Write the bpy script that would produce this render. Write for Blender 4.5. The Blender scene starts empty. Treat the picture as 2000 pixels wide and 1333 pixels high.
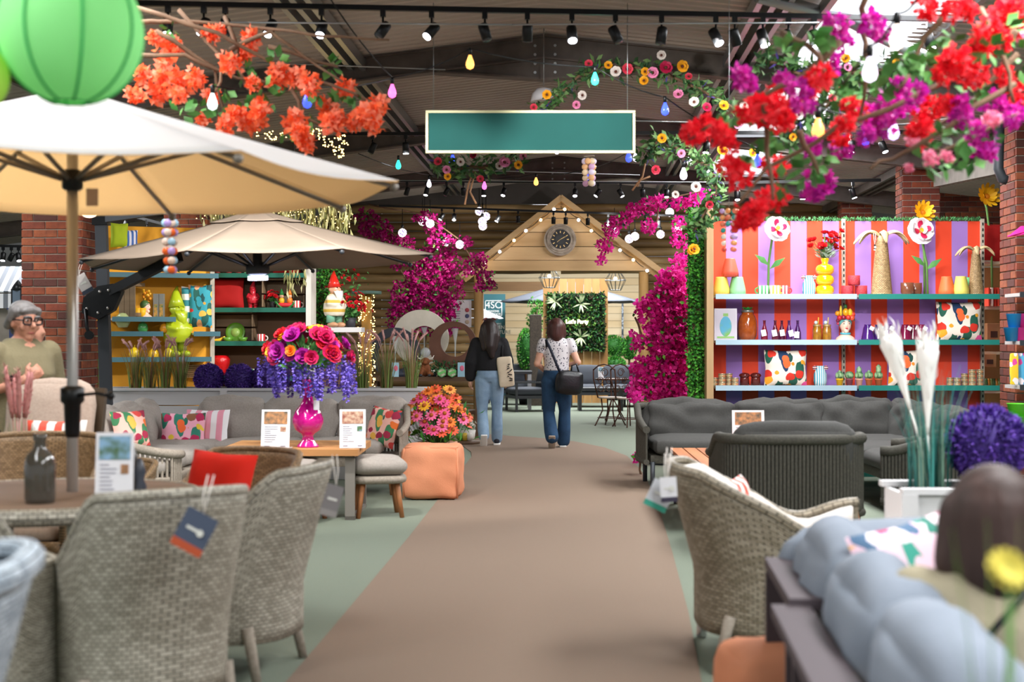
import bpy, math, random
from mathutils import Vector, Matrix, Euler, noise
R = random.Random(11)
scene = bpy.context.scene
COL = scene.collection
pi = math.pi
V = Vector

# ---------------------------------------------------------------- camera
YAW = math.radians(2.68)
FPX, HX, HY, CH = 2778.0, 1000.0, 662.0, 1.4
cam_d = bpy.data.cameras.new('camera')
cam = bpy.data.objects.new('camera', cam_d); COL.objects.link(cam)
cam.location = (0, 0, CH); cam.rotation_euler = (pi/2, 0, YAW)
cam_d.lens = 50.0; cam_d.sensor_width = 36.0
cam_d.shift_y = -4.5/2000
cam_d.clip_start = 0.05; cam_d.clip_end = 200
scene.cycles.max_bounces = 6; scene.cycles.diffuse_bounces = 3; scene.cycles.glossy_bounces = 2; scene.cycles.transmission_bounces = 4; scene.cycles.transparent_max_bounces = 6
scene.cycles.caustics_reflective = False; scene.cycles.caustics_refractive = False
cam_d.dof.use_dof = True; cam_d.dof.focus_distance = 17.0; cam_d.dof.aperture_fstop = 2.3
scene.camera = cam
FW = V((-math.sin(YAW), math.cos(YAW), 0)); RT = V((math.cos(YAW), math.sin(YAW), 0))
def P(px, py, d): return V((0, 0, CH)) + FW*d + RT*((px-HX)/FPX*d) + V((0, 0, (HY-py)/FPX*d))
def G(px, py, z=0.0):
    d = FPX*(CH-z)/(py-HY); return P(px, py, d)
def G0(px, d, z=0.0):
    q = P(px, HY, d); return V((q.x, q.y, z))

# ---------------------------------------------------------------- world, lights, exposure
vs = scene.view_settings
vs.view_transform = 'Standard'; vs.look = 'None'; vs.gamma = 1.0; vs.use_curve_mapping = False
vs.exposure = 0.32
w = bpy.data.worlds.new('world'); scene.world = w; w.use_nodes = True
bg = w.node_tree.nodes['Background']
bg.inputs[0].default_value = (0.90, 0.95, 1.0, 1); bg.inputs[1].default_value = 0.5
def area(name, loc, sx, sy, power, col=(1, .97, .92), rot=(0, 0, 0)):
    l = bpy.data.lights.new(name, 'AREA'); l.shape = 'RECTANGLE'; l.size = sx; l.size_y = sy
    l.energy = power; l.color = col
    o = bpy.data.objects.new(name, l); COL.objects.link(o); o.location = loc; o.rotation_euler = rot
    return o
RIDGE_X, RIDGE_Z, SLOPE = -0.30, 4.13, 0.114
def roof_z(x): return RIDGE_Z - abs(x-RIDGE_X)*SLOPE
SKY = [(2.3, 10.9, 0.9, 3.2), (2.3, 15.1, 0.9, 3.2), (2.3, 19.2, 0.9, 3.2), (2.3, 6.2, 0.9, 3.2), (2.3, 1.5, 0.9, 3.2),
       (-2.9, 7.2, 0.9, 3.2), (-2.9, 2.5, 0.9, 3.2), (-6.5, 12.0, 0.9, 3.2), (-6.5, 17.5, 0.9, 3.2), (0.5, 28.5, 3.0, 3.0), (0.5, 33.0, 3.0, 3.0)]
for k, (x, y, a, b) in enumerate(SKY):
    pw = 215 if y < 25 else 420  # rear rooflights are unseen, added to brighten the back room
    if x < 0: pw = 130
    area('rooflight_daylight', (x, y, roof_z(x)-.16 if y < 25 else 4.4), a, b, pw, (.97, .985, 1))

# ---------------------------------------------------------------- materials
def lin(h):
    h = h.lstrip('#'); o = []
    for k in (0, 2, 4):
        c = int(h[k:k+2], 16)/255; o.append(c/12.92 if c <= .04045 else ((c+.055)/1.055)**2.4)
    return (*o, 1)
MATS = {}
def newmat(name):
    m = bpy.data.materials.new(name); m.use_nodes = True
    return m, m.node_tree.nodes, m.node_tree.links, m.node_tree.nodes['Principled BSDF']
def mat(name, c, r=.6, metal=0, c2=None, ns=9, amt=.5, bump=0, bs=60, emit=0, trans=0, alpha=1, coat=0, tl=0, stretch=None, ior=1.45):
    if name in MATS: return MATS[name]
    m, N, L, b = newmat(name)
    b.inputs['Base Color'].default_value = lin(c); b.inputs['Roughness'].default_value = r
    b.inputs['Metallic'].default_value = metal; b.inputs['Alpha'].default_value = alpha
    b.inputs['Transmission Weight'].default_value = trans; b.inputs['Coat Weight'].default_value = coat
    b.inputs['IOR'].default_value = ior
    if emit:
        b.inputs['Emission Color'].default_value = lin(c); b.inputs['Emission Strength'].default_value = emit; m.cycles.emission_sampling = 'NONE'
    tc = mp = None
    if c2 or bump:
        tc = N.new('ShaderNodeTexCoord'); mp = N.new('ShaderNodeMapping'); L.new(tc.outputs['Object'], mp.inputs[0])
        if stretch: mp.inputs['Scale'].default_value = stretch
    if c2:
        n = N.new('ShaderNodeTexNoise'); n.inputs['Scale'].default_value = ns; n.inputs['Detail'].default_value = 5
        L.new(mp.outputs[0], n.inputs['Vector'])
        rp = N.new('ShaderNodeValToRGB'); L.new(n.outputs[0], rp.inputs[0])
        rp.color_ramp.elements[0].position = .5-amt*.5; rp.color_ramp.elements[1].position = .5+amt*.5
        rp.color_ramp.elements[0].color = lin(c); rp.color_ramp.elements[1].color = lin(c2)
        L.new(rp.outputs[0], b.inputs['Base Color'])
        if emit: L.new(rp.outputs[0], b.inputs['Emission Color'])
    if bump:
        n = N.new('ShaderNodeTexNoise'); n.inputs['Scale'].default_value = bs; n.inputs['Detail'].default_value = 3
        L.new(mp.outputs[0], n.inputs['Vector'])
        bp = N.new('ShaderNodeBump'); bp.inputs['Strength'].default_value = bump; bp.inputs['Distance'].default_value = .01
        L.new(n.outputs[0], bp.inputs['Height']); L.new(bp.outputs[0], b.inputs['Normal'])
    if tl:   # thin petals and cloth let light through
        t = N.new('ShaderNodeBsdfTranslucent'); mx = N.new('ShaderNodeMixShader'); mx.inputs[0].default_value = tl
        src = b.inputs['Base Color'].links[0].from_socket if b.inputs['Base Color'].is_linked else None
        if src: L.new(src, t.inputs[0])
        else: t.inputs[0].default_value = lin(c)
        out = N['Material Output']; L.new(b.outputs[0], mx.inputs[1]); L.new(t.outputs[0], mx.inputs[2]); L.new(mx.outputs[0], out.inputs[0])
    MATS[name] = m; return m
def wood(name, c, c2, axis='X', ns=7, r=.6, amt=.45):
    s = {'X': (.12, 1, 1), 'Y': (1, .12, 1), 'Z': (1, 1, .12)}[axis]
    return mat(name, c, r, c2=c2, ns=ns, amt=amt, bump=.25, bs=ns*3, stretch=s)
def weave(name, c, c2, bw=.022, rh=.011, strength=.8):
    if name in MATS: return MATS[name]
    m, N, L, b = newmat(name); b.inputs['Roughness'].default_value = .55
    tc = N.new('ShaderNodeTexCoord'); t = N.new('ShaderNodeTexBrick'); L.new(tc.outputs['UV'], t.inputs['Vector'])
    t.inputs['Scale'].default_value = 1; t.inputs['Brick Width'].default_value = bw; t.inputs['Row Height'].default_value = rh
    t.inputs['Mortar Size'].default_value = rh*.14; t.inputs['Mortar Smooth'].default_value = .6; t.inputs['Bias'].default_value = 0
    t.inputs['Color1'].default_value = lin(c); t.inputs['Color2'].default_value = lin(c2)
    t.inputs['Mortar'].default_value = tuple(x*.25 for x in lin(c2)[:3])+(1,)
    L.new(t.outputs['Color'], b.inputs['Base Color'])
    bp = N.new('ShaderNodeBump'); bp.invert = True; bp.inputs['Strength'].default_value = strength; bp.inputs['Distance'].default_value = .004
    L.new(t.outputs['Fac'], bp.inputs['Height']); L.new(bp.outputs[0], b.inputs['Normal'])
    MATS[name] = m; return m
def stripes(name, cols, period, axis='X', off=0.0, r=.7):
    if name in MATS: return MATS[name]
    m, N, L, b = newmat(name); b.inputs['Roughness'].default_value = r
    tc = N.new('ShaderNodeTexCoord'); sp = N.new('ShaderNodeSeparateXYZ'); L.new(tc.outputs['Object'], sp.inputs[0])
    a = N.new('ShaderNodeMath'); a.operation = 'MULTIPLY_ADD'; a.inputs[1].default_value = 1/period; a.inputs[2].default_value = 50-off/period
    L.new(sp.outputs[axis], a.inputs[0])
    f = N.new('ShaderNodeMath'); f.operation = 'FRACT'; L.new(a.outputs[0], f.inputs[0])
    rp = N.new('ShaderNodeValToRGB'); rp.color_ramp.interpolation = 'CONSTANT'; L.new(f.outputs[0], rp.inputs[0])
    e = rp.color_ramp.elements
    e[0].position = 0; e[0].color = lin(cols[0]); e[1].position = 1/len(cols); e[1].color = lin(cols[1])
    for k in range(2, len(cols)):
        q = e.new(k/len(cols)); q.color = lin(cols[k])
    L.new(rp.outputs[0], b.inputs['Base Color']); MATS[name] = m; return m
def floral(name, bgc, pal, leaf, scale=9, leafcol=None):
    """printed fabric: voronoi fruit blobs over stretched voronoi leaves"""
    if name in MATS: return MATS[name]
    m, N, L, b = newmat(name); b.inputs['Roughness'].default_value = .8
    tc = N.new('ShaderNodeTexCoord')
    def blobs(sc, thr, cols, rot, st):
        mp = N.new('ShaderNodeMapping'); mp.inputs['Rotation'].default_value = rot; mp.inputs['Scale'].default_value = st
        L.new(tc.outputs['Object'], mp.inputs[0])
        nz = N.new('ShaderNodeTexNoise'); nz.inputs['Scale'].default_value = sc*.8; L.new(mp.outputs[0], nz.inputs['Vector'])
        mx = N.new('ShaderNodeMix'); mx.data_type = 'RGBA'; mx.inputs[0].default_value = .06
        L.new(mp.outputs[0], mx.inputs[6]); L.new(nz.outputs['Color'], mx.inputs[7])
        v = N.new('ShaderNodeTexVoronoi'); v.inputs['Scale'].default_value = sc; v.inputs['Randomness'].default_value = .75
        L.new(mx.outputs[2], v.inputs['Vector'])
        lt = N.new('ShaderNodeMath'); lt.operation = 'LESS_THAN'; lt.inputs[1].default_value = thr; L.new(v.outputs['Distance'], lt.inputs[0])
        sp = N.new('ShaderNodeSeparateColor'); L.new(v.outputs['Color'], sp.inputs[0])
        rp = N.new('ShaderNodeValToRGB'); rp.color_ramp.interpolation = 'CONSTANT'; L.new(sp.outputs[0], rp.inputs[0])
        e = rp.color_ramp.elements
        e[0].position = 0; e[0].color = lin(cols[0]); e[1].position = 1/len(cols); e[1].color = lin(cols[1 % len(cols)])
        for k in range(2, len(cols)):
            q = e.new(k/len(cols)); q.color = lin(cols[k])
        return lt, rp
    l1, r1 = blobs(scale*1.25, .5, leaf, (0, .7, 0), (1, .35, .45))
    l2, r2 = blobs(scale*1.15, .43, pal, (0, .3, 0), (1, .35, 1))
    m1 = N.new('ShaderNodeMix'); m1.data_type = 'RGBA'; m1.inputs[6].default_value = lin(bgc)
    L.new(l1.outputs[0], m1.inputs[0]); L.new(r1.outputs[0], m1.inputs[7])
    m2 = N.new('ShaderNodeMix'); m2.data_type = 'RGBA'
    L.new(l2.outputs[0], m2.inputs[0]); L.new(m1.outputs[2], m2.inputs[6]); L.new(r2.outputs[0], m2.inputs[7])
    L.new(m2.outputs[2], b.inputs['Base Color']); MATS[name] = m; return m
def glass(name, c, r=.08, alpha=.45):
    return mat(name, c, r, alpha=alpha, coat=.5)

# ---------------------------------------------------------------- mesh builder
class MB:
    def __init__(s): s.v = []; s.f = []; s.uv = {}
    def add(s, vs, fs, m=0, sm=False, M=None):
        o = len(s.v)
        s.v.extend([tuple(M @ V(p)) if M is not None else tuple(p) for p in vs])
        s.f.extend([(tuple(i+o for i in f), m, sm) for f in fs])
        return o
    def box(s, c, sz, M=None, m=0, taper=1.0):
        x, y, z = sz[0]/2, sz[1]/2, sz[2]/2; c = V(c); t = taper
        p = [V((-x*t, -y*t, -z)), V((x*t, -y*t, -z)), V((x*t, y*t, -z)), V((-x*t, y*t, -z)), V((-x, -y, z)), V((x, -y, z)), V((x, y, z)), V((-x, y, z))]
        if M is not None: p = [M @ q for q in p]
        s.add([q+c for q in p], [(0, 3, 2, 1), (4, 5, 6, 7), (0, 1, 5, 4), (1, 2, 6, 5), (2, 3, 7, 6), (3, 0, 4, 7)], m)
        return s
    def bar(s, a, b, wd, ht=None, m=0):
        a, b = V(a), V(b); d = b-a; ln = d.length; z = d.normalized()
        up = V((0, 0, 1)) if abs(z.z) < .95 else V((0, 1, 0))
        x = up.cross(z).normalized(); y = z.cross(x)
        M = Matrix((x, y, z)).transposed()
        return s.box((a+b)/2, (wd, ht or wd, ln), M, m)
    def tube(s, pts, r, n=8, m=0, caps=True, closed=False):
        pts = [V(p) for p in pts]; k = len(pts)
        rs = r if isinstance(r, (list, tuple)) else [r]*k
        rings = []; prev = None
        for i in range(k):
            if closed: t = pts[(i+1) % k]-pts[i-1]
            else: t = pts[min(i+1, k-1)]-pts[max(i-1, 0)]
            t = t.normalized() if t.length > 1e-9 else V((0, 0, 1))
            if prev is None:
                up = V((0, 0, 1)) if abs(t.z) < .9 else V((1, 0, 0))
                x = up.cross(t).normalized()
            else:
                x = prev - t*prev.dot(t)
                x = x.normalized() if x.length > 1e-6 else V((1, 0, 0)).cross(t).normalized()
            prev = x; y = t.cross(x)
            rings.append([pts[i]+(x*math.cos(2*pi*j/n)+y*math.sin(2*pi*j/n))*rs[i] for j in range(n)])
        fs = []
        for i in range(k if closed else k-1):
            a, b = i*n, ((i+1) % k)*n
            for j in range(n): fs.append((a+j, a+(j+1) % n, b+(j+1) % n, b+j))
        o = s.add([p for rg in rings for p in rg], fs, m, True)
        if caps and not closed:
            s.f.append((tuple(o+j for j in reversed(range(n))), m, False)); s.f.append((tuple(o+(k-1)*n+j for j in range(n)), m, False))
        return s
    def lathe(s, prof, c=(0, 0, 0), n=16, m=0, M=None, caps=True, sm=True, rib=0):
        vs = []; c = V(c); k = len(prof)
        for (r, z) in prof:
            for j in range(n):
                a = 2*pi*j/n; rr = r*(1+(rib if j % 2 else -rib))
                q = V((rr*math.cos(a), rr*math.sin(a), z)); vs.append((M @ q if M is not None else q)+c)
        fs = [(i*n+j, i*n+(j+1) % n, (i+1)*n+(j+1) % n, (i+1)*n+j) for i in range(k-1) for j in range(n)]
        o = s.add(vs, fs, m, sm)
        if caps:
            if prof[0][0] > 1e-4: s.f.append((tuple(o+j for j in reversed(range(n))), m, False))
            if prof[-1][0] > 1e-4: s.f.append((tuple(o+(k-1)*n+j for j in range(n)), m, False))
        return s
    def ball(s, c, r, n=12, k=8, m=0, M=None, bumpf=None):
        r = r if isinstance(r, (tuple, list)) else (r, r, r); c = V(c); vs = []
        for i in range(k+1):
            t = pi*i/k
            for j in range(n):
                a = 2*pi*j/n; d = V((math.sin(t)*math.cos(a), math.sin(t)*math.sin(a), -math.cos(t)))
                q = V((d.x*r[0], d.y*r[1], d.z*r[2]))
                if bumpf: q *= bumpf(d)
                vs.append((M @ q if M is not None else q)+c)
        s.add(vs, [(i*n+j, i*n+(j+1) % n, (i+1)*n+(j+1) % n, (i+1)*n+j) for i in range(k) for j in range(n)], m, True)
        return s
    def grid(s, fn, nu, nv, m=0, cu=False, uvs=None, sm=True):
        vs = []; o = len(s.v)
        for i in range(nu+(0 if cu else 1)):
            for j in range(nv+1):
                vs.append(fn(i/nu, j/nv))
                if uvs: s.uv[o+i*(nv+1)+j] = (i/nu*uvs[0], j/nv*uvs[1])
        fs = []
        for i in range(nu):
            for j in range(nv):
                a = i*(nv+1)+j; b = ((i+1) % nu if cu else i+1)*(nv+1)+j
                fs.append((a, b, b+1, a+1))
        s.add(vs, fs, m, sm); return s
    def prism(s, poly, t, M=None, m=0):
        """poly: 2-D outline in x,z, extruded along y by t"""
        n = len(poly)
        s.add([(x, -t/2, z) for x, z in poly]+[(x, t/2, z) for x, z in poly],
              [tuple(range(n)), tuple(reversed(range(n, 2*n)))]+[(i, i+n, (i+1) % n+n, (i+1) % n) for i in range(n)], m, False, M)
        return s
    def rbox(s, c, sz, r=.05, n=6, bulge=0., wr=0., M=None, m=0, seed=0, taper=0):
        """soft cushion: rounded box with bulge and wrinkles"""
        c = V(c); h = V(sz)/2; r = min(r, h.x*.999, h.y*.999, h.z*.999)
        ax = [(0, 1, 2), (1, 2, 0), (2, 0, 1)]
        for a, b, d in ax:
            for sg in (-1, 1):
                vs = []
                for i in range(n+1):
                    for j in range(n+1):
                        q = V((0, 0, 0))
                        q[a] = h[a]*math.sin((i/n*2-1)*pi/2*.92)/math.sin(pi/2*.92); q[b] = h[b]*math.sin((j/n*2-1)*pi/2*.92)/math.sin(pi/2*.92); q[d] = sg*h[d]
                        inn = V([max(-(h[k]-r), min(h[k]-r, q[k])) for k in range(3)])
                        dd = q-inn; nrm = dd.normalized() if dd.length > 1e-6 else V((0, 0, 1))
                        p = inn+nrm*r
                        u = V([q[k]/h[k] for k in range(3)])
                        if bulge:
                            f = 1
                            for k in range(3):
                                if k != d: f *= (1-u[k]**2)
                            p[d] += sg*bulge*f
                        if wr: p += nrm*wr*noise.noise(V((p.x*7+seed, p.y*9, p.z*9)))
                        if taper: p.x *= 1+taper*u.z; p.y *= 1+taper*u.z
                        vs.append((M @ p if M is not None else p)+c)
                fl = [(i*(n+1)+j, (i+1)*(n+1)+j, (i+1)*(n+1)+j+1, i*(n+1)+j+1) for i in range(n) for j in range(n)]
                if sg < 0: fl = [tuple(reversed(f)) for f in fl]
                s.add(vs, fl, m, True)
        return s
    def pillow(s, wd, ht, th, n=12, M=None, c=(0, 0, 0), m=0, seed=0):
        """throw pillow standing in the x-z plane, pinched corners, centre at origin"""
        c = V(c)
        for sg in (-1, 1):
            vs = []
            for i in range(n+1):
                for j in range(n+1):
                    u, w_ = i/n*2-1, j/n*2-1
                    e = max(0, (1-u**4))**.55*max(0, (1-w_**4))**.55
                    k = 1-.07*(1-abs(u*w_))*max(abs(u), abs(w_))**4
                    p = V((u*wd/2*k, sg*th/2*e*(1+.12*noise.noise(V((u*2+seed, w_*2, sg)))), w_*ht/2*k))
                    vs.append((M @ p if M is not None else p)+c)
            fl = [(i*(n+1)+j, (i+1)*(n+1)+j, (i+1)*(n+1)+j+1, i*(n+1)+j+1) for i in range(n) for j in range(n)]
            if sg > 0: fl = [tuple(reversed(f)) for f in fl]
            s.add(vs, fl, m, True)
        return s
    def leaf(s, base, d, nrm, ln, wd, m=0, bend=.25):
        d = V(d).normalized(); sd = d.cross(V(nrm)); sd = sd.normalized() if sd.length > 1e-5 else V((1, 0, 0)); up = sd.cross(d)
        b = V(base); mid = b+d*ln*.5+up*ln*bend*.5
        s.add([b, mid+sd*wd/2-up*wd*.15, b+d*ln, mid-sd*wd/2-up*wd*.15, mid], [(0, 1, 4), (1, 2, 4), (2, 3, 4), (3, 0, 4)], m, True)
        return s
    def petal(s, base, d, nrm, ln, wd, m=0, bend=.2):
        d = V(d).normalized(); sd = d.cross(V(nrm)); sd = sd.normalized() if sd.length > 1e-5 else V((1, 0, 0)); up = sd.cross(d); b = V(base)
        pr_ = [(0, 0), (.25, .28), (.55, .48), (.82, .46), (.97, .22), (.97, -.22), (.82, -.46), (.55, -.48), (.25, -.28)]
        s.add([b+d*ln*f+sd*wd*w_+up*ln*bend*(f*f-.35*abs(w_)) for f, w_ in pr_]+[b+d*ln*.6+up*ln*bend*.1], [(k, (k+1) % 9, 9) for k in range(9)], m, True)
        return s
    def mesh(s, name, mats):
        me = bpy.data.meshes.new(name)
        me.from_pydata(s.v, [], [f[0] for f in s.f])
        for m in (mats if isinstance(mats, (list, tuple)) else [mats]): me.materials.append(m)
        me.polygons.foreach_set('material_index', [f[1] for f in s.f])
        me.polygons.foreach_set('use_smooth', [f[2] for f in s.f])
        if s.uv:
            ul = me.uv_layers.new(name='uv'); li = [0]*len(me.loops); me.loops.foreach_get('vertex_index', li)
            flat = []
            for i in li: flat.extend(s.uv.get(i, (0, 0)))
            ul.data.foreach_set('uv', flat)
        me.update(); return me

def link(name, me, parent=None, loc=None, rz=None):
    o = bpy.data.objects.new(name, me); COL.objects.link(o)
    if parent is not None: o.parent = parent
    if loc is not None: o.location = loc
    if rz is not None: o.rotation_euler = rz if isinstance(rz, (tuple, list, Euler)) else (0, 0, rz)
    return o
def tag(o, label=None, cat=None, group=None, kind=None):
    if label: o['label'] = label
    if cat: o['category'] = cat
    if group: o['group'] = group
    if kind: o['kind'] = kind
    return o
def thing(name, label, cat, loc=(0, 0, 0), rz=0, group=None, kind=None):
    o = link(name, None, None, loc, rz); return tag(o, label, cat, group, kind)
def part(name, mb, mats, parent, loc=None, rz=None, kind=None, label=None):
    o = link(name, mb.mesh(name, mats) if isinstance(mb, MB) else mb, parent, loc, rz)
    if kind: o['kind'] = kind
    if label: o['label'] = label
    return o
def solo(name, mb, mats, label, cat, loc=None, rz=None, group=None, kind=None):
    o = link(name, mb.mesh(name, mats) if isinstance(mb, MB) else mb, None, loc, rz); return tag(o, label, cat, group, kind)
def struct(name, mb, mats, label=None):
    o = link(name, mb.mesh(name, mats)); return tag(o, label, None, None, 'structure')
def dup(root, loc, rz=0, label=None, group=None, sc=None):
    r = root.copy(); COL.objects.link(r); r.location = loc; r.rotation_euler = rz if isinstance(rz, (tuple, list)) else (0, 0, rz)
    if sc: r.scale = (sc, sc, sc) if not isinstance(sc, (tuple, list)) else sc
    if label: r['label'] = label
    if group: r['group'] = group
    for ch in list(root.children):
        c = ch.copy(); COL.objects.link(c); c.parent = r
        for g in list(ch.children):
            d = g.copy(); COL.objects.link(d); d.parent = c
    return r
def solidify(o, t, off=0):
    md = o.modifiers.new('thick', 'SOLIDIFY'); md.thickness = t; md.offset = off; return o
def bevel(o, wd=.004, seg=2):
    md = o.modifiers.new('edge', 'BEVEL'); md.width = wd; md.segments = seg; md.limit_method = 'ANGLE'; return o
def blob(o, vox=.012, it=4):
    md = o.modifiers.new('skin', 'REMESH'); md.mode = 'VOXEL'; md.voxel_size = vox; md.use_smooth_shade = True
    ms = o.modifiers.new('soft', 'SMOOTH'); ms.factor = .5; ms.iterations = it
    return o
def ry(a): return Matrix.Rotation(a, 3, 'Y')
def rx(a): return Matrix.Rotation(a, 3, 'X')
def rzm(a): return Matrix.Rotation(a, 3, 'Z')
def rdir():
    while True:
        q = V((R.uniform(-1, 1), R.uniform(-1, 1), R.uniform(-1, 1)))
        if .05 < q.length < 1: return q.normalized()
def arc(a, b, sag=.0, n=8, side=None):
    a, b = V(a), V(b); up = V((0, 0, 1)) if side is None else V(side)
    return [a.lerp(b, i/n)+up*(-sag*4*(i/n)*(1-i/n)) for i in range(n+1)]
TXT = {}
def text_mesh(s, size, ext=.002, bold=False):
    cu = bpy.data.curves.new('text', 'FONT'); cu.body = s; cu.size = size; cu.extrude = ext; cu.align_x = 'LEFT'
    if bold: cu.offset = size*.022
    o = bpy.data.objects.new('tmp', cu); COL.objects.link(o)
    dg = bpy.context.evaluated_depsgraph_get(); me = bpy.data.meshes.new_from_object(o.evaluated_get(dg))
    bpy.data.objects.remove(o); bpy.data.curves.remove(cu)
    return me
# ================================================================ SETTING
carpet_g = mat('carpet green', '#838c7c', .95, c2='#747d6d', ns=120, amt=.8, bump=.6, bs=160)
carpet_b = mat('carpet brown', '#8f7b6a', .95, c2='#7d6a5a', ns=160, amt=.7, bump=.6, bs=170)
steel = mat('weathered steel', '#6d625c', .6, .1, c2='#4b4440', ns=5, amt=.5, bump=.1)
sheet_m = mat('roof sheet', '#b9aea6', .5, .1, c2='#a0958e', ns=.7, amt=.5)
galv = mat('galvanised', '#a7abae', .35, .8)
black = mat('black metal', '#131416', .4, .3)
dark_m = mat('charcoal metal', '#3b3e43', .5, .3)
plaster = mat('far plaster', '#8d8d8a', .9, c2='#7c7c7a', ns=1.2, amt=.6)

mb = MB(); mb.box((0, 18, -.05), (44, 52, .1)); struct('floor', mb, carpet_g)
# the brown walkway laid over the green carpet
def gp(px, py): q = G(px, py); return (q.x, q.y)
def cp(x, d): q = FW*d+RT*x; return (q.x, q.y)
left = [cp(-1.5, -5), cp(-1.35, 2), gp(560, 1333), gp(640, 1240), gp(799, 1050), gp(851, 983), gp(890, 933), gp(912, 905), gp(921, 893), gp(920, 884), gp(905, 873), gp(860, 867), gp(700, 862)]
right = [gp(700, 838), gp(900, 845), gp(1000, 853), gp(1060, 857), gp(1120, 863), gp(1180, 875), gp(1225, 892), gp(1252, 920), gp(1280, 970), gp(1313, 1080), gp(1345, 1200), gp(1370, 1333), cp(.6, 2), cp(.6, -5)]
pl = left+right; n = len(pl); mb = MB()
mb.add([(x, y, .001) for x, y in pl]+[(x, y, .006) for x, y in pl], [tuple(reversed(range(n, 2*n)))]+[(i, i+n, (i+1) % n+n, (i+1) % n) for i in range(n)])
struct('floor_walkway', mb, carpet_b)

# roof of ribbed sheets, ribs running from ridge to eaves
mb = MB(); ys = []; y = -6.0; k = 0
while y < 24.2:
    ys += [(y, 0), (y+.055, 0), (y+.075, .028), (y+.13, .028)]; y += .15
for sgn in (-1, 1):
    vs = []; X1 = RIDGE_X+sgn*13
    for (yy, h) in ys: vs += [(RIDGE_X, yy, RIDGE_Z+h), (X1, yy, roof_z(X1)+h)]
    fs = [(2*i, 2*i+1, 2*i+3, 2*i+2) for i in range(len(ys)-1)]
    mb.add(vs, fs)
struct('ceiling', mb, sheet_m)
mb = MB(); y = 24.4; ys = []
while y < 46: ys += [(y, 0), (y+.1, 0), (y+.13, .05), (y+.22, .05)]; y += .26
mb.add([(sx, yy, 4.5+h) for (yy, h) in ys for sx in (-13, 13)], [(2*i, 2*i+1, 2*i+3, 2*i+2) for i in range(len(ys)-1)])
struct('ceiling_rear', mb, sheet_m)
sky_m = mat('rooflight panel', '#eef3fb', .4, emit=1.6)
for (x, y, a, b) in SKY:
    z = roof_z(x)-.02 if y < 25 else 4.48
    mb = MB(); mb.box((x, y, z), (a+.1, b+.1, .03)); mb2 = mb
    f = MB()
    for sx in (-1, 1):
        f.box((x+sx*(a/2+.07), y, z-.01), (.05, b+.2, .09)); f.box((x, y+sx*(b/2+.07), z-.01), (a+.2, .05, .09))
    o = struct('window_rooflight', mb2, sky_m); part('window_frame', f, galv, o)

# steel portal frames
for Y in (8.5, 12.8, 17.0, 21.3):
    e = thing('roof_beam', None, None, kind='structure')
    for sg in (-1, 1):
        a = V((RIDGE_X, Y, RIDGE_Z-.11)); b = V((RIDGE_X+sg*11, Y, roof_z(RIDGE_X+11)-.11))
        mb = MB(); mb.bar(a, b, .05, .2)
        up = V((0, 0, .1)); mb.bar(a+up, b+up, .14, .015); mb.bar(a-up, b-up, .14, .015)
        part('rafter', mb, steel, e)
        mb = MB(); M = Matrix.Translation((RIDGE_X, Y, 0))
        pts = [(0, RIDGE_Z-.02), (sg*1.0, RIDGE_Z-.2), (sg*1.0, RIDGE_Z-.34), (0, RIDGE_Z-.40)]
        if sg < 0: pts = pts[::-1]
        mb.prism(pts, .06, M); mb.bar((RIDGE_X, Y, RIDGE_Z-.40), (RIDGE_X+sg*1.0, Y, RIDGE_Z-.33), .14, .015)
        part('haunch_plate', mb, steel, e)
    mb = MB()
    for sx in (-1, 1):
        for k in range(4): mb.lathe([(.014, -.012), (.014, .012)], (RIDGE_X+sx*.09, Y-.04, RIDGE_Z-.1-k*.08), 6, M=rx(pi/2))
    part('bolt', mb, galv, e)
# purlins and cable trays running down the hall
for x0 in (-2.05, 1.42, -4.6, 4.2):
    mb = MB(); z = roof_z(x0)-.06
    for dx in (-.11, 0, .11): mb.box((x0+dx, 9, z), (.045, 30, .1))
    struct('trim_purlin', mb, galv if abs(x0) < 3 else steel)
mb = MB(); mb.tube([P(1480, -8, 10.2), P(1655, 38, 10.5), P(1790, 105, 10.8), P(1900, 150, 11.2)], .05, 10); struct('trim_duct', mb, galv)
wires = MB()
for (a, b, d) in (((270, 42), (1000, 48), 9.6), ((1000, 48), (1600, 44), 9.6), ((700, 352), (1400, 356), 18.5), ((840, 330), (1250, 342), 16), ((500, 122), (870, 136), 12), ((1237, 236), (1420, 240), 11.5)):
    wires.tube([P(*a, d), P(*b, d)], .006, 5)
solo('tension_wire', wires, galv, 'thin steel tension wires strung across under the roof', 'wire', kind='stuff')

# ---------------------------------------------------------------- brickwork: every brick its own object
BT = ['#a4512f', '#8e3f28', '#b5623c', '#7a3526', '#5c3630', '#9b4a33']
BM = [mat('brick tone %d' % i, c, .85, c2='#4c2a22', ns=14, amt=1.1, bump=.5, bs=60) for i, c in enumerate(BT)]
mortar = mat('mortar', '#a3988a', .95, bump=.4, bs=90)
BRK = []
for m_ in BM:
    mb = MB(); x, y, z = .1075, .05, .0325; e = .004
    mb.add([(-x, -y+e, -z), (x, -y+e, -z), (x, -y+e, z), (-x, -y+e, z), (-x+e, -y, -z+e), (x-e, -y, -z+e), (x-e, -y, z-e), (-x+e, -y, z-e), (-x, y, -z), (x, y, -z), (x, y, z), (-x, y, z)],
           [(4, 5, 6, 7), (0, 1, 5, 4), (1, 2, 6, 5), (2, 3, 7, 6), (3, 0, 4, 7), (0, 8, 9, 1), (1, 9, 10, 2), (2, 10, 11, 3), (3, 11, 8, 0)])
    BRK.append(mb.mesh('brick', m_))
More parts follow.
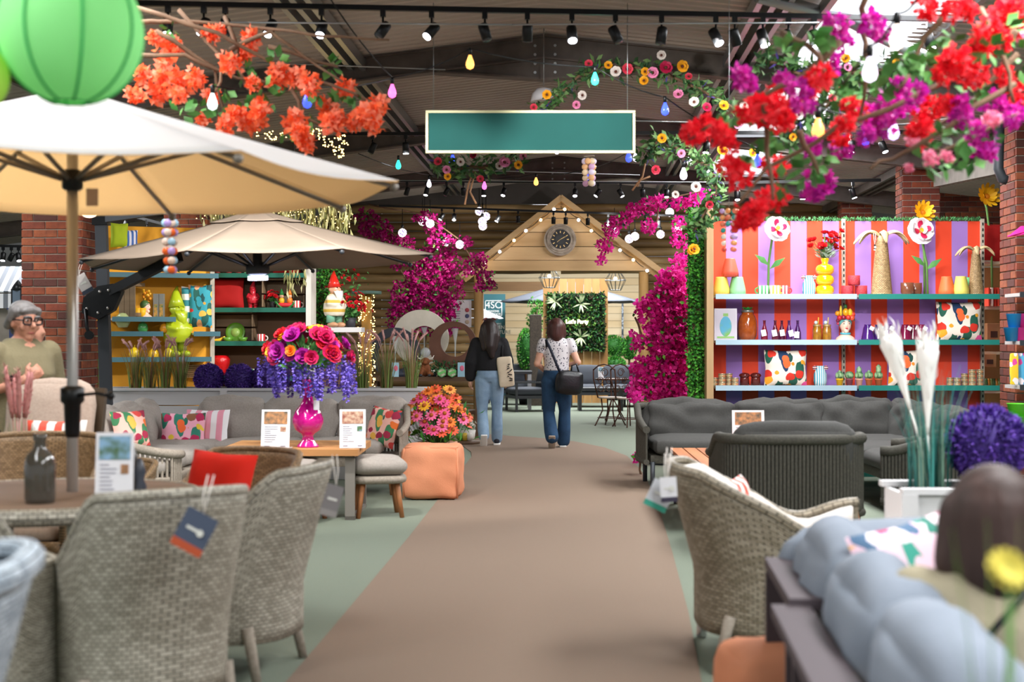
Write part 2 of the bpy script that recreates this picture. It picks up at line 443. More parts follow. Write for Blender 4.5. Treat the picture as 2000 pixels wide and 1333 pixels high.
def brick_face(parent, org, ang, length, z0, z1, phase=0):
    """running bond on a face that starts at org and runs along ang; outward normal to the right of travel (-y local)"""
    u = V((math.cos(ang), math.sin(ang), 0)); row = int(z0/.075)
    while row*.075+.07 < z1:
        z = row*.075+.0375; s = -(.1125 if (row+phase) % 2 else 0)
        while s < length-.02:
            a, b = max(s, 0), min(s+.215, length)
            if b-a > .03:
                o = link('brick', R.choice(BRK), parent, V(org)+u*((a+b)/2)+V((0, 0, z))+u.cross(V((0, 0, 1)))*(-.042+R.uniform(-.002, .002)), ang)
                o.scale = ((b-a)/.215, 1, 1)
            s += .225
        row += 1
def brick_column(name, corner, wd, dp, z0, z1, side, kind_name):
    """corner: front corner next to the aisle; side=+1 the visible flank faces +x (column left of the aisle)"""
    e = thing(name, None, None, kind='structure')
    cx = corner.x-side*wd/2; mb = MB(); mb.box((cx, corner.y+dp/2, 1.95), (wd-.012, dp-.012, 3.9)); part('mortar', mb, mortar, e)
    x0 = corner.x-wd if side > 0 else corner.x
    brick_face(e, (x0, corner.y, 0), 0, wd, z0, z1)
    if side > 0: brick_face(e, (corner.x, corner.y, 0), pi/2, dp, z0, z1, 1)
    else: brick_face(e, (corner.x, corner.y+dp, 0), -pi/2, dp, z0, z1, 1)
    return e
c = G0(160, 13.0); brick_column('brick_pillar_left', c, .56, .42, 0, 3.6, 1, 'a')
c = G0(1985, 13.0); brick_column('brick_pillar_right', c, .56, .48, 0, 3.6, -1, 'b')
c = G0(1763, 17.2); brick_column('brick_pillar_rear', c, .45, .35, 0, 3.75, -1, 'c')
c = G0(1645, 21.5); brick_column('brick_pillar_far', c, .45, .35, 1.6, 3.75, -1, 'd')
c = G0(404, 19.0); brick_column('brick_pillar_shelf', c, .58, .42, .8, 3.6, 1, 'e')
# brick wall seen over the shelving at the far end of the hall
e = thing('wall_right', None, None, kind='structure'); a = G0(1815, 20.5)
mb = MB(); mb.box((a.x+2.4, a.y+.1, 1.9), (4.8, .18, 3.8)); part('mortar', mb, mortar, e)
brick_face(e, (a.x, a.y, 0), 0, 2.2, 2.75, 3.75)
mb = MB(); mb.bar(P(1832, 352, 17.0), P(1962, 322, 13.6), .1, .16); struct('trim_concrete_lintel', mb, mat('concrete', '#8a847c', .9, c2='#736d66', ns=6))
mb = MB(); mb.tube([P(1952, 230, 12.7), P(1950, 330, 12.7), P(1958, 350, 12.7), P(1966, 352, 12.7)], .045, 10); struct('trim_drainpipe', mb, dark_m)
mb = MB(); mb.box((-9.0, 25.2, 2.0), (11, .15, 4.2)); struct('wall_left', mb, plaster)
mb = MB(); mb.box((9.5, 25.2, 2.0), (9, .15, 4.2)); struct('wall_rear_right', mb, plaster)

# ---------------------------------------------------------------- log wall with gabled portal
LOGT = [('#a98c60', '#7c6038'), ('#917346', '#66492a'), ('#b89c6e', '#8a6d43'), ('#82683f', '#574024')]
LOGM = [wood('log %d' % i, a, b, 'X', 9) for i, (a, b) in enumerate(LOGT)]
e = thing('wall_back', None, None, kind='structure')
WY = 24.15
def lx(px): return P(px, HY, 24.1).x
XL, XR, OL, OR = lx(625), lx(1665), lx(931), lx(1262)
def log(x0, x1, z, r):
    mb = MB(); n = 9; pts = []; k = 7
    mb.tube([(x0+(x1-x0)*i/k, WY+R.uniform(-.01, .01), z+R.uniform(-.006, .006)) for i in range(k+1)], [r*(1+R.uniform(-.06, .06)) for i in range(k+1)], 10)
    part('log', mb, R.choice(LOGM), e)
z = .07
while z < 3.72:
    r = .074
    if z < 2.5: log(XL, OL, z, r); log(OR, XR, z, r)
    else: log(XL, (OL+OR)/2+R.uniform(-1, 1), z, r) if R.random() < 0 else (log(XL, -.3+R.uniform(-.4, .4), z, r), log(-.3, XR, z, r))
    z += .146 if R.random() > .25 else .153
mb = MB(); mb.box(((XL+XR)/2, WY+.05, 4.0), (XR-XL+8, .1, .62)); struct('trim_fascia', mb, mat('fascia', '#4f4a46', .8, c2='#433f3b', ns=3))
pine = wood('gable pine', '#c6a374', '#a07d4c', 'X', 5); pine_v = wood('post pine', '#b8925c', '#8d6b3c', 'Z', 5)
DP = 23.35
g = thing('timber_gable_portal', 'pine gabled doorway portal with round posts against the log wall', 'portal', kind=None)
def pp(px, py, d=DP): return P(px, py, d)
for px in (935, 1257):
    q = G0(px, DP); mb = MB(); mb.tube([(q.x, q.y, 0), (q.x+.004, q.y, 1.2), (q.x, q.y, 2.5)], [.088, .083, .08], 12); part('post', mb, pine_v, g)
for a, b in (((899, 541), (1097, 386)), ((1292, 532), (1094, 386))):
    mb = MB(); mb.bar(pp(*a, DP-.12), pp(*b, DP-.12), .2, .09); part('rafter', mb, pine, g)
    mb = MB(); mb.bar(pp(a[0]+8*(1 if a[0] < 1000 else -1), a[1]+7, DP-.02), pp(b[0], b[1]+10, DP-.02), .05, .08); part('barge_board', mb, pine_v, g)
A, B, C = (925, 530), (1272, 530), (1096, 396)
ybs = [530, 509, 482, 454, 427, 405]
for i in range(5):
    y0, y1 = ybs[i], ybs[i+1]
    def ex(y): t = (530-y)/(530-396); return 917+(C[0]-917)*t+4, 1277+(C[0]-1277)*t-4
    (l0, r0), (l1, r1) = ex(y0), ex(y1)
    q = [pp(l0, y0-.6), pp(r0, y0-.6), pp(r1, y1+.6), pp(l1, y1+.6)]; th = V((0, .05 if i else .12, 0)); mb = MB()
    off = V((0, -R.uniform(0, .012)-(.05 if i == 0 else 0), 0)); q = [p+off for p in q]
    mb.add(q+[p+th for p in q], [(0, 1, 2, 3), (7, 6, 5, 4), (0, 4, 5, 1), (1, 5, 6, 2), (2, 6, 7, 3), (3, 7, 4, 0)])
    part('plank', mb, [pine, wood('gable pine pale', '#d0b084', '#ad8a58', 'X', 5)][i % 2], g)
# clock with rattan ring
ck = P(1094.5, 468, DP-.16)
t = thing('wall_clock', 'round clock with dark dial and pale rattan ring frame on the gable', 'clock', ck)
rat = mat('rattan', '#b3a596', .7, c2='#7d6f62', ns=12)
for k in range(9):
    mb = MB(); rr = .165+.011*k; ph = k*1.3
    mb.tube([(rr*math.cos(a*pi/18)+.008*math.cos(ph), -.01*math.sin(a*pi/6+ph)-.012*(k % 3), rr*math.sin(a*pi/18)+.008*math.sin(ph)) for a in range(36)], .011, 6, closed=True); part('rattan_ring', mb, rat, t)
mb = MB(); mb.lathe([(.165, -.012), (.165, .012)], n=28, M=rx(pi/2)); dial = part('dial', mb, mat('dial', '#26262a', .7), t)
mb = MB(); mb.lathe([(.085, -.006), (.085, .006)], (0, -.014, 0), n=24, M=rx(pi/2)); part('dial_centre', mb, black, dial)
gold = mat('dull gold', '#c2a36c', .45, .6)
for k in range(12):
    a = k*pi/6; mb = MB(); mb.box((.122*math.sin(a), -.016, .122*math.cos(a)), (.012, .006, .035), ry(a)); part('hour_mark', mb, gold, dial)
mb = MB(); mb.bar((0, -.026, 0), (.07, -.026, .045), .012, .004); mb.bar((-.02, -.024, -.012), (.1, -.024, .05), .008, .004); mb.bar((0, -.026, 0), (-.055, -.026, -.045), .012, .004); part('hands', mb, gold, t)

# festoon of small bulbs along both rafters
warm = mat('warm bulb', '#ffe3b0', .3, emit=14); cold = mat('cold bulb', '#e8efff', .3, emit=14)
t = thing('festoon_string', 'black cable with tiny lit bulbs pinned under the gable rafters', 'string lights')
pts = [(922, 530), (948, 512), (976, 491), (1004, 469), (1027, 450), (1056, 429), (1082, 408), (1103, 408), (1130, 429), (1155, 450), (1211, 488), (1237, 507), (1264, 528)]
mb = MB(); wp = []
for a, b in zip(pts[:-1], pts[1:]): wp += arc(pp(a[0], a[1]-3, DP-.2), pp(b[0], b[1]-3, DP-.2), .03, 4)[:-1]
mb.tube(wp, .006, 5); part('cable', mb, black, t)
for k, (x, y) in enumerate(pts):
    mb = MB(); mb.ball(pp(x, y+1, DP-.2), .024, 8, 6); part('bulb', mb, [cold, warm][k % 2], t)

# ---------------------------------------------------------------- room beyond the portal
pale = wood('pale pine', '#eed7ae', '#d8b988', 'X', 3); pale2 = wood('pale pine b', '#f2dfba', '#dcc094', 'X', 3)
e = thing('wall_rear', None, None, kind='structure')
q0, q1 = P(900, HY, 38).x, P(1330, HY, 38).x
z = .55; k = 0
while z < 3.35:
    mb = MB(); mb.box(((q0+q1)/2, 38+R.uniform(-.008, .008), z+.095), (q1-q0, .05, .182)); part('board', mb, [pale, pale2][k % 2], e); z += .19; k += 1
mb = MB(); mb.box((0, 38.2, 2.2), (26, .1, 4.4)); part('backing', mb, plaster, e)
mb = MB(); mb.box(((q0+q1)/2, 37.7, 3.95), (q1-q0, .04, .9)); 
for k in range(40): mb.box((q0+(q1-q0)*(k+.5)/40, 37.66, 3.95), (.07, .05, .9))
struct('trim_ribbed_cladding', mb, mat('grey cladding', '#9aa0a8', .5, .3))
mb = MB(); mb.tube([P(1216, 590, 37.5), P(1216, 672, 37.5)], .03, 6); struct('trim_cable_cover', mb, mat('dotted strip', '#c8d2dc', .5, c2='#4d5a68', ns=20, amt=.1))
# beam with the end of a carved name
bm = thing('name_beam', 'dark timber beam with carved letters ending in CES beyond the portal', 'sign', P(946, 560, 36))
w_ = (1062-940)/FPX*36; mb = MB(); mb.box((w_/2-.1, 0, 0), (w_, .1, .24)); part('board', mb, wood('dark beam', '#7d5c36', '#5d4224', 'X', 4), bm)
o = part('lettering', text_mesh('CES', .2, .004), None, bm, (.02, -.06, -.07), (pi/2, 0, 0)); o.data.materials.append(black); 
# banner
teal_b = mat('banner teal', '#2b5f68', .6, c2='#3e7279', ns=.8)
white = mat('white print', '#f2f4f2', .6)
bo = P(946, 700, 35); s = 35/FPX
bn = thing('brand_banner', 'teal upright banner with white logo and slogan about garden furniture', 'banner', (bo.x, bo.y, 0))
mb = MB(); mb.box((15*s, 0, 1.25), (78*s, .05, 2.5)); part('panel', mb, teal_b, bn)
def bz(py): return CH+(HY-py)*s
def btxt(txt, size, px, py, bold=False):
    o = part('lettering', text_mesh(txt, size, .004, bold), None, bn, ((px-946)*s, -.032, bz(py)), (pi/2, 0, 0)); o.data.materials.append(white)
mb = MB(); x0, x1, z0, z1 = 2*s, 34*s, bz(618), bz(588); rr = .03
loop = []
for cx, cz, a0 in ((x1-rr, z1-rr, 0), (x0+rr, z1-rr, 90), (x0+rr, z0+rr, 180), (x1-rr, z0+rr, 270)):
    for k in range(5): a = math.radians(a0+k*22.5); loop.append((cx+rr*math.cos(a), -.03, cz+rr*math.sin(a)))
mb.tube(loop, .012, 6, closed=True); part('logo_frame', mb, white, bn)
btxt('4SO', .235, 948.6, 602.5); btxt('4 SEASONS', .066, 949, 610, True); btxt('OUTDOOR', .072, 949, 616, True)
btxt("World's finest", .082, 942, 634.5); bn.children[-1].location.x = -6*s
btxt('GARDEN', .125, 946, 643, True); bn.children[-1].location.x = -7.5*s
btxt('FURNITURE', .125, 946, 652.5, True); bn.children[-1].location.x = -13*s
# ================================================================ FURNITURE
teak = wood('teak', '#c08a55', '#9a673a', 'X', 8); teak_y = wood('teak y', '#b9733f', '#93552b', 'Y', 8); teak_z = wood('teak z', '#b5774a', '#8f5a34', 'Z', 8)
wick_grey = weave('wicker grey', '#bdb7a8', '#979182', .034, .016, 1)
wick_brown = weave('wicker brown', '#a3835c', '#80633f', .02, .011)
wick_taupe = weave('wicker taupe', '#a89d89', '#7f745f', .036, .016, 1)
wick_pale = weave('wicker pale', '#c2cdd6', '#8d9aa6', .03, .014)
rope_taupe = mat('rope taupe', '#a89d8f', .8, c2='#8b8174', ns=60, bump=.4, bs=150)
rope_dark = mat('rope charcoal', '#4a473e', .8, c2='#35332c', ns=60, bump=.4, bs=150)
fab_grey = mat('fabric warm grey', '#a69e96', .9, c2='#958d85', ns=70, bump=.25, bs=220)
fab_char = mat('fabric charcoal', '#444340', .9, c2='#3b3a38', ns=70, bump=.25, bs=220)
fab_blue = mat('fabric blue grey', '#878f9b', .9, c2='#7c8591', ns=4, bump=.2, bs=150)
fab_cream = mat('fabric cream', '#e9e2da', .9, bump=.2, bs=150)
fab_beige = mat('fabric beige', '#c0ab9b', .9, c2='#b29c8c', ns=60, bump=.2, bs=150)
fab_red = mat('fabric red', '#e0220f', .85, bump=.2, bs=150)
fab_teal = mat('fabric slate', '#4d6270', .9, bump=.2, bs=150)
coral = mat('coral fabric', '#e0956f', .85, c2='#d38660', ns=3, bump=.25, bs=160)
alu = mat('taupe aluminium', '#8d8780', .5, .3)
chrome = mat('chrome', '#d8dade', .2, .9)

def upath(u, hw, yf, yb, st=.55, e=.75):
    s = u*2-1; a = abs(s); sg = 1 if s >= 0 else -1; ym = yb+.27
    if a > st: return V((sg*hw, ym+(yf-ym)*(a-st)/(1-st), 0)), a
    f = a/st*pi/2
    return V((sg*hw*math.sin(f)**e, ym-(ym-yb)*max(0, math.cos(f))**e, 0)), a
def sstep(a, b, x):
    t = max(0, min(1, (x-a)/(b-a))); return t*t*(3-2*t)
def wicker_chair(label, loc, rz, wmat, hw=.31, yf=.31, yb=-.32, back=.90, arm=.64, cush=None, z0=.17, metal_feet=False, rimr=.02, crown=.02, arch=.06, backcush=None, st0=.33, st1=.60, dip=0.):
    t = thing('wicker_armchair', label, 'armchair', loc, rz)
    def top(a): return arm+(back-arm)*(1-sstep(st0, st1, a))+crown*math.cos(min(a, .5)*pi) - .02*sstep(.8, 1, a) - dip*math.sin(pi*sstep(.5, 1, a))
    def fn(u, v, inset=0):
        p, a = upath(u, hw-inset, yf, yb+inset); zt = top(a)
        zb = z0+arch*(1-abs(math.cos(u*pi*3)))*0
        z = zb+(zt-zb)*v
        k = 1-sstep(.35, .75, a)
        p.y -= max(0, z-.38)*.26*k; p.x *= 1+.10*max(0, z-.2)*k-.04*(1-v); p.z = z
        return p
    mb = MB(); mb.grid(fn, 48, 14, uvs=(1.75, .72)); o = part('woven_shell', mb, wmat, t); solidify(o, .03, 0)
    mb = MB(); mb.tube([fn(i/48, 1) for i in range(49)], rimr, 8); 
    for i in list(range(len(mb.v))): mb.uv[i] = ((i//8)*.036, (i % 8)*.016)
    part('rim', mb, wmat, t)
    mb = MB(); f0, f1 = fn(0, 0), fn(1, 0)
    mb.grid(lambda u, v: V((f0.x+(f1.x-f0.x)*u, yf, z0+.03*math.sin(u*pi)*(1-v)+(.4-z0)*v)), 12, 5, uvs=(2*hw, .25)); o = part('front_apron', mb, wmat, t); solidify(o, .02)
    mb = MB(); mb.box((0, (yf+yb)/2+.04, .37), (2*hw-.07, yf-yb-.14, .04)); part('seat_deck', mb, wmat, t)
    if cush:
        mb = MB(); mb.rbox((0, (yf+yb)/2+.06, .44), (2*hw-.07, yf-yb-.14, .11), .05, 6, .015, .008); part('seat_cushion', mb, cush, t)
    if backcush:
        mb = MB(); mb.grid(lambda u, v: fn(.02+.96*u, .30+v*.68, .055), 40, 8); o = part('inner_lining', mb, backcush, t); solidify(o, .06, 0)
    for sx in (-1, 1):
        for sy in (yf-.03, yb+.10):
            mb = MB(); yy = sy-(.05 if sy < 0 else 0); mb.tube([(sx*(hw-.03), sy, .24), (sx*(hw-.015), yy, .06 if metal_feet else 0)], [.026, .02], 8); l = part('leg', mb, rope_taupe, t)
            if metal_feet:
                mb = MB(); mb.lathe([(.02, 0), (.026, .01), (.023, .065), (.02, .075)], (sx*(hw-.015), yy, 0), 10); part('metal_foot', mb, chrome, l)
    return t
def CZ(px, d): return G0(px, d)
RA = YAW
wicker_chair('grey wicker armchair seen from behind with a navy tag, beside the round table', CZ(272, 5.12), RA+math.radians(35), wick_grey, hw=.285, yf=.27, yb=-.28, back=.86, arm=.62, cush=fab_grey)
wicker_chair('grey wicker armchair seen side on between table and walkway, tag on its back', CZ(448, 6.0), RA+math.radians(80), wick_grey, hw=.30, yf=.29, yb=-.28, back=.85, arm=.63, cush=fab_grey)
wicker_chair('brown wicker armchair holding a plain red cushion', CZ(412, 7.05), RA+math.radians(150), wick_brown, back=.80, arm=.60, cush=fab_grey)
wicker_chair('grey wicker armchair cut by the picture edge, next to the tagged one', CZ(-75, 4.95), RA+math.radians(-12), wick_grey, hw=.31, back=.86, arm=.62, cush=fab_grey)
wicker_chair('brown wicker armchair across the round table behind the dark bottle', CZ(40, 7.3), RA+math.radians(178), wick_brown, hw=.33, back=.86, arm=.64, cush=fab_beige)
wicker_chair('brown wicker armchair behind the table menu, back rounded', CZ(205, 9.0), RA+math.radians(165), wick_brown, hw=.22, back=.58, arm=.5, cush=fab_beige)
wicker_chair('pale blue-grey wicker chair with slate cushion in the near corner', CZ(-372, 3.12), RA+math.radians(100), wick_pale, hw=.34, back=.87, arm=.68, cush=fab_teal, backcush=fab_teal, rimr=.034)
wicker_chair('large taupe wicker lounge chair with cream cushions and metal feet', CZ(1524, 6.28), RA+math.radians(-92), wick_taupe, hw=.385, yf=.42, yb=-.36, back=.82, arm=.655, cush=fab_cream, backcush=fab_cream, metal_feet=True, z0=.15, rimr=.024, st0=.3, st1=.7, dip=.085)

def swing_tag(label, top, wd, ht, tilt, cols, back=.02, rz=0, lines=True):
    t = thing('swing_tag', label, 'tag', top, (0, 0, rz))
    M = ry(tilt)
    mb = MB(); mb.tube([(0, .04, .12), (-.005, 0, .06), (.0, -.01, 0)], .0022, 4); mb.tube([(.02, .04, .12), (.012, 0, .06), (.0, -.01, 0)], .0022, 4); part('string', mb, fab_cream, t)
    mb = MB(); mb.box(M @ V((0, -.012, -ht/2)), (wd, .003, ht), M); c_ = part('card', mb, mat('tag '+cols[0], cols[0], .6), t)
    mb = MB(); mb.box(M @ V((0, -.0145, -ht*.9)), (wd, .002, ht*.2), M); part('card_strip', mb, mat('tag '+cols[1], cols[1], .6), t)
    mb = MB(); mb.box(M @ V((0, -.0145, -ht*.45)), (wd*.55, .002, ht*.07), M); mb.lathe([(.012, 0), (.012, .003)], M @ V((wd*.18, -.016, -ht*.46)), 10, M=rx(pi/2)) if lines else None
    part('print', mb, mat('tag print', '#dcdcd4', .6), t)
    return t
swing_tag('navy card tag with orange foot hanging on the grey wicker chair back', P(400, 1003, 4.62), .11, .135, math.radians(28), ('#4a5468', '#b8512f'))
swing_tag('grey card tag on the side-facing wicker chair', P(655, 948, 5.85), .075, .13, math.radians(18), ('#7a7676', '#8f8b88'), rz=.5, lines=False)
swing_tag('white over teal card tag on the cream cushioned lounge chair', P(1300, 943, 6.05), .1, .12, math.radians(25), ('#c9ccd2', '#3ba08a'))
swing_tag('small white tag with orange dot on the cream cushioned lounge chair', P(1304, 932, 5.98), .07, .105, math.radians(-4), ('#e6e6ea', '#3a3548'))
# ---- round dining table
tc = CZ(95, 6.0)
t = thing('round_dining_table', 'round table with brown slab top and woven wicker rim', 'table', tc)
mb = MB(); mb.lathe([(.0, .735), (.60, .735), (.61, .742), (.60, .75), (0, .75)], n=48); part('tabletop', mb, wood('table slab', '#8d7768', '#75604f', 'X', 6), t)
mb = MB(); mb.grid(lambda u, v: V(((.625+.022*math.cos(v*2*pi))*math.cos(u*2*pi), (.625+.022*math.cos(v*2*pi))*math.sin(u*2*pi), .718+.035*math.sin(v*2*pi))), 64, 8, cu=True, uvs=(3.9, .2)); part('woven_rim', mb, wick_grey, t)
for k in range(4):
    a = pi/4+k*pi/2; mb = MB(); mb.tube([(.42*math.cos(a), .42*math.sin(a), .72), (.44*math.cos(a), .44*math.sin(a), 0)], .028, 8); part('leg', mb, wick_grey, t)
# bottle, menu, dark ornament on it
bot = mat('smoked glass', '#4a4740', .12, alpha=.82, coat=.6)
q = P(78, 985, 5.62)
mb = MB(); mb.lathe([(.0, 0), (.055, .0), (.06, .02), (.06, .15), (.05, .19), (.024, .215), (.022, .245), (.027, .25), (.027, .275), (.018, .275)], n=20); solo('glass_bottle', mb, bot, 'smoky dark glass bottle standing on the round table', 'bottle', (q.x, q.y, .751))
pr = [mat('photo sky', '#8fb7d6', .6, c2='#52714c', ns=16, amt=.2), mat('photo warm', '#c98d5c', .6, c2='#5d5548', ns=30, amt=.4), mat('photo food', '#cfb49a', .6, c2='#8a4a3a', ns=35, amt=.4)]
txt_m = mat('menu text', '#8c8a9a', .6); acr = mat('menu sheet', '#f1f0f4', .35)
def menu(label, loc, wd, ht, rz, lean, ph, seed=0):
    t = thing('menu_stand', label, 'menu', loc, rz); M = rx(-lean)
    mb = MB(); mb.box(M @ V((0, 0, ht/2)), (wd, .004, ht), M); mb.box((0, .05, .003), (wd, .11, .004)); part('sheet', mb, acr, t)
    mb = MB(); mb.box(M @ V((0, -.004, ht*.79)), (wd*.82, .002, ht*.32), M); part('photo', mb, pr[ph], t)
    mb = MB(); mb.box(M @ V((wd*.27, -.004, ht*.5)), (wd*.2, .002, ht*.13), M); part('small_photo', mb, pr[(ph+1) % 3], t)
    mb = MB(); r = random.Random(seed)
    for k in range(8):
        ww = wd*r.uniform(.2, .48); mb.box(M @ V((-wd*.38+ww/2, -.004, ht*(.56-.055*k))), (ww, .002, ht*.012), M)
    for sx in (-.28, .28): mb.box(M @ V((wd*sx, -.004, ht*.06)), (wd*.18, .002, ht*.022), M)
    part('text_block', mb, txt_m, t, kind='stuff')
q = P(222, 995, 5.5); menu('tall white menu with a photo of trees on the round table', (q.x, q.y, .752), .145, .285, RA+.08, .12, 0, 1)
for (px, col, h) in ((255, '#2b2622', .2), (272, '#3a3f4a', .15)):
    q = P(px, 900, 5.95); mb = MB(); mb.lathe([(0, 0), (.03, 0), (.034, .03), (.022, .06), (.03, .1), (.014, .15), (0, .16)], n=12); o = solo('dark_ornament', mb, mat('orn '+col, col, .4), 'small dark turned ornament behind the tall menu' if h > .17 else 'short slate turned ornament behind the tall menu', 'ornament', (q.x, q.y, .752)); o.scale = (h/.16,)*3

# ---- recliner with beige cushion behind the table, striped cushion on it
q = CZ(72, 8.35)
t = thing('beige_recliner', 'high-backed garden recliner with beige padded cushion and wicker frame', 'recliner', q, RA+math.radians(170))
M = rx(math.radians(-14))
mb = MB(); mb.rbox((0, -.12, .745), (.52, .13, .80), .06, 8, .03, .012, rx(math.radians(12))); part('back_cushion', mb, fab_beige, t)
mb = MB(); mb.rbox((0, .22, .42), (.52, .58, .13), .06, 6, .02, .01); part('seat_cushion', mb, fab_beige, t)
mb = MB(); mb.rbox((0, -.22, .64), (.58, .05, .95), .02, 4, M=rx(math.radians(12))); part('back_frame', mb, wick_brown, t)
for sx in (-1, 1):
    mb = MB(); mb.tube([(sx*.3, -.2, 0), (sx*.31, -.2, .55), (sx*.31, -.1, .62), (sx*.31, .3, .62), (sx*.31, .42, .55), (sx*.3, .42, 0)], .026, 8); part('arm_frame', mb, wick_brown, t)
mb = MB(); mb.box((0, .15, .33), (.56, .64, .05)); part('seat_frame', mb, wick_brown, t)
str_red = stripes('stripe red', ['#e8503a', '#f3ece6'], .09); str_pink = stripes('stripe pink', ['#ee9db0', '#f6f2f4'], .105)
def cushion(label, loc, wd, ht, th, m, rz=0, lean=0, roll=0, seed=0):
    mb = MB(); mb.pillow(wd, ht, th, seed=seed)
    o = solo('throw_cushion', mb, m, label, 'cushion', loc); o.rotation_euler = (lean, roll, rz); return o
cushion('small red and white striped cushion on the beige recliner', P(108, 872, 8.05), .34, .3, .1, str_red, RA, -.25)
cushion('plain bright red cushion in the brown wicker chair', P(428, 948, 6.93), .36, .33, .14, fab_red, RA-.35, -.3, .06)

# ---- L shaped rope sofa on the left with cushions
def rope_wall(parent, pts, z0, zt, rail, rr, n, m, name='rope_weave'):
    """pts: plan polyline, zt: function of 0..1 giving top height; vertical ropes between two rails"""
    pts = [V((p[0], p[1], 0)) for p in pts]; L_ = [0]
    for a, b in zip(pts[:-1], pts[1:]): L_.append(L_[-1]+(b-a).length)
    def at(t):
        s = t*L_[-1]
        for i in range(len(L_)-1):
            if s <= L_[i+1] or i == len(L_)-2:
                return pts[i].lerp(pts[i+1], (s-L_[i])/max(1e-6, L_[i+1]-L_[i]))
    mb = MB()
    for k in range(n):
        t = (k+.5)/n; p = at(t); mb.tube([(p.x, p.y, z0), (p.x, p.y, zt(t))], rr, 6, caps=False)
    part(name, mb, m, parent, kind='stuff')
    mb = MB(); mb.tube([(at(k/30).x, at(k/30).y, zt(k/30)) for k in range(31)], rail, 10); part('top_rail', mb, m, parent)
    mb = MB(); mb.tube([(at(k/30).x, at(k/30).y, z0) for k in range(31)], rail*.8, 8); part('bottom_rail', mb, m, parent)
def cc(x, d): q = FW*d+RT*x; return V((q.x, q.y, 0))
so = cc(-2.25, 12.6)
t = thing('corner_sofa', 'light grey corner sofa with rope arms and loose back cushions', 'sofa', so, RA)
def lc(x, d): return (x+2.25, d-12.6)
mb = MB(); mb.rbox((*lc(-2.2, 13.05), .30), (2.35, .78, .10), .03, 4); mb.rbox((*lc(-3.0, 12.0), .30), (.78, 2.4, .10), .03, 4); part('base', mb, rope_taupe, t)
for x in (-2.3, -1.55):
    mb = MB(); mb.rbox((*lc(x, 12.98), .415), (.74, .74, .13), .05, 6, .02, .008); part('seat_cushion', mb, fab_grey, t)
for d in (12.9, 11.95, 11.2):
    mb = MB(); mb.rbox((*lc(-3.0, d), .415), (.72, .74 if d < 12.5 else .9, .13), .05, 6, .02, .008); part('seat_cushion', mb, fab_grey, t)
Mb = rx(math.radians(-12))
for k, (x, w2) in enumerate(((-2.62, .62), (-1.98, .66), (-1.3, .62))):
    mb = MB(); mb.rbox((*lc(x, 13.32), .63), (w2, .17, .42), .07, 16, .03, .028, Mb, seed=k); part('back_cushion', mb, fab_grey, t)
Mb2 = ry(math.radians(-12))
for k, d in enumerate((12.95, 12.3, 11.65, 11.1)):
    mb = MB(); mb.rbox((*lc(-3.32, d), .62), (.17, .62, .42), .07, 16, .03, .028, Mb2, seed=k+5); part('back_cushion', mb, fab_grey, t)
mb = MB(); rope_wall(t, [lc(-3.45, 11.6), lc(-3.42, 10.95), lc(-3.25, 10.82), lc(-2.75, 10.8), lc(-2.6, 10.9), lc(-2.58, 11.1)], .27, lambda s: .72-.22*sstep(.25, 1, s), .035, .011, 46, rope_taupe)
rope_wall(t, [lc(-1.55, 13.5), lc(-1.1, 13.48), lc(-.98, 13.3), lc(-.95, 12.9), lc(-1.0, 12.65)], .27, lambda s: .76-.2*sstep(.5, 1, s), .032, .011, 40, rope_taupe)
for (x, d) in ((-1.1, 13.35), (-1.1, 12.75), (-3.3, 13.35), (-3.3, 11.0), (-2.7, 11.0)):
    mb = MB(); x_, y_ = lc(x, d); mb.tube([(x_, y_, .28), (x_+.03, y_-.03, 0)], [.026, .02], 8); part('leg', mb, teak_z, t)
fruit_pink = floral('fruit on pink', '#f0a9bd', ['#f08a24', '#e9c43b', '#b51f52', '#f2662c', '#8a5a3c', '#f0a9bd'], ['#1f6b54', '#2d7f6a', '#35533d'], 10)
fruit_mix = floral('fruit multicolour', '#efb7a8', ['#e8702a', '#9f2242', '#e9b24a', '#d1453f'], ['#1f5f4d', '#3c7d52', '#274b63'], 11)
fruit_cream = floral('fruit on cream', '#f3e6d8', ['#f0901c', '#f3a526', '#d9301f', '#ef6a30', '#f3e6d8', '#e8559a'], ['#12463f', '#1f5c4a', '#16365c', '#2d7a55'], 9)
fruit_teal = floral('fruit on teal', '#2f93a1', ['#ef9a2e', '#d9302a', '#e8b64c', '#2f93a1', '#f0a070'], ['#14484a', '#1d5a50', '#c98a58'], 10)
cushion('square cushion printed with oranges and lemons on pink, on the grey corner sofa', P(357, 846, 12.85), .4, .37, .13, fruit_pink, RA+.08, -.25)
cushion('pink and white striped cushion behind the citrus print one', P(404, 840, 13.02), .41, .38, .13, str_pink, RA-.1, -.25)
cushion('small fruit print cushion low against the sofa return', P(254, 838, 11.5), .34, .3, .1, fruit_mix, RA+.9, -.3)
cushion('fruit print cushion leaning at the rope arm end of the sofa', P(748, 835, 12.95), .34, .36, .12, fruit_mix, RA-.6, -.25, .12)

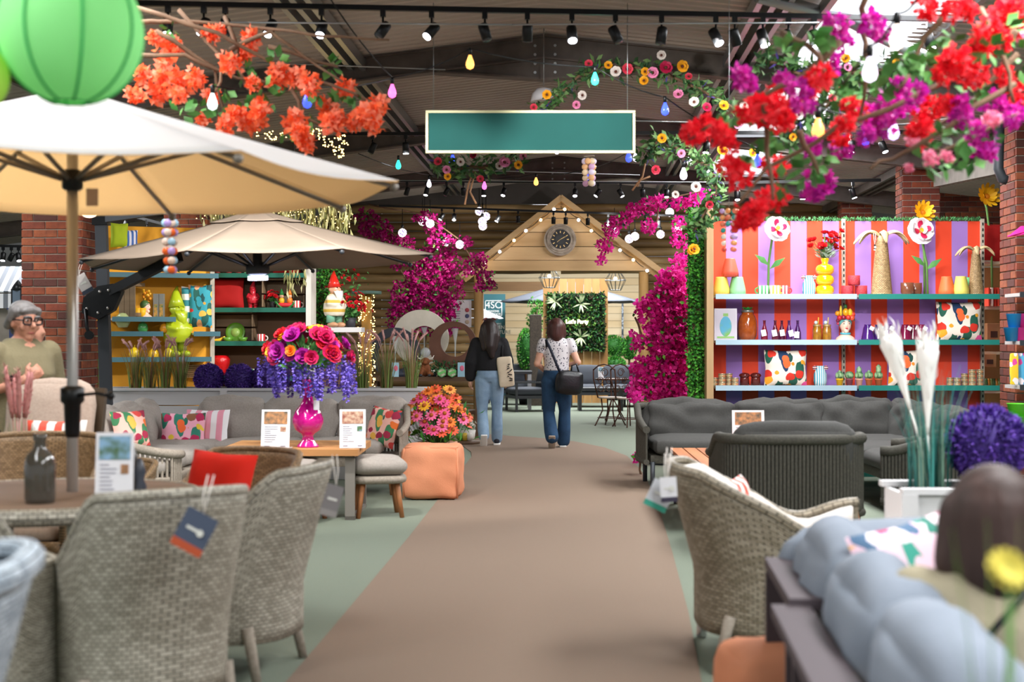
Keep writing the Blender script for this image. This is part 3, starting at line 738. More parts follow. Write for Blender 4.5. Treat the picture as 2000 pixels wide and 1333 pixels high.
# ---- teak table with U legs, menus and vase on it
t = thing('teak_dining_table', 'teak topped table with grey metal loop legs in front of the corner sofa', 'table', cc(-1.72, 11.4), RA)
mb = MB()
for k in range(8): 
    mb = MB(); mb.box((0, -.5+.0625+k*.125, .525), (1.08, .121, .05)); o = part('plank', mb, [teak, wood('teak pale', '#cf9c66', '#aa7746', 'X', 8)][k % 2], t)
mb = MB(); mb.box((-.0, -.503, .525), (.05, .006, .018)); part('maker_plate', mb, chrome, t)
for sx in (-1, 1):
    mb = MB()
    for y in (-.42, .42): mb.box((sx*.47, y, .25), (.075, .03, .5))
    mb.box((sx*.47, 0, .015), (.075, .87, .03)); mb.box((sx*.47, 0, .49), (.075, .87, .025)); part('loop_leg', mb, alu, t)
q = cc(-1.83, 10.98); menu('white menu with a dark photo left of the magenta vase', (q.x, q.y, .552), .225, .30, RA-.1, .12, 1, 2)
q = cc(-1.235, 11.02); menu('white menu with food photos to the right of the magenta vase', (q.x, q.y, .552), .20, .30, RA+.1, .12, 2, 3)
mag = mat('magenta glaze', '#c3107f', .12, coat=.8)
q = cc(-1.60, 11.15)
t = thing('bouquet_vase', 'glossy magenta onion-necked vase filled with a bright artificial bouquet', 'vase', (q.x, q.y, .551), RA)
mb = MB(); mb.lathe([(0, 0), (.088, 0), (.085, .012), (.05, .05), (.04, .085), (.055, .105), (.1, .135), (.122, .19), (.122, .225), (.1, .28), (.06, .33), (.04, .37), (.036, .45), (.045, .52), (.05, .53)], n=28); part('vase', mb, mag, t)
mb = MB(); mb.box((.075, -.06, .33), (.045, .004, .075), rzm(.3)); part('price_tag', mb, acr, t)
BOUQ = t
# ---- ottomans
def ottoman(label, loc, rz, r=.225):
    t = thing('rope_ottoman', label, 'stool', loc, rz)
    mb = MB(); mb.rbox((0, 0, .40), (2*r, 2*r, .13), .07, 7, .02, .006); part('cushion', mb, fab_grey, t)
    mb = MB(); mb.tube([((r-.02)*math.copysign(abs(math.cos(a))**.5, math.cos(a)), (r-.02)*math.copysign(abs(math.sin(a))**.5, math.sin(a)), .30) for a in [k*pi/18 for k in range(36)]], .032, 8, closed=True); part('rope_rim', mb, rope_taupe, t)
    mb = MB(); mb.box((0, 0, .3), (2*r-.07, 2*r-.07, .04)); part('deck', mb, rope_taupe, t)
    for sx in (-1, 1):
        for sy in (-1, 1):
            mb = MB(); mb.tube([(sx*r*.62, sy*r*.62, .29), (sx*r*.82, sy*r*.82, 0)], [.025, .018], 8); part('leg', mb, teak_z, t)
    return t
ottoman('light grey cushioned stool with teak legs under the table beside the coral pouffe', CZ(738, 11.25), RA+.2, .21)
ottoman('light grey cushioned stool with teak legs half hidden behind the wicker chair', CZ(575, 10.9), RA-.1, .235)
mb = MB(); mb.rbox((0, 0, .24), (.50, .46, .45), .05, 14, .012, .022, seed=3)
o = solo('pouffe', mb, coral, 'square coral fabric pouffe at the walkway edge', 'pouffe', CZ(846, 12.5), RA-.06)
mb = MB(); mb.tube([(-.225, -.205, .452), (.225, -.205, .452), (.225, .205, .452), (-.225, .205, .452)], .009, 6, closed=True); part('seam', mb, coral, o)
for sx in (-1, 1): mb = MB(); mb.tube([(sx*.235, -.217, .02), (sx*.238, -.22, .24), (sx*.228, -.208, .45)], .009, 6); part('seam', mb, coral, o)
mb = MB(); mb.rbox((0, 0, .185), (.40, .40, .36), .06, 8, .03, .014, seed=8)
o = solo('pouffe', mb, coral, 'coral fabric pouffe beside the blue-grey sofa in front', 'pouffe', CZ(1535, 4.75), RA+.1)

# ---- right: charcoal rope sofa, rope chairs, slatted teak table
t = thing('charcoal_corner_sofa', 'charcoal corner sofa with plump back cushions below the striped shelves', 'sofa', cc(2.6, 13.4), RA)
def rc(x, d): return (x-2.6, d-13.4)
mb = MB(); mb.rbox((*rc(2.55, 13.55), .28), (2.55, .8, .10), .03, 4); mb.rbox((*rc(3.45, 12.5), .28), (.8, 2.7, .10), .03, 4); part('base', mb, rope_dark, t)
for k, x in enumerate((1.72, 2.52)):
    mb = MB(); mb.rbox((*rc(x, 13.48), .40), (.8, .78, .15), .06, 6, .02, .01); part('seat_cushion', mb, fab_char, t)
for d in (13.4, 12.5, 11.7):
    mb = MB(); mb.rbox((*rc(3.4, d), .40), (.85, .8, .15), .06, 6, .02, .01); part('seat_cushion', mb, fab_char, t)
for k, (x, w2, h2) in enumerate(((1.74, .88, .42), (2.62, .88, .43), (3.36, .74, .46))):
    mb = MB(); mb.rbox((*rc(x, 13.92), .575), (w2, .2, h2), .08, 18, .035, .04, rx(math.radians(-13)), seed=k*3); part('back_cushion', mb, fab_char, t)
for k, d in enumerate((13.75, 13.0, 12.3)):
    mb = MB(); mb.rbox((*rc(3.78, d), .575), (.2, .7, .44), .08, 16, .03, .04, ry(math.radians(13)), seed=k*5+1); part('back_cushion', mb, fab_char, t)
rope_wall(t, [rc(1.5, 14.05), rc(1.3, 14.02), rc(1.22, 13.9), rc(1.2, 13.5), rc(1.24, 13.1)], .26, lambda s: .74-.18*sstep(.3, 1, s), .035, .012, 44, rope_dark)
for (x, d) in ((1.3, 13.9), (1.3, 13.15), (3.7, 14.0), (3.7, 11.5), (3.1, 11.5)):
    mb = MB(); x_, y_ = rc(x, d); mb.tube([(x_, y_, .26), (x_, y_, 0)], .022, 8); part('leg', mb, dark_m, t)
def rope_chair(label, loc, rz, hw=.48, back=.73):
    t = thing('rope_lounge_chair', label, 'armchair', loc, rz)
    pts = [upath(k/40, hw, .38, -.36)[0] for k in range(41)]
    zf = lambda s: .60+(back-.60)*(1-sstep(.62, .95, abs(s*2-1)))
    rope_wall(t, [(p.x, p.y) for p in pts], .24, zf, .036, .0125, 86, rope_dark)
    mb = MB(); mb.rbox((0, .02, .3), (2*hw-.08, .7, .1), .03, 4); part('base', mb, rope_dark, t)
    mb = MB(); mb.rbox((0, .06, .42), (2*hw-.12, .66, .14), .06, 6, .02, .01); part('seat_cushion', mb, fab_char, t)
    mb = MB(); mb.rbox((0, -.22, .60), (2*hw-.14, .17, .46), .08, 8, .03, .02, rx(math.radians(12))); part('back_cushion', mb, fab_char, t)
    for sx in (-1, 1):
        for y in (-.28, .3): mb = MB(); mb.tube([(sx*(hw-.08), y, .28), (sx*(hw-.05), y, 0)], [.024, .018], 8); part('leg', mb, teak_z, t)
    return t
rope_chair('dark rope lounge chair with its corded back to the walkway viewer', CZ(1538, 9.7), RA, .475, .735)
rope_chair('dark rope chair half hidden behind the white planter box', CZ(1835, 10.4), RA+math.radians(70), .42, .68)
t = thing('slatted_table', 'low table of teak slats between charcoal sofa and rope chair', 'table', cc(1.95, 11.2), RA-.03)
for k in range(11):
    mb = MB(); mb.box((-.58+k*.112, 0, .455), (.1, 1.8, .03)); part('slat', mb, teak_y, t)
mb = MB(); mb.box((0, -.86, .425), (1.2, .05, .03)); mb.box((0, .86, .425), (1.2, .05, .03)); part('frame', mb, black, t)
for sx in (-1, 1):
    for sy in (-1, 1): mb = MB(); mb.box((sx*.58, sy*.84, .205), (.05, .05, .41)); part('leg', mb, black, t)
q = cc(1.98, 11.9); menu('white menu with a photo behind the rope chair on the slatted table', (q.x, q.y, .471), .27, .33, RA, .1, 1, 4)
cushion('pink striped cushion standing in the cream lounge chair', P(1437, 1000, 6.25), .34, .3, .11, str_red, RA+1.2, -.1)

# ---- foreground sofa on the right with its sitter
t = thing('aluminium_sofa', 'blue-grey cushioned sofa with flat brown aluminium frame close to the camera', 'sofa', cc(1.115, 3.8), RA-.0875)
def fc(x, d): return (x-1.2, d-3.8)
frm = mat('bronze aluminium', '#4d4347', .75, 0)
mb = MB(); mb.box((*fc(.905, 4.42), .64), (.10, .78, .035)); part('arm_board', mb, frm, t)
mb = MB(); mb.box((*fc(.86, 3.2), .62), (.11, 1.7, .035)); part('back_board', mb, frm, t)
for d in (4.72, 4.08, 3.9, 2.6): mb = MB(); mb.box((*fc(.88, d), .31), (.06, .04, .62)); part('upright', mb, frm, t)
mb = MB(); mb.box((*fc(1.5, 3.7), .24), (1.2, 2.2, .08)); part('seat_frame', mb, frm, t)
for k, d in enumerate((4.36, 3.62, 2.88)):
    mb = MB(); mb.rbox((*fc(1.08, d), .59), (.24, .76, .44), .11, 9, .03, .02, ry(math.radians(-10)), seed=k*2); part('back_cushion', mb, fab_blue, t)
mb = MB(); mb.rbox((*fc(1.50, 4.80), .565), (1.15, .24, .40), .11, 9, .03, .02, rx(math.radians(-8)), seed=4); part('back_cushion', mb, fab_blue, t)
for k, d in enumerate((4.3, 3.45, 2.6)):
    mb = MB(); mb.rbox((*fc(1.6, d), .36), (.95, .82, .16), .07, 6, .02, .01); part('seat_cushion', mb, fab_blue, t)
pink_trop = floral('tropical on pale pink', '#eec9d6', ['#e2458c', '#f0b13c', '#c2326e', '#eec9d6', '#f4e9ec'], ['#2f7f6e', '#3a9a86', '#51708f'], 14)
cushion('pale pink tropical print cushion on the blue-grey sofa', P(1795, 1140, 4.05), .36, .36, .13, pink_trop, RA+.35, -.3, -.2)

# ---- white planter boxes
wpaint = mat('white paint', '#d2d0d1', .55, bump=.1, bs=30); soil = mat('soil', '#3b2d24', .95)
def planter(label, x0, x1, d, dp, h, nb=5, posts=(0, 1)):
    q = cc((x0+x1)/2, d); t = thing('timber_planter', label, 'planter', q, RA); L_ = x1-x0
    bh = h/nb
    for k in range(nb):
        mb = MB(); mb.box((0, -dp/2, bh*(k+.5)), (L_, .025, bh-.008)); bevel(part('front_board', mb, wpaint, t), .003, 1)
        for sx in (-1, 1): mb = MB(); mb.box((sx*L_/2, 0, bh*(k+.5)), (.025, dp, bh-.008)); part('side_board', mb, wpaint, t)
    for s in posts:
        mb = MB(); mb.box((-L_/2+L_*s, -dp/2-.012, h/2), (.07, .05, h)); part('post', mb, wpaint, t)
    mb = MB(); mb.box((0, 0, h-.06), (L_-.05, dp-.05, .05)); part('soil', mb, soil, t)
    mb = MB(); mb.box((0, -dp/2-.005, h+.012), (L_+.06, .06, .025)); mb.box((0, dp/2+.005, h+.012), (L_+.06, .06, .025)); part('rim', mb, wpaint, t)
    return t
planter('long white timber planter behind the light grey corner sofa', -4.35, -.87, 14.3, .42, .885, 6, (0, .43, 1))
planter('white timber planter box with white plumes beside the lounge chair', 1.72, 2.5, 6.35, .34, .725, 4, (0, 1))
# ================================================================ PARASOLS, LANTERN, HANGING SIGN, LIGHTS
can_w = mat('canopy white', '#f5f6f8', .8, tl=.42); can_u = mat('canopy under', '#ecc286', .8, tl=.55)  # underside tan puts the warm light through the cloth into its colour
can_t = mat('canopy taupe', '#a59484', .85, c2='#988777', ns=2, tl=.2)
silver = mat('silver pole', '#b3b0ac', .35, .7); grey_rib = mat('grey rib', '#7d756c', .45, .3)
def canopy(parent, r, zedge, zap, n, rot, m, sag=.05, valance=0):
    """n gores with ridges along the ribs, edges dipping in between"""
    for k in range(n):
        a0, a1 = rot+2*pi*k/n, rot+2*pi*(k+1)/n
        def fn(u, v, a0=a0, a1=a1):
            p0 = V((math.cos(a0), math.sin(a0), 0))*r; p1 = V((math.cos(a1), math.sin(a1), 0))*r
            e = p0.lerp(p1, u)*(1-.03*math.sin(pi*u)); z = zap+(zedge-zap)*(v**.93)
            return V((e.x*v, e.y*v, z-sag*math.sin(pi*u)*math.sin(pi*v*.5)*v*.6))
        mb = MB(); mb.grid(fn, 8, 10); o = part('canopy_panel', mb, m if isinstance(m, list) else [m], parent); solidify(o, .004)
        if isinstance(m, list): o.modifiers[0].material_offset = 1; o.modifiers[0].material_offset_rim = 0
def ribs(parent, r, zedge, zap, n, rot, zhub, m, strut=.55):
    for k in range(n):
        a = rot+2*pi*k/n; d = V((math.cos(a), math.sin(a), 0))
        mb = MB(); mb.tube([d*.04+V((0, 0, zap-.06)), d*r*.985+V((0, 0, zedge-.012))], .011, 6); b_ = part('rib', mb, m, parent)
        t = strut; pz = zap-.06+(zedge-.012-zap+.06)*t
        mb = MB(); mb.tube([d*.05+V((0, 0, zhub)), d*r*t+V((0, 0, pz))], .011, 6); part('strut', mb, m, b_)
        mb = MB(); mb.ball(d*r*.985+V((0, 0, zedge-.015)), .02, 8, 6); part('tip', mb, m, b_)
# white parasol through the round table
q = cc(-1.87, 6.05)
t = thing('garden_parasol', 'large white parasol on a silver pole through the round table', 'parasol', q, RA)
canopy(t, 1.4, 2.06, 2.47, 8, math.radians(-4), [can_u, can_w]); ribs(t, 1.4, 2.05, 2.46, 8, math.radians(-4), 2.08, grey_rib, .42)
mb = MB(); mb.tube([(0, 0, .0), (0, 0, 2.44)], .024, 12); part('pole', mb, silver, t)
mb = MB(); mb.lathe([(.03, 2.03), (.045, 2.04), (.045, 2.11), (.03, 2.12)], n=12); part('hub', mb, black, t)
mb = MB(); mb.lathe([(.026, 0.98), (.032, 1.0), (.036, 1.12), (.05, 1.135), (.05, 1.19), (.03, 1.2)], n=14); part('collar', mb, black, t)
mb = MB(); mb.lathe([(.02, 2.44), (.035, 2.46), (.03, 2.5), (0, 2.52)], n=12); part('finial', mb, can_w, t)
mb = MB(); mb.tube([(.03, -.03, 1.16), (.12, -.06, 1.17), (.17, -.06, 1.16)], .008, 6); mb.ball((.18, -.06, 1.16), .018, 8, 6); part('crank', mb, black, t)
mb = MB(); mb.box((.09, -.02, 2.0), (.05, .003, .075)); part('care_label', mb, mat('label', '#b79c86', .7), t)
mb = MB(); mb.rbox((0, 0, .05), (.5, .5, .1), .03, 4); part('base', mb, dark_m, t)
# taupe cantilever parasol
q = cc(-2.09, 12.0)
t = thing('cantilever_parasol', 'taupe cantilever parasol with charcoal mast over the grey corner sofa', 'parasol', q, RA)
t.rotation_euler = (math.radians(0), math.radians(-1.6), RA)
canopy(t, 1.52, 2.06, 2.48, 8, math.radians(-10), can_t, .04)
canopy(t, .42, 2.372, 2.50, 8, math.radians(-10), can_t, .01)
ribs(t, 1.52, 2.05, 2.47, 8, math.radians(-10), 2.0, dark_m, .45)
mb = MB(); mb.lathe([(.03, 1.93), (.1, 1.95), (.1, 2.02), (.04, 2.05), (.03, 2.5)], n=16); part('hub', mb, dark_m, t)
mb = MB(); mb.lathe([(.085, 1.895), (.085, 1.93)], n=18); part('lamp', mb, mat('parasol lamp', '#d5dcff', .3, emit=9), t)
mb = MB(); mb.lathe([(.03, 2.52), (.045, 2.54), (.03, 2.62)], n=12); part('finial', mb, dark_m, t)
m0 = V((-1.58, .95, 0)); 
mb = MB(); mb.box((m0.x, m0.y, 1.30), (.10, .08, 2.6)); part('mast', mb, dark_m, t)
mb = MB(); mb.bar((m0.x, m0.y, 2.54), (0, 0, 2.60), .05, .08); part('upper_arm', mb, dark_m, t)
mb = MB(); mb.box((m0.x, m0.y, 2.55), (.14, .12, .14)); part('mast_head', mb, black, t)
mb = MB(); mb.bar((m0.x+.06, m0.y-.06, 1.86), (-.75, .42, 2.14), .06, .08); part('support_arm', mb, black, t)
jb = MB(); M = Matrix.Translation((m0.x, m0.y-.06, 1.82)); jb.prism([(-.17, -.14), (-.02, -.2), (.12, -.12), (.2, .05), (.12, .12), (-.02, .1), (-.15, .0)], .1, M)
jo = part('tilt_housing', jb, black, t)
for (x, z) in ((-.12, -.1), (.0, .05), (.08, .06), (-.02, -.14), (.07, -.1)): mb = MB(); mb.ball((m0.x+x, m0.y-.115, 1.82+z), .014, 8, 5); part('bolt', mb, silver, jo)
mb = MB(); mb.tube([(m0.x-.13, m0.y-.12, 1.72), (m0.x-.12, m0.y-.13, 1.55), (m0.x-.09, m0.y-.13, 1.46)], .016, 8); mb.lathe([(.04, -.02), (.04, .02)], (m0.x-.1, m0.y-.13, 1.48), 14, M=rx(pi/2)); part('crank', mb, black, t)
mb = MB(); mb.box((m0.x, m0.y, .05), (.7, .7, .1)); part('base', mb, dark_m, t)
swing_tag('pale card tag with dark foot hanging from the taupe parasol edge', P(155, 538, 11.9), .1, .17, math.radians(-30), ('#c9c2bf', '#30394a'))
# green paper lantern
lan = mat('green paper', '#86d884', .8, c2='#96e492', ns=2, emit=.25, tl=.3); lan_r = mat('lantern rib', '#37b05a', .8)  # shade emission stands in for ambient light through the green paper
q = P(138, 62, 4.0)
t = thing('paper_lantern', 'big round green paper lantern hanging over the white parasol', 'lantern', q)
mb = MB(); mb.lathe([(.2*math.sin(a), -.205*math.cos(a)) for a in [pi*(.08+.84*k/28) for k in range(29)]], n=40, caps=False); part('shade', mb, lan, t)
for k in range(8):
    a = k*pi/4+.5; mb = MB(); mb.tube([(.2015*math.sin(b)*math.cos(a), .2015*math.sin(b)*math.sin(a), -.2065*math.cos(b)) for b in [pi*(.08+.84*j/20) for j in range(21)]], .0045, 5); part('rib', mb, lan_r, t)
mb = MB(); mb.tube([(.052*math.cos(a), .052*math.sin(a), -.198) for a in [k*pi/8 for k in range(16)]], .004, 5, closed=True); part('ring', mb, lan_r, t)
mb = MB(); mb.tube([(0, 0, .19), (0, 0, 2.3)], .003, 5); part('cord', mb, black, t)
q = P(-55, 150, 3.9); mb = MB(); mb.lathe([(.1*math.sin(a), -.1*math.cos(a)) for a in [pi*k/16 for k in range(17)]], n=24, caps=False); solo('paper_lantern', mb, mat('lime paper', '#a8d84f', .8, emit=.15), 'smaller lime paper lantern cut by the picture edge beside the big one', 'lantern', q)  # slight emission stands in for light through the lime paper
# blank green sign
q = P(1036, 258, 11.0)
t = thing('hanging_sign', 'blank deep green hanging sign board with cream border', 'sign', q, RA)
mb = MB(); mb.box((0, 0, 0), (1.57, .03, .29)); part('board', mb, mat('sign green', '#0e4a46', .85, c2='#12524e', ns=3, amt=.6), t)
for z in (-.155, .155): mb = MB(); mb.box((0, 0, z), (1.62, .04, .02)); part('border', mb, mat('sign cream', '#d9d6a8', .5), t)
for x in (-.8, .8): mb = MB(); mb.box((x, 0, 0), (.02, .04, .3)); part('border', mb, mat('sign cream', '#d9d6a8', .5), t)
for x in (-.75, .75): mb = MB(); mb.tube([(x, 0, .16), (x, 0, 1.0)], .003, 5); part('hanging_wire', mb, galv, t)

# ---- track rails and spotlight heads
lens_on = mat('spot lens lit', '#f4f3ff', .3, emit=16); lens_off = mat('spot lens dark', '#3d4043', .2)
def spot_mesh():
    a = MB(); a.box((0, 0, -.03), (.035, .035, .06)); a.tube([(0, 0, -.06), (0, 0, -.13)], .008, 6)
    b = MB(); b.lathe([(.0, .055), (.034, .055), (.036, .04), (.036, -.06), (.031, -.06)], n=14)
    c = MB(); c.lathe([(0, -.064), (.030, -.064), (.030, -.052)], n=14)
    return a.mesh('stem', black), b.mesh('lamp_body', black), c.mesh('lens', lens_on), c.mesh('lens', lens_off)
SM = spot_mesh()
def rail(label, a, b, spots, where, size=1.0, gname=None):
    """spots: list of (t along rail 0..1, lit, tilt x, tilt y)"""
    mb = MB(); mb.bar(a, b, .035*size, .035*size); solo('lighting_rail', mb, black, label, 'light rail')
    ords = 'first second third fourth fifth sixth seventh eighth ninth tenth eleventh twelfth thirteenth fourteenth fifteenth sixteenth seventeenth eighteenth nineteenth'.split()
    for i, (t, lit, tx, ty) in enumerate(sorted(spots)):
        p = V(a).lerp(V(b), t)
        s = thing('track_spotlight', ('lit' if lit else 'unlit')+' black spotlight head, '+ords[i]+' from the left on '+where, 'spotlight', p, 0, ('lit' if lit else 'unlit')+' spotlights on '+where)
        s.scale = (size,)*3
        link('stem', SM[0], s)
        bd = link('lamp_body', SM[1], s, (0, 0, -.15), (tx, ty, 0)); link('lens', SM[2] if lit else SM[3], bd)
def rt(pxs, a, b): return [((px-a)/(b-a), l, tx, ty) for px, l, tx, ty in pxs]
rail('long black light rail across the top of the hall, nearest row', P(150, 4, 9.7), P(1980, 40, 9.7),
     rt([(328, 1, -.3, .0), (398, 1, -.4, .25), (440, 0, -.2, .0), (528, 1, -.5, .3), (628, 1, -.6, .1), (748, 0, -.5, .5), (843, 1, -.5, .6), (947, 0, -.2, -.3), (1030, 0, .1, .05), (1117, 1, -.5, -.1), (1202, 0, -.3, -.4), (1292, 0, -.2, .15), (1398, 1, -.4, -.4), (1435, 0, .2, -.3), (1490, 1, -.3, -.25), (1540, 0, -.3, -.4), (1590, 1, -.2, -.2), (1815, 1, -.3, -.2), (1752, 1, -.2, .3)], 150, 1980), 'the nearest rail above the flowers')
rail('black light rail level with the green sign', P(660, 262, 15.2), P(1800, 258, 14.6),
     rt([(730, 0, -.2, .4), (797, 1, .0, -.05), (1302, 0, -.2, -.3), (1390, 1, -.2, .1), (1668, 1, -.2, .1), (1728, 1, -.3, -.3), (1100, 1, -.5, .3)], 660, 1800), 'the rail level with the green sign')
rail('black light rail below the green sign', P(690, 353, 18.8), P(1330, 358, 18.8),
     rt([(795, 0, -.1, .3), (833, 1, -.3, .2), (872, 0, -.2, .5), (905, 0, 0, 0), (984, 1, -.4, .2), (1123, 1, -.5, 0), (1168, 1, -.2, .6), (1212, 1, -.2, -.5), (1255, 0, 0, 0), (1302, 1, -.3, 0), (945, 1, -.2, 0)], 690, 1330), 'the rail below the green sign', .9)
rail('black light rail in front of the gable', P(740, 402, 20.6), P(1400, 424, 20.6),
     rt([(863, 1, -.2, .5), (887, 1, -.5, 0), (973, 1, -.2, .5), (1012, 0, 0, 0), (1081, 0, 0, 0), (1105, 0, 0, 0), (1148, 0, 0, 0), (1188, 1, -.3, .2), (1220, 0, -.2, .4), (1260, 1, -.2, 0), (1286, 0, 0, 0)], 740, 1400), 'the rail in front of the gable', .85)
rail('short black light rail far beyond the brick pillar', P(-20, 480, 20), P(62, 482, 20), rt([(6, 1, -.3, 0), (22, 0, 0, .5), (36, 1, -.3, -.3)], -20, 62), 'the far rail beyond the brick pillar')
rail('thin light rail over the left shelving', P(190, 405, 19.5), P(330, 440, 18.0), rt([(75/2+210, 1, -.3, .3), (290, 1, -.3, -.3)], 190, 330), 'the rail over the left shelving')
rail('thin black light rail over the striped shelves', P(1380, 358, 17), P(1720, 352, 17), rt([(1568, 1, 0, 0), (1594, 1, -.2, 0), (1666, 1, -.1, -.3), (1440, 1, -.3, 0)], 1380, 1720), 'the thin rail over the striped shelves')
# spot beams at some rail heads, mostly lit ones, two at unlit heads
def spot(p, target, power, ang=70, col=(1, .975, .94)):
    l = bpy.data.lights.new('spot_beam', 'SPOT'); l.energy = power; l.spot_size = math.radians(ang); l.spot_blend = .6; l.color = col; l.shadow_soft_size = .06
    o = bpy.data.objects.new('spot_beam', l); COL.objects.link(o); o.location = p
    o.rotation_euler = (V(target)-V(p)).to_track_quat('-Z', 'Y').to_euler()
for (px, tx, ty, td, pw) in ((1398, 1480, 495, 14.9, 230), (1490, 1650, 495, 14.9, 230), (1590, 1830, 495, 14.9, 230), (1117, 1310, 650, 15.5, 160), (528, 600, 700, 11.5, 220), (628, 380, 820, 12.6, 220), (398, 300, 480, 12, 160), (843, 850, 800, 12.8, 140)):
    spot(P(px, 85, 9.6), P(tx, ty, td), pw, 34 if td == 14.9 else 70)
for (px, py, d, tx, ty, td, pw) in ((252, 430, 19.0, 300, 560, 16.2, 0), (797, 300, 15.0, 500, 600, 17.2, 220), (730, 300, 15.0, 330, 620, 16.1, 200), (797, 300, 15.0, 660, 600, 17.8, 120)):  # added beams that brighten the left shelving
    if pw: spot(P(px, py, d), P(tx, ty, td), pw, 60)
for (px, tx, ty, td, pw) in ((863, 830, 700, 21.5, 70), (973, 1000, 560, 24, 60), (1188, 1190, 470, 24, 60), (887, 720, 560, 24, 60), (1286, 1320, 520, 24, 90)):
    spot(P(px, 436, 20.4), P(tx, ty, td), pw, 90)

# ---- festoon bulbs hung on dark wires
def bulb_meshes():
    a = MB(); a.lathe([(.0, .0), (.013, .0), (.016, -.02), (.014, -.055), (.0, -.055)], n=10)
    b = MB(); b.lathe([(.012, -.055), (.016, -.07), (.03, -.105), (.034, -.13), (.026, -.155), (.0, -.168)], n=14)
    return a.mesh('socket', black), b
SOCK, BB = bulb_meshes(); BMESH = {}
def bulb(px, py, d, col, label, group, emit=1.8, sc=1.0):
    key = col
    if key not in BMESH: BMESH[key] = BB.mesh('glass_bulb', mat('bulb '+col, col, .2, emit=emit))
    t = thing('festoon_bulb', label, 'bulb', P(px, py, d), 0, group); t.scale = (sc,)*3
    link('socket', SOCK, t); link('glass_bulb', BMESH[key], t)
blue, pinkb, cyan, amber, wht = '#3a50ff', '#ff6ac0', '#38f5d0', '#ffb45a', '#f3f1ff'
for (px, py, d, col, lb) in ((918, 108, 9.4, amber, 'warm clear bulb hanging above the green sign'), (766, 165, 9.6, pinkb, 'pink lit bulb between orange blossom and green sign'),
    (600, 180, 8.6, blue, 'blue lit bulb among the orange blossom'), (415, 180, 7.9, '#cfe8e0', 'pale clear bulb low in the orange blossom'), (1162, 143, 10.4, cyan, 'turquoise lit bulb on the flower garland'),
    (1299, 202, 10.4, blue, 'blue lit bulb under the flower garland'), (778, 318, 14.5, cyan, 'turquoise lit bulb left of the green sign'), (838, 357, 16.5, wht, 'white lit bulb hanging left below the green sign'),
    (946, 361, 16.5, pinkb, 'pink lit bulb below the green sign'), (1047, 353, 16.5, amber, 'warm clear bulb below the middle of the green sign'), (1146, 342, 15.6, blue, 'blue lit bulb below the coloured discs'),
    (1242, 300, 13, wht, 'white bulb at the right corner of the green sign'), (1228, 300, 12.5, blue, 'blue bulb at the right corner of the green sign'), (884, 306, 12.5, blue, 'blue bulb in the small garland under the sign'),
    (1348, 305, 12, wht, 'clear bulb on the wire right of the sign'), (1480, 302, 9.5, blue, 'blue bulb beside the red blossom'), (1752, 38, 5.4, '#ffe9d8', 'big clear bulb at the top among magenta blossom'), (1699, 102, 5.4, '#f2e6ff', 'big frosted bulb among the red and magenta blossom'),
    (1745, 232, 7.0, '#d9c2ff', 'small violet bulb below the magenta blossom'), (1690, 255, 9, blue, 'blue bulb half hidden by magenta blossom'), (1335, 330, 11, wht, 'white bulb below the garland end'), (1598, 225, 6.4, amber, 'amber bulb in the yellow blossom')):
    bulb(px, py-14, d, col, lb, None, sc=.85)
# wires carrying them
wm = MB()
for pts_ in ([(640, -10, 9), (766, 152, 9.6), (918, 95, 9.4)], [(918, 95, 9.4), (1162, 130, 10.4), (1299, 190, 10.4), (1480, 290, 9.5)], [(700, 300, 14.5), (838, 342, 16.5), (946, 348, 16.5), (1047, 340, 16.5), (1146, 330, 15.6), (1242, 288, 13), (1348, 292, 12)], [(415, 168, 7.9), (600, 168, 8.6), (766, 152, 9.6)], [(1598, 210, 6.4), (1745, 220, 7.0), (1900, 200, 7)], [(1480, 290, 9.5), (1690, 243, 9), (1900, 220, 9)], [(1598, 210, 6.4), (1699, 88, 5.4), (1752, 24, 5.4), (1800, -20, 5.4)]):
    P3 = [P(*p) for p in pts_]
    for a, b in zip(P3[:-1], P3[1:]): wm.tube(arc(a, b, .03, 6), .005, 5)
solo('bulb_wire', wm, black, 'thin dark wires carrying the coloured bulbs', 'wire', kind='stuff')
# crackle globe lights by the gable
crk = mat('crackle globe', '#fff3ea', .3, c2='#6b5f85', ns=45, amt=.12, emit=2.2)
gm = MB(); gm.ball((0, 0, 0), .064, 14, 10); GL = gm.mesh('globe', crk)
for k, (px, py) in enumerate(((825, 433), (829, 431), (786, 455), (849, 484), (872, 473), (898, 478), (936, 413), (949, 423), (942, 433), (943, 442), (1240, 462), (1229, 467), (1290, 458), (1200, 452), (1308, 415), (1386, 410), (1324, 446), (840, 437))):
    t = thing('crackle_globe_light', 'lit crackle-glass globe hanging in the pink blossom beside the gable' , 'globe light', P(px, py, 21.5-(k % 3)*.3), 0, 'crackle globes by the gable')
    link('globe', GL, t); mb = MB(); mb.lathe([(.022, .07), (.022, .11), (.006, .12), (.004, .35)], n=8); part('socket', mb, black, t)
# coloured discs mobile behind the sign corner, beside bright lamp
# ================================================================ SHELVING AND GOODS
teal_e = mat('teal edge', '#1f7f74', .45); ice_e = mat('pale edge', '#a9c3d0', .4); shelf_w = mat('shelf top', '#b5b0ac', .6)
slot_m = mat('slotted upright', '#c9bfae', .5, c2='#a39a8b', ns=8); kraft = mat('kraft', '#b98d5e', .8, c2='#a57b4e', ns=10)
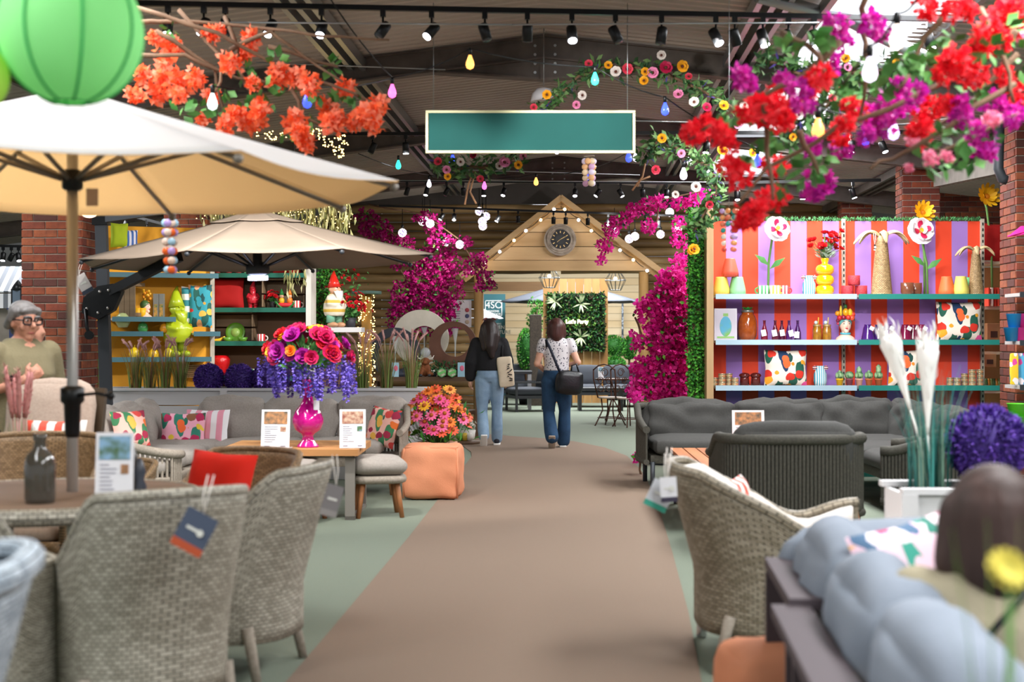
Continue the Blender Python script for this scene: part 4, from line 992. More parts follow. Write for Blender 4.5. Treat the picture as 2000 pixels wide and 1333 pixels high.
# ---- striped gondola
GD = 14.9
t = thing('striped_gondola', 'tall shelving unit with red and lilac striped back panel', 'shelving', cc(3.46, GD), RA)
gx = lambda px, d=GD: (px-HX)/FPX*d-3.46
gz = lambda py, d=GD: CH+(HY-py)/FPX*d
x0, x1, xm = gx(1386), gx(1918), gx(1647)
st = stripes('gondola stripe', ['#e8431f', '#a077c6'], 2*(1481.5-1450)/FPX*GD, 'X', gx(1450))
for a, b in ((x0, xm), (xm, x1)):
    mb = MB(); mb.box(((a+b)/2, .03, gz(432)/2), (b-a-.03, .03, gz(432))); part('back_panel', mb, st, t)
for x in (x0, xm, x1):
    mb = MB(); mb.box((x, .0, gz(428)/2), (.035, .05, gz(428))); u = part('upright', mb, slot_m, t)
    mb = MB(); k = 0
    while .5+k*.06 < gz(432): mb.box((x, -.027, .5+k*.06), (.012, .004, .03)); k += 1
    part('slot', mb, black, u, kind='stuff')
mb = MB(); mb.box((x0-.05, -.15, gz(415)/2), (.07, .5, gz(415))); part('end_panel', mb, wood('end board', '#c7a479', '#a5835a', 'Z', 5), t)
SD = .40
for py in (581, 668, 755):
    for k, (a, b, m_) in enumerate(((x0, gx(1656), ice_e), (gx(1658), gx(1927), teal_e))):
        mb = MB(); mb.box(((a+b)/2, -SD/2, gz(py)), (b-a-.01, SD, .025)); s_ = part('shelf', mb, shelf_w, t)
        mb = MB(); mb.box(((a+b)/2, -SD-.008, gz(py)-.004), (b-a-.01, .015, .052)); part('price_rail', mb, m_, s_)
for k, (a, b) in enumerate(((x0, xm), (xm, x1))):
    mb = MB(); mb.box(((a+b)/2, -.25, .25), (b-a, .5, .5)); part('plinth', mb, teal_e, t)
mb = MB()
for k in range(900):
    x = R.uniform(x0, x1); mb.leaf((x, R.uniform(-.02, .06), gz(432)+R.uniform(-.01, .02)), V((R.uniform(-1, 1), R.uniform(-1, 1), 1)), rdir(), .045, .012, 0)
part('grass_fringe', mb, mat('fringe green', '#3f7a44', .8), t, kind='stuff')
SH = {1: gz(581)+.0125, 2: gz(668)+.0125, 3: gz(755)+.0125}
def on(px, sh, back=.2):
    d = GD-back; x = (px-HX)/FPX*d; q = FW*d+RT*x; return V((q.x, q.y, SH[sh]+.001))
pxm = FPX/(GD-.2)   # pixels per metre on the shelf
def lathe_thing(name, prof, m, label, cat, loc, n=16, rib=0, group=None, rz=0):
    mb = MB(); mb.lathe(prof, n=n, rib=rib); return solo(name, mb, m, label, cat, loc, rz, group)
def pleated(px, sh, col, cn, h, r0, r1, label, dz=0, back=.2, group=None):
    q = on(px, sh, back); q.z += dz
    return lathe_thing('pleated_vase', [(0, 0), (r0, 0), (r0*.97, h*.3), (r1*1.03, h*.95), (r1, h), (r1*.9, h), (r1*.8, h*.6), (0, h*.55)], mat('pleat '+cn, col, .5), label, 'vase', q, 40, .045, group)
pleated(1409, 1, '#f0c55a', 'yellow', .19, .085, .055, 'yellow pleated vase under the coral one on the striped unit')
pleated(1440, 1, '#8fd39a', 'mint', .19, .085, .055, 'mint green pleated vase under the coral one')
pleated(1426, 1, '#e5604a', 'coral', .19, .085, .05, 'coral pleated vase stacked on the yellow and mint ones', .192)
pleated(1849, 1, '#ea7440', 'orange', .195, .08, .05, 'orange pleated vase at the end of the top shelf')
pleated(1877, 1, '#e9dc6d', 'lemon', .195, .08, .05, 'lemon pleated vase beside the small palm lamp', 0, .24)
pleated(1891, 1, '#63c07a', 'green', .19, .075, .05, 'green pleated vase behind the lemon one', 0, .09)
def mug(px, sh, col, label, back=.2, r=.042, h=.1, hand=1, period=.035):
    q = on(px, sh, back); t = thing('striped_mug', label, 'mug', q)
    mb = MB(); mb.lathe([(0, 0), (r*.8, 0), (r, .02), (r, h), (r*.88, h), (r*.85, .02), (0, .015)], n=20); part('body', mb, stripes('mug '+col, [col, '#f3efe6'], period), t)
    mb = MB(); mb.tube([(hand*(r+.03*math.sin(a)), 0, h*.5+h*.28*math.cos(a)) for a in [pi*k/8 for k in range(9)]], .008, 6); part('handle', mb, mat('mug h '+col, col, .4), t)
mug(1492, 1, '#3f9b5a', 'green and white striped mug left of the trio below the peony', hand=-1, r=.06); mug(1514, 1, '#ecc04a', 'yellow and white striped mug between green and red ones', .24, r=.055); mug(1530, 1, '#d8313a', 'red and white striped mug right of the trio below the peony', r=.055)
def striped_vase(px, sh, label):
    q = on(px, sh, .2); t = thing('striped_vase', label, 'vase', q)
    mb = MB(); mb.lathe([(0, 0), (.06, 0), (.068, .05), (.066, .12), (.045, .17), (.036, .19), (.042, .205), (.03, .2)], n=20); part('body', mb, stripes('vase blue', ['#49a9c4', '#f4f3ee'], .022), t)
    for sx in (-1, 1):
        mb = MB(); mb.ball((sx*.058, -.01, .185), .024, 10, 7); part('bobble', mb, stripes('bobble', ['#d84a52', '#f4f0ea', '#3c4654'], .02, 'Z'), t)
striped_vase(1580, 1, 'blue and white striped vase with bobble handles beside the yellow one'); striped_vase(1602, 3, 'blue and white striped vase with bobble handles beside the fruit cushion')
# flowers built from petals
def petal_ring(mb, c, n, ln, wd, tilt, m=0, axis=None, ph=0):
    Mx = axis if axis is not None else Matrix.Identity(3)
    for k in range(n):
        a = 2*pi*k/n+ph; d = Mx @ V((math.cos(a)*math.cos(tilt), math.sin(a)*math.cos(tilt), math.sin(tilt))); nn = Mx @ V((-math.cos(a)*math.sin(tilt), -math.sin(a)*math.sin(tilt), math.cos(tilt)))
        mb.petal(c, d, nn, ln, wd, m)
peony = [mat('peony white', '#f6eef2', .7), mat('peony crimson', '#d3174e', .7), mat('flower yellow', '#f2c21a', .6)]
stem_g = mat('stem green', '#5e8a44', .7); leaf_g = mat('leaf green', '#3d7a3c', .7, c2='#5f9a4e', ns=12)
def facing(v): return V(v).to_track_quat('Z', 'Y').to_matrix()
def giant_flower(px, sh, hx, hy, label, back=.2, kind='peony', r=.11):
    q = on(px, sh, back); hd = P(hx, hy, GD-back-.08); t = thing('giant_flower', label, 'artificial flower', q)
    h = hd-q; ax = facing((.25, -1, .25))
    mb = MB(); mb.tube([(0, 0, 0), (h.x*.1, 0, h.z*.5), (h.x*.6, .02, h.z*.9), (h.x, .02, h.z)], .012, 8); part('stem', mb, stem_g, t)
    mats_ = peony if kind == 'peony' else [mat('sun yellow', '#f0b81c', .6), mat('sun orange', '#e68a14', .6), mat('sun eye', '#7a4a1a', .8)]
    mb = MB()
    if kind == 'peony':
        petal_ring(mb, h, 6, r, r*.95, -.05, 0, ax); petal_ring(mb, h+ax @ V((0, 0, .01)), 5, r*.9, r*.8, .35, 0, ax, .4); petal_ring(mb, h+ax @ V((0, 0, .02)), 4, r*.72, r*.42, .3, 1, ax, .2); petal_ring(mb, h+ax @ V((0, 0, .024)), 4, r*.5, r*.45, .8, 0, ax, .9)
        mb.ball(h+ax @ V((0, 0, .03)), .028, 8, 6, 2)
    else:
        petal_ring(mb, h, 12, r, r*.3, .35, 0, ax); petal_ring(mb, h, 10, r*.8, r*.28, .7, 0, ax, .2); mb.ball(h+ax @ V((0, 0, .01)), r*.22, 8, 6, 1)
    part('bloom', mb, mats_, t)
    for sx, z in ((-1, .45), (1, .4)):
        if kind == 'peony': mb = MB(); mb.leaf((h.x*.2, 0, h.z*z), V((sx, -.2, .75)), V((0, -1, .3)), .2, .065); part('leaf', mb, leaf_g, t)
    mb = MB(); mb.lathe([(0, 0), (.06, 0), (.055, .012), (0, .015)], n=14); part('foot', mb, kraft, t)
giant_flower(1500, 1, 1517, 448, 'giant white and crimson peony on a stalk behind the striped mugs', .22, r=.14)
giant_flower(1812, 1, 1797, 452, 'giant white and crimson peony on a stalk beside the brown candles', .2, r=.15)
giant_flower(1806, 1, 1801, 416, 'giant yellow flower rising above the striped panel', .04, 'sun', .14)
# yellow bubble vase with poppies
q = on(1611, 1, .2); t = thing('poppy_vase', 'yellow bubble vase holding red poppies on the striped unit', 'vase', q)
pf = []
for k, z in enumerate((.055, .16, .265)):
    for j in range(9): a = -pi/2+pi*j/8; pf.append((.055+.04*math.cos(a), z+.052*math.sin(a)))
mb = MB(); mb.lathe([(0, .0), (.05, .0)]+pf+[(.03, .33), (.045, .38), (.04, .385)], n=22); part('vase', mb, mat('yellow glaze', '#f0b90e', .15, coat=.7), t)
red_p = mat('poppy red', '#c41018', .6); grey_leaf = mat('grey leaf', '#8fa18d', .7)
for k in range(30):
    a, h = R.uniform(0, 2*pi), R.uniform(.46, .66); r_ = R.uniform(.02, .2); c_ = V((r_*math.cos(a), r_*math.sin(a)*.6, h))
    mb = MB(); ax = facing(V((math.cos(a)*.5, math.sin(a)*.5-.4, .8))); petal_ring(mb, c_, 6, .045, .045, .6, 0, ax); petal_ring(mb, c_, 5, .035, .035, 1.0, 0, ax, .5); mb.ball(c_+V((0, 0, .008)), .01, 6, 4, 1); b_ = part('poppy', mb, [red_p, black], t)
    mb = MB(); mb.tube([(0, 0, .36), c_*.6+V((0, 0, .16)), c_], .003, 4); part('stem', mb, stem_g, b_)
mb = MB()
for k in range(90): a = R.uniform(0, 2*pi); mb.leaf((R.uniform(-.05, .05), R.uniform(-.05, .05), R.uniform(.38, .48)), V((math.cos(a), math.sin(a)*.6, .5)), rdir(), .08, .02)
part('foliage', mb, grey_leaf, t, kind='stuff')
# red cups
for (px, dz, lb) in ((1655, 0, 'red embossed cup, lower one next to the poppy vase'), (1682, 0, 'red embossed cup, lower one next to the palm lamp'), (1668, .105, 'red embossed cup stacked on the other two')):
    q = on(px, 1); q.z += dz; lathe_thing('embossed_cup', [(0, 0), (.058, 0), (.062, .01), (.062, .1), (.054, .1), (.052, .02), (0, .015)], mat('cup red', '#b8323c', .55, c2='#9c2630', ns=60, bump=.8, bs=90), lb, 'cup', q, 20)
# palm lamps
def palm(px, sh, h, label, back=.2, s=1.0, fr=5):
    q = on(px, sh, back); t = thing('wicker_palm', label, 'palm ornament', q)
    raf = weave('raffia', '#c9a877', '#a08055', .02, .012)
    mb = MB(); mb.grid(lambda u, v: V((math.cos(u*2*pi), math.sin(u*2*pi), 0))*(.11-.05*v)*s+V((0, 0, h*v)), 20, 8, cu=True, uvs=(.5, h)); part('trunk', mb, raf, t)
    strw = mat('straw', '#d3b78e', .8, c2='#b0946a', ns=30)
    for k in range(fr):
        a = -.4+k*(pi+.8)/(fr-1)+R.uniform(-.1, .1); L_ = .30*s
        def fn(u, v, a=a, L_=L_):
            r_ = u*L_; wv = (v-.5)*.085*s*math.sin(pi*min(1, u*.9+.08))**.7
            z = h+.05*s+.1*s*math.sin(u*pi*.75)-.13*s*u*u
            return V((r_*math.cos(a)-wv*math.sin(a), -r_*math.sin(a)*.5+wv*math.cos(a), z-abs(v-.5)*.05*s))
        mb = MB(); mb.grid(fn, 9, 4); o = part('frond', mb, strw, t); solidify(o, .006)
    mb = MB(); mb.ball((0, 0, h+.02), .055*s, 10, 6); part('heart', mb, strw, t)
palm(1722, 1, .56, 'large woven palm tree lamp on the striped unit', .2, 1.0); palm(1906, 1, .43, 'small woven palm tree lamp at the end of the striped unit', .2, .72)
swing_tag('tiny black tag hanging off the large palm lamp', P(1708, 478, 14.45), .02, .06, 0, ('#1c1c1f', '#d8d8d8'))
for (px, b_, lb) in ((1772, .24, 'brown glass candle in front of its twin'), (1788, .14, 'brown glass candle behind its twin')):
    q = on(px, 1, b_); t = thing('glass_candle', lb, 'candle', q)
    mb = MB(); mb.lathe([(0, 0), (.05, 0), (.055, .01), (.066, .03), (.068, .13), (.062, .13), (.06, .035), (0, .03)], n=20); part('glass', mb, mat('brown glass', '#7c4a33', .2, coat=.5, alpha=.85), t)
    mb = MB(); mb.lathe([(0, .03), (.058, .03), (.058, .1), (0, .1)], n=18); part('wax', mb, mat('wax', '#a5683f', .6), t)
# middle shelf
def prod_box(px, sh, wd, h, label, back=.2):
    q = on(px, sh, back); t = thing('printed_box', label, 'box', q, RA)
    mb = MB(); mb.box((0, 0, h/2), (wd, .16, h)); bevel(part('carton', mb, mat('carton', '#d9d2dc', .6), t))
    mb = MB(); mb.box((0, -.0815, h*.5), (wd*.9, .002, h*.9)); part('print_ground', mb, mat('print grey', '#c9c2cf', .6), t)
    mb = MB(); mb.ball((0, -.082, h*.44), (wd*.27, .003, h*.32), 16, 10); part('pineapple_print', mb, mat('pineapple print', '#58a8c9', .5, c2='#7fb45a', ns=6, amt=.2), t)
    mb = MB(); mb.box((0, -.083, h*.8), (wd*.22, .002, h*.09)); mb.box((0, -.083, h*.1), (wd*.75, .002, h*.06)); part('green_print', mb, mat('print green', '#8cb86a', .6), t)
prod_box(1415, 2, .235, .33, 'white carton printed with a blue-green pineapple jar')
amber_g = mat('amber glass', '#b2561c', .15, coat=.6, alpha=.85, c2='#8c3c10', ns=20)
q = on(1460, 2); t = thing('pineapple_jar', 'amber glass pineapple drinks jar with green leaf lid', 'jar', q)
mb = MB(); mb.lathe([(0, 0), (.07, 0), (.095, .05), (.1, .13), (.095, .2), (.075, .255), (.06, .275), (.06, .3)], n=26, rib=.02); part('jar', mb, amber_g, t)
mb = MB(); mb.lathe([(.062, .29), (.064, .31), (.05, .318), (0, .318)], n=20); part('lid', mb, mat('jar lid', '#8a8c84', .3, .7), t)
mb = MB(); petal_ring(mb, V((0, 0, .31)), 8, .07, .03, .35); part('leaf_crown', mb, mat('plastic green', '#3cae4a', .4), t)
def bottle(px, sh, col, label, back=.2, h=.2, r=.035, tag_=True):
    q = on(px, sh, back); t = thing('glass_bottle', label, 'bottle', q)
    m_ = mat('glass '+col, col, .12, coat=.6, alpha=.9)
    mb = MB(); mb.lathe([(0, 0), (r*.9, 0), (r, .01), (r*.98, h*.4), (r*.7, h*.6), (r*.38, h*.8), (r*.38, h), (r*.46, h*1.0), (r*.46, h*1.04), (0, h*1.04)], n=16); part('body', mb, m_, t)
    if tag_: mb = MB(); mb.box((R.uniform(-.02, .02), -r-.006, h*R.uniform(.25, .5)), (.05, .003, .065), ry(R.uniform(-.3, .3))); part('paper_tag', mb, acr, t)
for (px, c, b_, lb) in ((1493, '#7d0f2c', .24, 'dark red glass bottle with white tag next to the amber jar'), (1514, '#5f0f2e', .26, 'dark red bottle with tag, second from the amber jar'), (1527, '#5a1036', .18, 'dark red bottle half behind others with tag'), (1541, '#4b1560', .24, 'purple glass bottle, first of the two purple ones'), (1558, '#43115c', .22, 'purple glass bottle nearest the mason jars')): bottle(px, 2, c, lb, b_)
for (px, lb) in ((1596, 'amber mason jar, farther from the head vase'), (1615, 'amber mason jar beside the head vase')):
    q = on(px, 2); t = thing('mason_jar', lb, 'jar', q)
    mb = MB(); mb.lathe([(0, 0), (.042, 0), (.046, .01), (.046, .12), (.038, .135), (.04, .15)], n=18); part('jar', mb, mat('honey glass', '#c58a22', .15, coat=.6, alpha=.85, c2='#8a5a10', ns=25), t)
    mb = MB(); mb.lathe([(.042, .145), (.042, .165), (0, .167)], n=18); part('lid', mb, gold, t)
    mb = MB(); mb.tube([(.01, 0, .16), (.015, 0, .24)], .005, 6); part('straw', mb, mat('straw plastic', '#e6c64a', .5), t); mb = MB(); mb.ball((-.012, 0, .185), .02, 8, 6); part('charm', mb, mat('charm', '#cfe4e0', .4), t)
# head vase with fruit
skin_p = mat('porcelain skin', '#eec9b4', .35, coat=.3)
def head_vase(loc, s, label, rz, crown, headcol='#5aa0a0', neck=True):
    t = thing('head_planter', label, 'head vase', loc, rz); t.scale = (s,)*3
    mb = MB(); mb.lathe([(0, 0), (.11, 0), (.1, .03), (.045, .07), (.04, .1)], n=20); mb.ball((0, -.005, .17), (.062, .07, .085), 18, 12); mb.ball((0, -.072, .165), (.012, .016, .02), 8, 6); mb.ball((0, -.05, .105), (.03, .025, .025), 8, 6)
    o = part('bust', mb, skin_p, t); blob(o, .007, 3)
    for sx in (-1, 1):
        mb = MB(); mb.ball((sx*.026, -.063, .185), (.013, .006, .006), 8, 5); part('eye', mb, mat('painted eye', '#5b3a35', .4), t)
        mb = MB(); mb.tube([(sx*.014, -.068, .205), (sx*.028, -.067, .212), (sx*.042, -.055, .205)], .003, 5); part('brow', mb, mat('painted eye', '#5b3a35', .4), t)
    mb = MB(); mb.ball((0, -.073, .133), (.016, .006, .007), 8, 5); part('lips', mb, mat('painted lips', '#c8384a', .4), t)
    mb = MB(); mb.ball((0, .012, .2), (.075, .075, .075), 16, 10); part('headscarf', mb, mat('scarf '+headcol, headcol, .4), t)
    mb = MB(); mb.tube([(.05*math.cos(a), .05*math.sin(a)-.005, .078+.004*math.sin(a)) for a in [k*pi/8 for k in range(16)]], .011, 6, closed=True); part('necklace', mb, mat('beads', '#4fb0c4', .3), t) if neck else None
    for k, (x, y, z, r_, col) in enumerate(crown):
        mb = MB(); mb.ball((x, y, z), r_, 10, 7); part('fruit', mb, mat('fruit '+col, col, .3, coat=.4), t)
    return t
crown = [(-.07, -.03, .25, .03, '#c21f2e'), (-.03, -.05, .255, .028, '#8c1230'), (.02, -.05, .255, .03, '#d63a2e'), (.065, -.03, .25, .034, '#e0522e'), (-.085, .0, .3, .03, '#ea9a24'), (0, -.02, .31, (.035, .035, .05), '#e2a61a'), (.05, -.01, .31, (.028, .028, .045), '#eecb2f'), (-.05, 0, .33, (.015, .015, .06), '#f0d03a'), (.085, .01, .29, .03, '#d8412a'), (0, -.01, .375, (.02, .02, .03), '#2f6b34'), (-.085, -.01, .22, .022, '#7a1b3c'), (.09, 0, .235, .02, '#6b8f3a'), (-.08, .0, .19, .018, '#b33a55')]
head_vase(on(1651, 2, .22), .93, 'woman head vase with turquoise beads and a crown of fruit', RA, crown)
def ring_jar(px, col, label, back=.2):
    q = on(px, 2, back); pf = [(0, 0), (.066, 0)]+[((.066-.02*(k/12))*(1+.035*(k % 2)), .012+k*.0095) for k in range(13)]+[(.042, .14), (.035, .15), (.037, .165), (.028, .165)]
    t = thing('ribbed_jar', label, 'jar', q); mb = MB(); mb.lathe(pf, n=22); part('body', mb, mat('glass '+col, col, .12, coat=.6, alpha=.92), t)
    mb = MB(); mb.box((.03, -.055, .125), (.045, .003, .04), ry(.5)); part('paper_tag', mb, acr, t)
for (px, c, b_, lb) in ((1695, '#4a1f78', .22, 'purple ribbed glass jar beside the head vase'), (1716, '#3f1c66', .16, 'purple ribbed glass jar behind the first'), (1734, '#6b3a86', .24, 'lilac ribbed glass jar, third from the head vase'), (1768, '#7c1740', .22, 'burgundy ribbed jar behind the white plume'), (1784, '#6d1638', .16, 'burgundy ribbed jar in the middle of three'), (1799, '#86204a', .22, 'burgundy ribbed jar beside the fruit cushion')): ring_jar(px, c, lb, b_)
def sh_cushion(px, sh, wd, h, label, m, back=.25, rz=0.):
    q = on(px, sh, back); q.z += h/2; return cushion(label, q, wd, h, .15, m, RA+rz, -.05)
sh_cushion(1873, 2, .47, .40, 'fruit print cushion on the middle shelf at the far end', fruit_cream)
sh_cushion(1534, 3, .44, .37, 'fruit print cushion on the lower shelf beside the bobble vase', fruit_cream); sh_cushion(1768, 3, .36, .37, 'fruit print cushion on the lower shelf behind the white plume', fruit_cream, .25)
tin_m = [mat('tin lid', '#b9a98c', .35, .5), mat('tin glass', '#a8b48e', .2, c2='#c97a4a', ns=30, amt=.3)]
TM = MB(); TM.lathe([(0, 0), (.035, 0), (.035, .03)], n=12, m=1); TM.lathe([(.037, .03), (.037, .042), (0, .042)], n=12, m=0); TMM = TM.mesh('candle_tin', tin_m)
for (pxs, nrow, nm) in (((1396, 1410, 1424, 1436), 3, 'left end of the lower shelf'), ((1856, 1870), 2, 'lower shelf behind the plume'), ((1884, 1899, 1914), 4, 'right end of the lower shelf')):
    for i, px in enumerate(pxs):
        for k in range(nrow - (1 if i % 3 == 0 and nrow > 2 else 0)):
            q = on(px, 3, .22+.06*(i % 2)); q.z += k*.0425
            o = link('candle_tin', TMM, None, q); tag(o, 'small glass candle tin in the stacks at the '+nm, 'candle tin', 'candle tins at the '+nm)
for (px, lb) in ((1454, 'brown round-topped jar with glossy knob, first of the pair'), (1476, 'brown round-topped jar with glossy knob, second of the pair')):
    q = on(px, 3); t = thing('knob_jar', lb, 'jar', q); m_ = mat('oxblood', '#5c1d18', .2, coat=.6)
    mb = MB(); mb.lathe([(0, 0), (.05, 0), (.047, .07), (.045, .085)], n=18); part('body', mb, m_, t); mb = MB(); mb.ball((0, 0, .105), (.058, .058, .03), 16, 8); part('lid', mb, m_, t)
cact = mat('cactus', '#2f6b45', .6, c2='#9fc08f', ns=30, amt=.2)
for k, (px, pc, form) in enumerate(((1640, '#e8b21f', 0), (1659, '#8f4a58', 1), (1678, '#eab09a', 2), (1697, '#c9703f', 0), (1716, '#b8653a', 3))):
    q = on(px, 3, .26); t = thing('potted_cactus', ['yellow', 'plum', 'pale pink', 'terracotta', 'rust'][k]+' potted small cactus in the row on the lower shelf', 'cactus', q)
    mb = MB(); mb.lathe([(0, 0), (.028, 0), (.036, .06), (.04, .062), (.04, .075), (.03, .075), (0, .07)], n=16); part('pot', mb, mat('pot '+pc, pc, .6), t)
    mb = MB()
    if form == 1: mb.lathe([(.02, .07), (.04, .09), (.042, .12), (.025, .145), (0, .15)], n=18, rib=.08)
    else:
        mb.lathe([(.02, .07), (.026, .1), (.024, .14+.02*form), (0, .165+.02*form)], n=14, rib=.1)
        for a in range(4): mb.lathe([(.012, 0), (.018, .02), (.014, .05), (0, .06)], (.026*math.cos(a*1.6), .026*math.sin(a*1.6), .08), 10, rib=.1)
    part('cactus', mb, cact, t)

# ---- wooden side shelving and the pillar shelf at the right edge
t = thing('side_shelving', 'pale wooden shelving with kraft boxes between striped unit and brick pillar', 'shelving', cc(4.98, 15.6), RA)
sx = lambda px, d=15.6: (px-HX)/FPX*d-4.98
sz = lambda py, d=15.6: CH+(HY-py)/FPX*d
mb = MB(); mb.box((.15, .35, sz(520)/2), (.7, .03, sz(520))); part('back_panel', mb, wood('ply', '#b98f58', '#9c743f', 'Z', 4), t)
for py in (515, 602, 690, 765): mb = MB(); mb.box((.15, .1, sz(py)), (.7, .5, .03)); part('shelf', mb, mat('shelf cream', '#cbb79a', .6), t)
def aside(px, py, d=15.45): return P(px, py, d)
q = aside(1936, 510); cushion('plain dark red cushion on top of the wooden side shelving', q+V((0, 0, .20)), .34, .42, .14, mat('dark red fabric', '#a8120f', .85), RA+.2, 0, .08)
for (px, py, w2, h2, lb) in ((1938, 668, .15, .2, 'kraft carton with window on the wooden side shelving'), (1930, 717, .14, .14, 'plain kraft carton on the lower wooden shelf')):
    q = aside(px, py); t = thing('kraft_carton', lb, 'box', (q.x, q.y, q.z), RA); mb = MB(); mb.box((0, 0, h2/2), (w2, .12, h2)); bevel(part('carton', mb, kraft, t)); mb = MB(); mb.box((0, -.062, h2*.4), (w2*.5, .003, h2*.35)); part('window', mb, mat('carton window', '#4d2f22', .5), t)
for k in range(5): q = aside(1927+k*6, 600); q.z = sz(602)+.016; mb = MB(); mb.box((0, 0, .1), (.018, .14, .2)); o = solo('greeting_book', mb, [mat('bk%d' % (k % 3), ['#d8452e', '#f0e3d0', '#c7321f'][k % 3], .6)], 'thin red and white patterned booklet leaning on the side shelving', 'booklet', q, RA+.1, 'booklets on the side shelving')
for k in range(6): q = aside(1926+k*5, 755); q.z = sz(765)+.016; lathe_thing('small_jar', [(0, 0), (.025, 0), (.025, .09), (.015, .11), (.015, .13), (0, .13)], mat('jar%d' % (k % 3), ['#3e6b3a', '#b8862c', '#6d8f4a'][k % 3], .3), 'small green and amber jar in the row on the lowest side shelf', 'jar', q, 10, 0, 'small jars on the side shelving')
giant_flower(1938, 1, 1926, 385, 'giant yellow flower above the red cushion by the brick pillar', -.5, 'sun', .16)
def pshelf(py): 
    a = P(1990, py, 12.75); t = thing('bracket_shelf', None, 'shelf', a, RA); mb = MB(); mb.box((.25, 0, 0), (.62, .38, .03)); part('board', mb, shelf_w, t); mb = MB(); mb.box((.25, -.195, 0), (.62, .014, .05)); part('price_rail', mb, dark_m, t); return t
for py, lb in ((577, 'teal edged bracket shelf on the brick pillar, top one'), (670, 'teal edged bracket shelf carrying blue and pink buckets'), (756, 'teal edged bracket shelf on the pillar, lowest one')):
    pshelf(py)['label'] = lb
for (px, py, col, lb) in ((1976, 667, '#1d86c7', 'blue metal bucket at the front of the pillar shelf'), (1981, 640, '#2a93d2', 'blue metal bucket stacked on the front one'), (1994, 667, '#d62a8a', 'pink metal bucket beside the blue ones'), (2000, 640, '#d83a92', 'pink metal bucket stacked beside the blue ones')):
    q = P(px, py, 12.7); lathe_thing('metal_bucket', [(0, 0), (.05, 0), (.07, .12), (.074, .122), (.066, .12), (.046, .01), (0, .008)], mat('bucket '+col, col, .4), lb, 'bucket', q, 18)
for (px, py, col, lb) in ((1985, 752, '#f0c52c', 'yellow print bag on the lowest pillar shelf'), (1995, 752, '#58b0d8', 'blue print bag on the lowest pillar shelf')):
    q = P(px, py, 12.65); mb = MB(); mb.rbox((0, 0, .14), (.11, .05, .28), .015, 4); solo('gift_bag', mb, floral('bag '+col, col, ['#e2459a', '#f4e9ec', col], ['#3a9a86', col], 14), lb, 'bag', q, RA)
for (px, py, lb) in ((1990, 815, 'lime plastic pot, upper of the nested pair by the pillar'), (1984, 840, 'lime plastic pot, lower of the nested pair by the pillar')):
    q = P(px, py+10, 12.5); lathe_thing('plastic_pot', [(0, 0), (.07, 0), (.1, .16), (.105, .165), (.09, .16), (.06, .01)], mat('lime plastic', '#5fbf2f', .4), lb, 'pot', q, 18)
q = P(1990, 815, 12.5); t = thing('bracket_shelf', 'low bracket shelf with lime pots at the brick pillar', 'shelf', P(1995, 853, 12.6), RA); mb = MB(); mb.box((.2, 0, 0), (.6, .4, .03)); part('board', mb, shelf_w, t)
mb = MB(); q = P(1968, 462, 12.4); mb.leaf((0, 0, 0), (1, 0, .35), (0, -.5, 1), .3, .12); mb.leaf((.05, 0, 0), (1, -.3, .25), (0, -.5, 1), .3, .12); mb.tube([(.0, 0, .0), (.3, 0, .05)], .008, 5); solo('paper_flower', mb, mat('hot pink', '#d91f86', .6), 'hot pink paper flower at the brick pillar edge', 'artificial flower', q)
# ================================================================ LEFT SHELVING, GNOMES, DISPLAY TABLE, BACK ROOM
crate_m = wood('crate grey', '#8c7458', '#5f4d3a', 'X', 6); yel_p = mat('yellow panel', '#e9a21a', .6); brown_p = wood('brown panel', '#6b4a2c', '#4f351e', 'X', 4)
# dark teal-edged unit
BD = 17.5
bx = lambda px, d=BD: (px-HX)/FPX*d
bz2 = lambda py, d=BD: CH+(HY-py)/FPX*d
t = thing('brown_shelving', 'brown shelving unit with teal shelf edges beneath the taupe parasol', 'shelving', cc(bx(508), BD), RA)
cx = bx(508); w2 = bx(612)-bx(404)
mb = MB(); mb.box((0, .03, bz2(460)/2), (w2, .03, bz2(460))); part('back_panel', mb, brown_p, t)
for py in (541, 607, 671, 738):
    mb = MB(); mb.box((0, -.2, bz2(py)), (w2-.02, .42, .025)); s_ = part('shelf', mb, brown_p, t); mb = MB(); mb.box((0, -.415, bz2(py)), (w2-.02, .015, .055)); part('shelf_edge', mb, mat('deep teal', '#14604f', .5), s_)
for x, m_ in ((-w2/2, brown_p), (w2/2, mat('white post', '#d8d4cc', .6))): mb = MB(); mb.box((x, -.2, bz2(450)/2), (.06, .46, bz2(450))); part('upright', mb, m_, t)
mb = MB(); mb.box((0, -.22, .3), (w2, .44, .6)); part('plinth', mb, brown_p, t)
def onb(px, py, back=.2): 
    d = BD-back; q = P(px, HY, d); return V((q.x, q.y, bz2(py)+.0135))
def crate(px, py, wd, h, label, rz=0, back=.2):
    t = thing('wooden_crate', label, 'crate', onb(px, py, back), RA+rz)
    for z in (0, h): mb = MB(); mb.box((0, 0, z if z else .008), (wd, .3, .016)); part('board', mb, crate_m, t)
    for x in (-wd/2, wd/2):
        for k in range(2): mb = MB(); mb.box((x, 0, h*(.27+.46*k)), (.016, .3, h*.4)); part('slat', mb, crate_m, t)
    for k in range(2): mb = MB(); mb.box((0, .14, h*(.27+.46*k)), (wd, .012, h*.4)); part('slat', mb, crate_m, t)
crate(557, 607, .5, .36, 'open wooden crate holding the geranium and watermelon gnomes', 0, .2); crate(457, 671, .5, .36, 'open wooden crate holding the kiwi plate', 0, .2)
sh_red = mat('deep red fabric', '#a5100f', .85)
q = onb(443, 607); cushion('plain dark red cushion on the brown shelving', q+V((0, 0, .19)), .42, .38, .15, sh_red, RA)
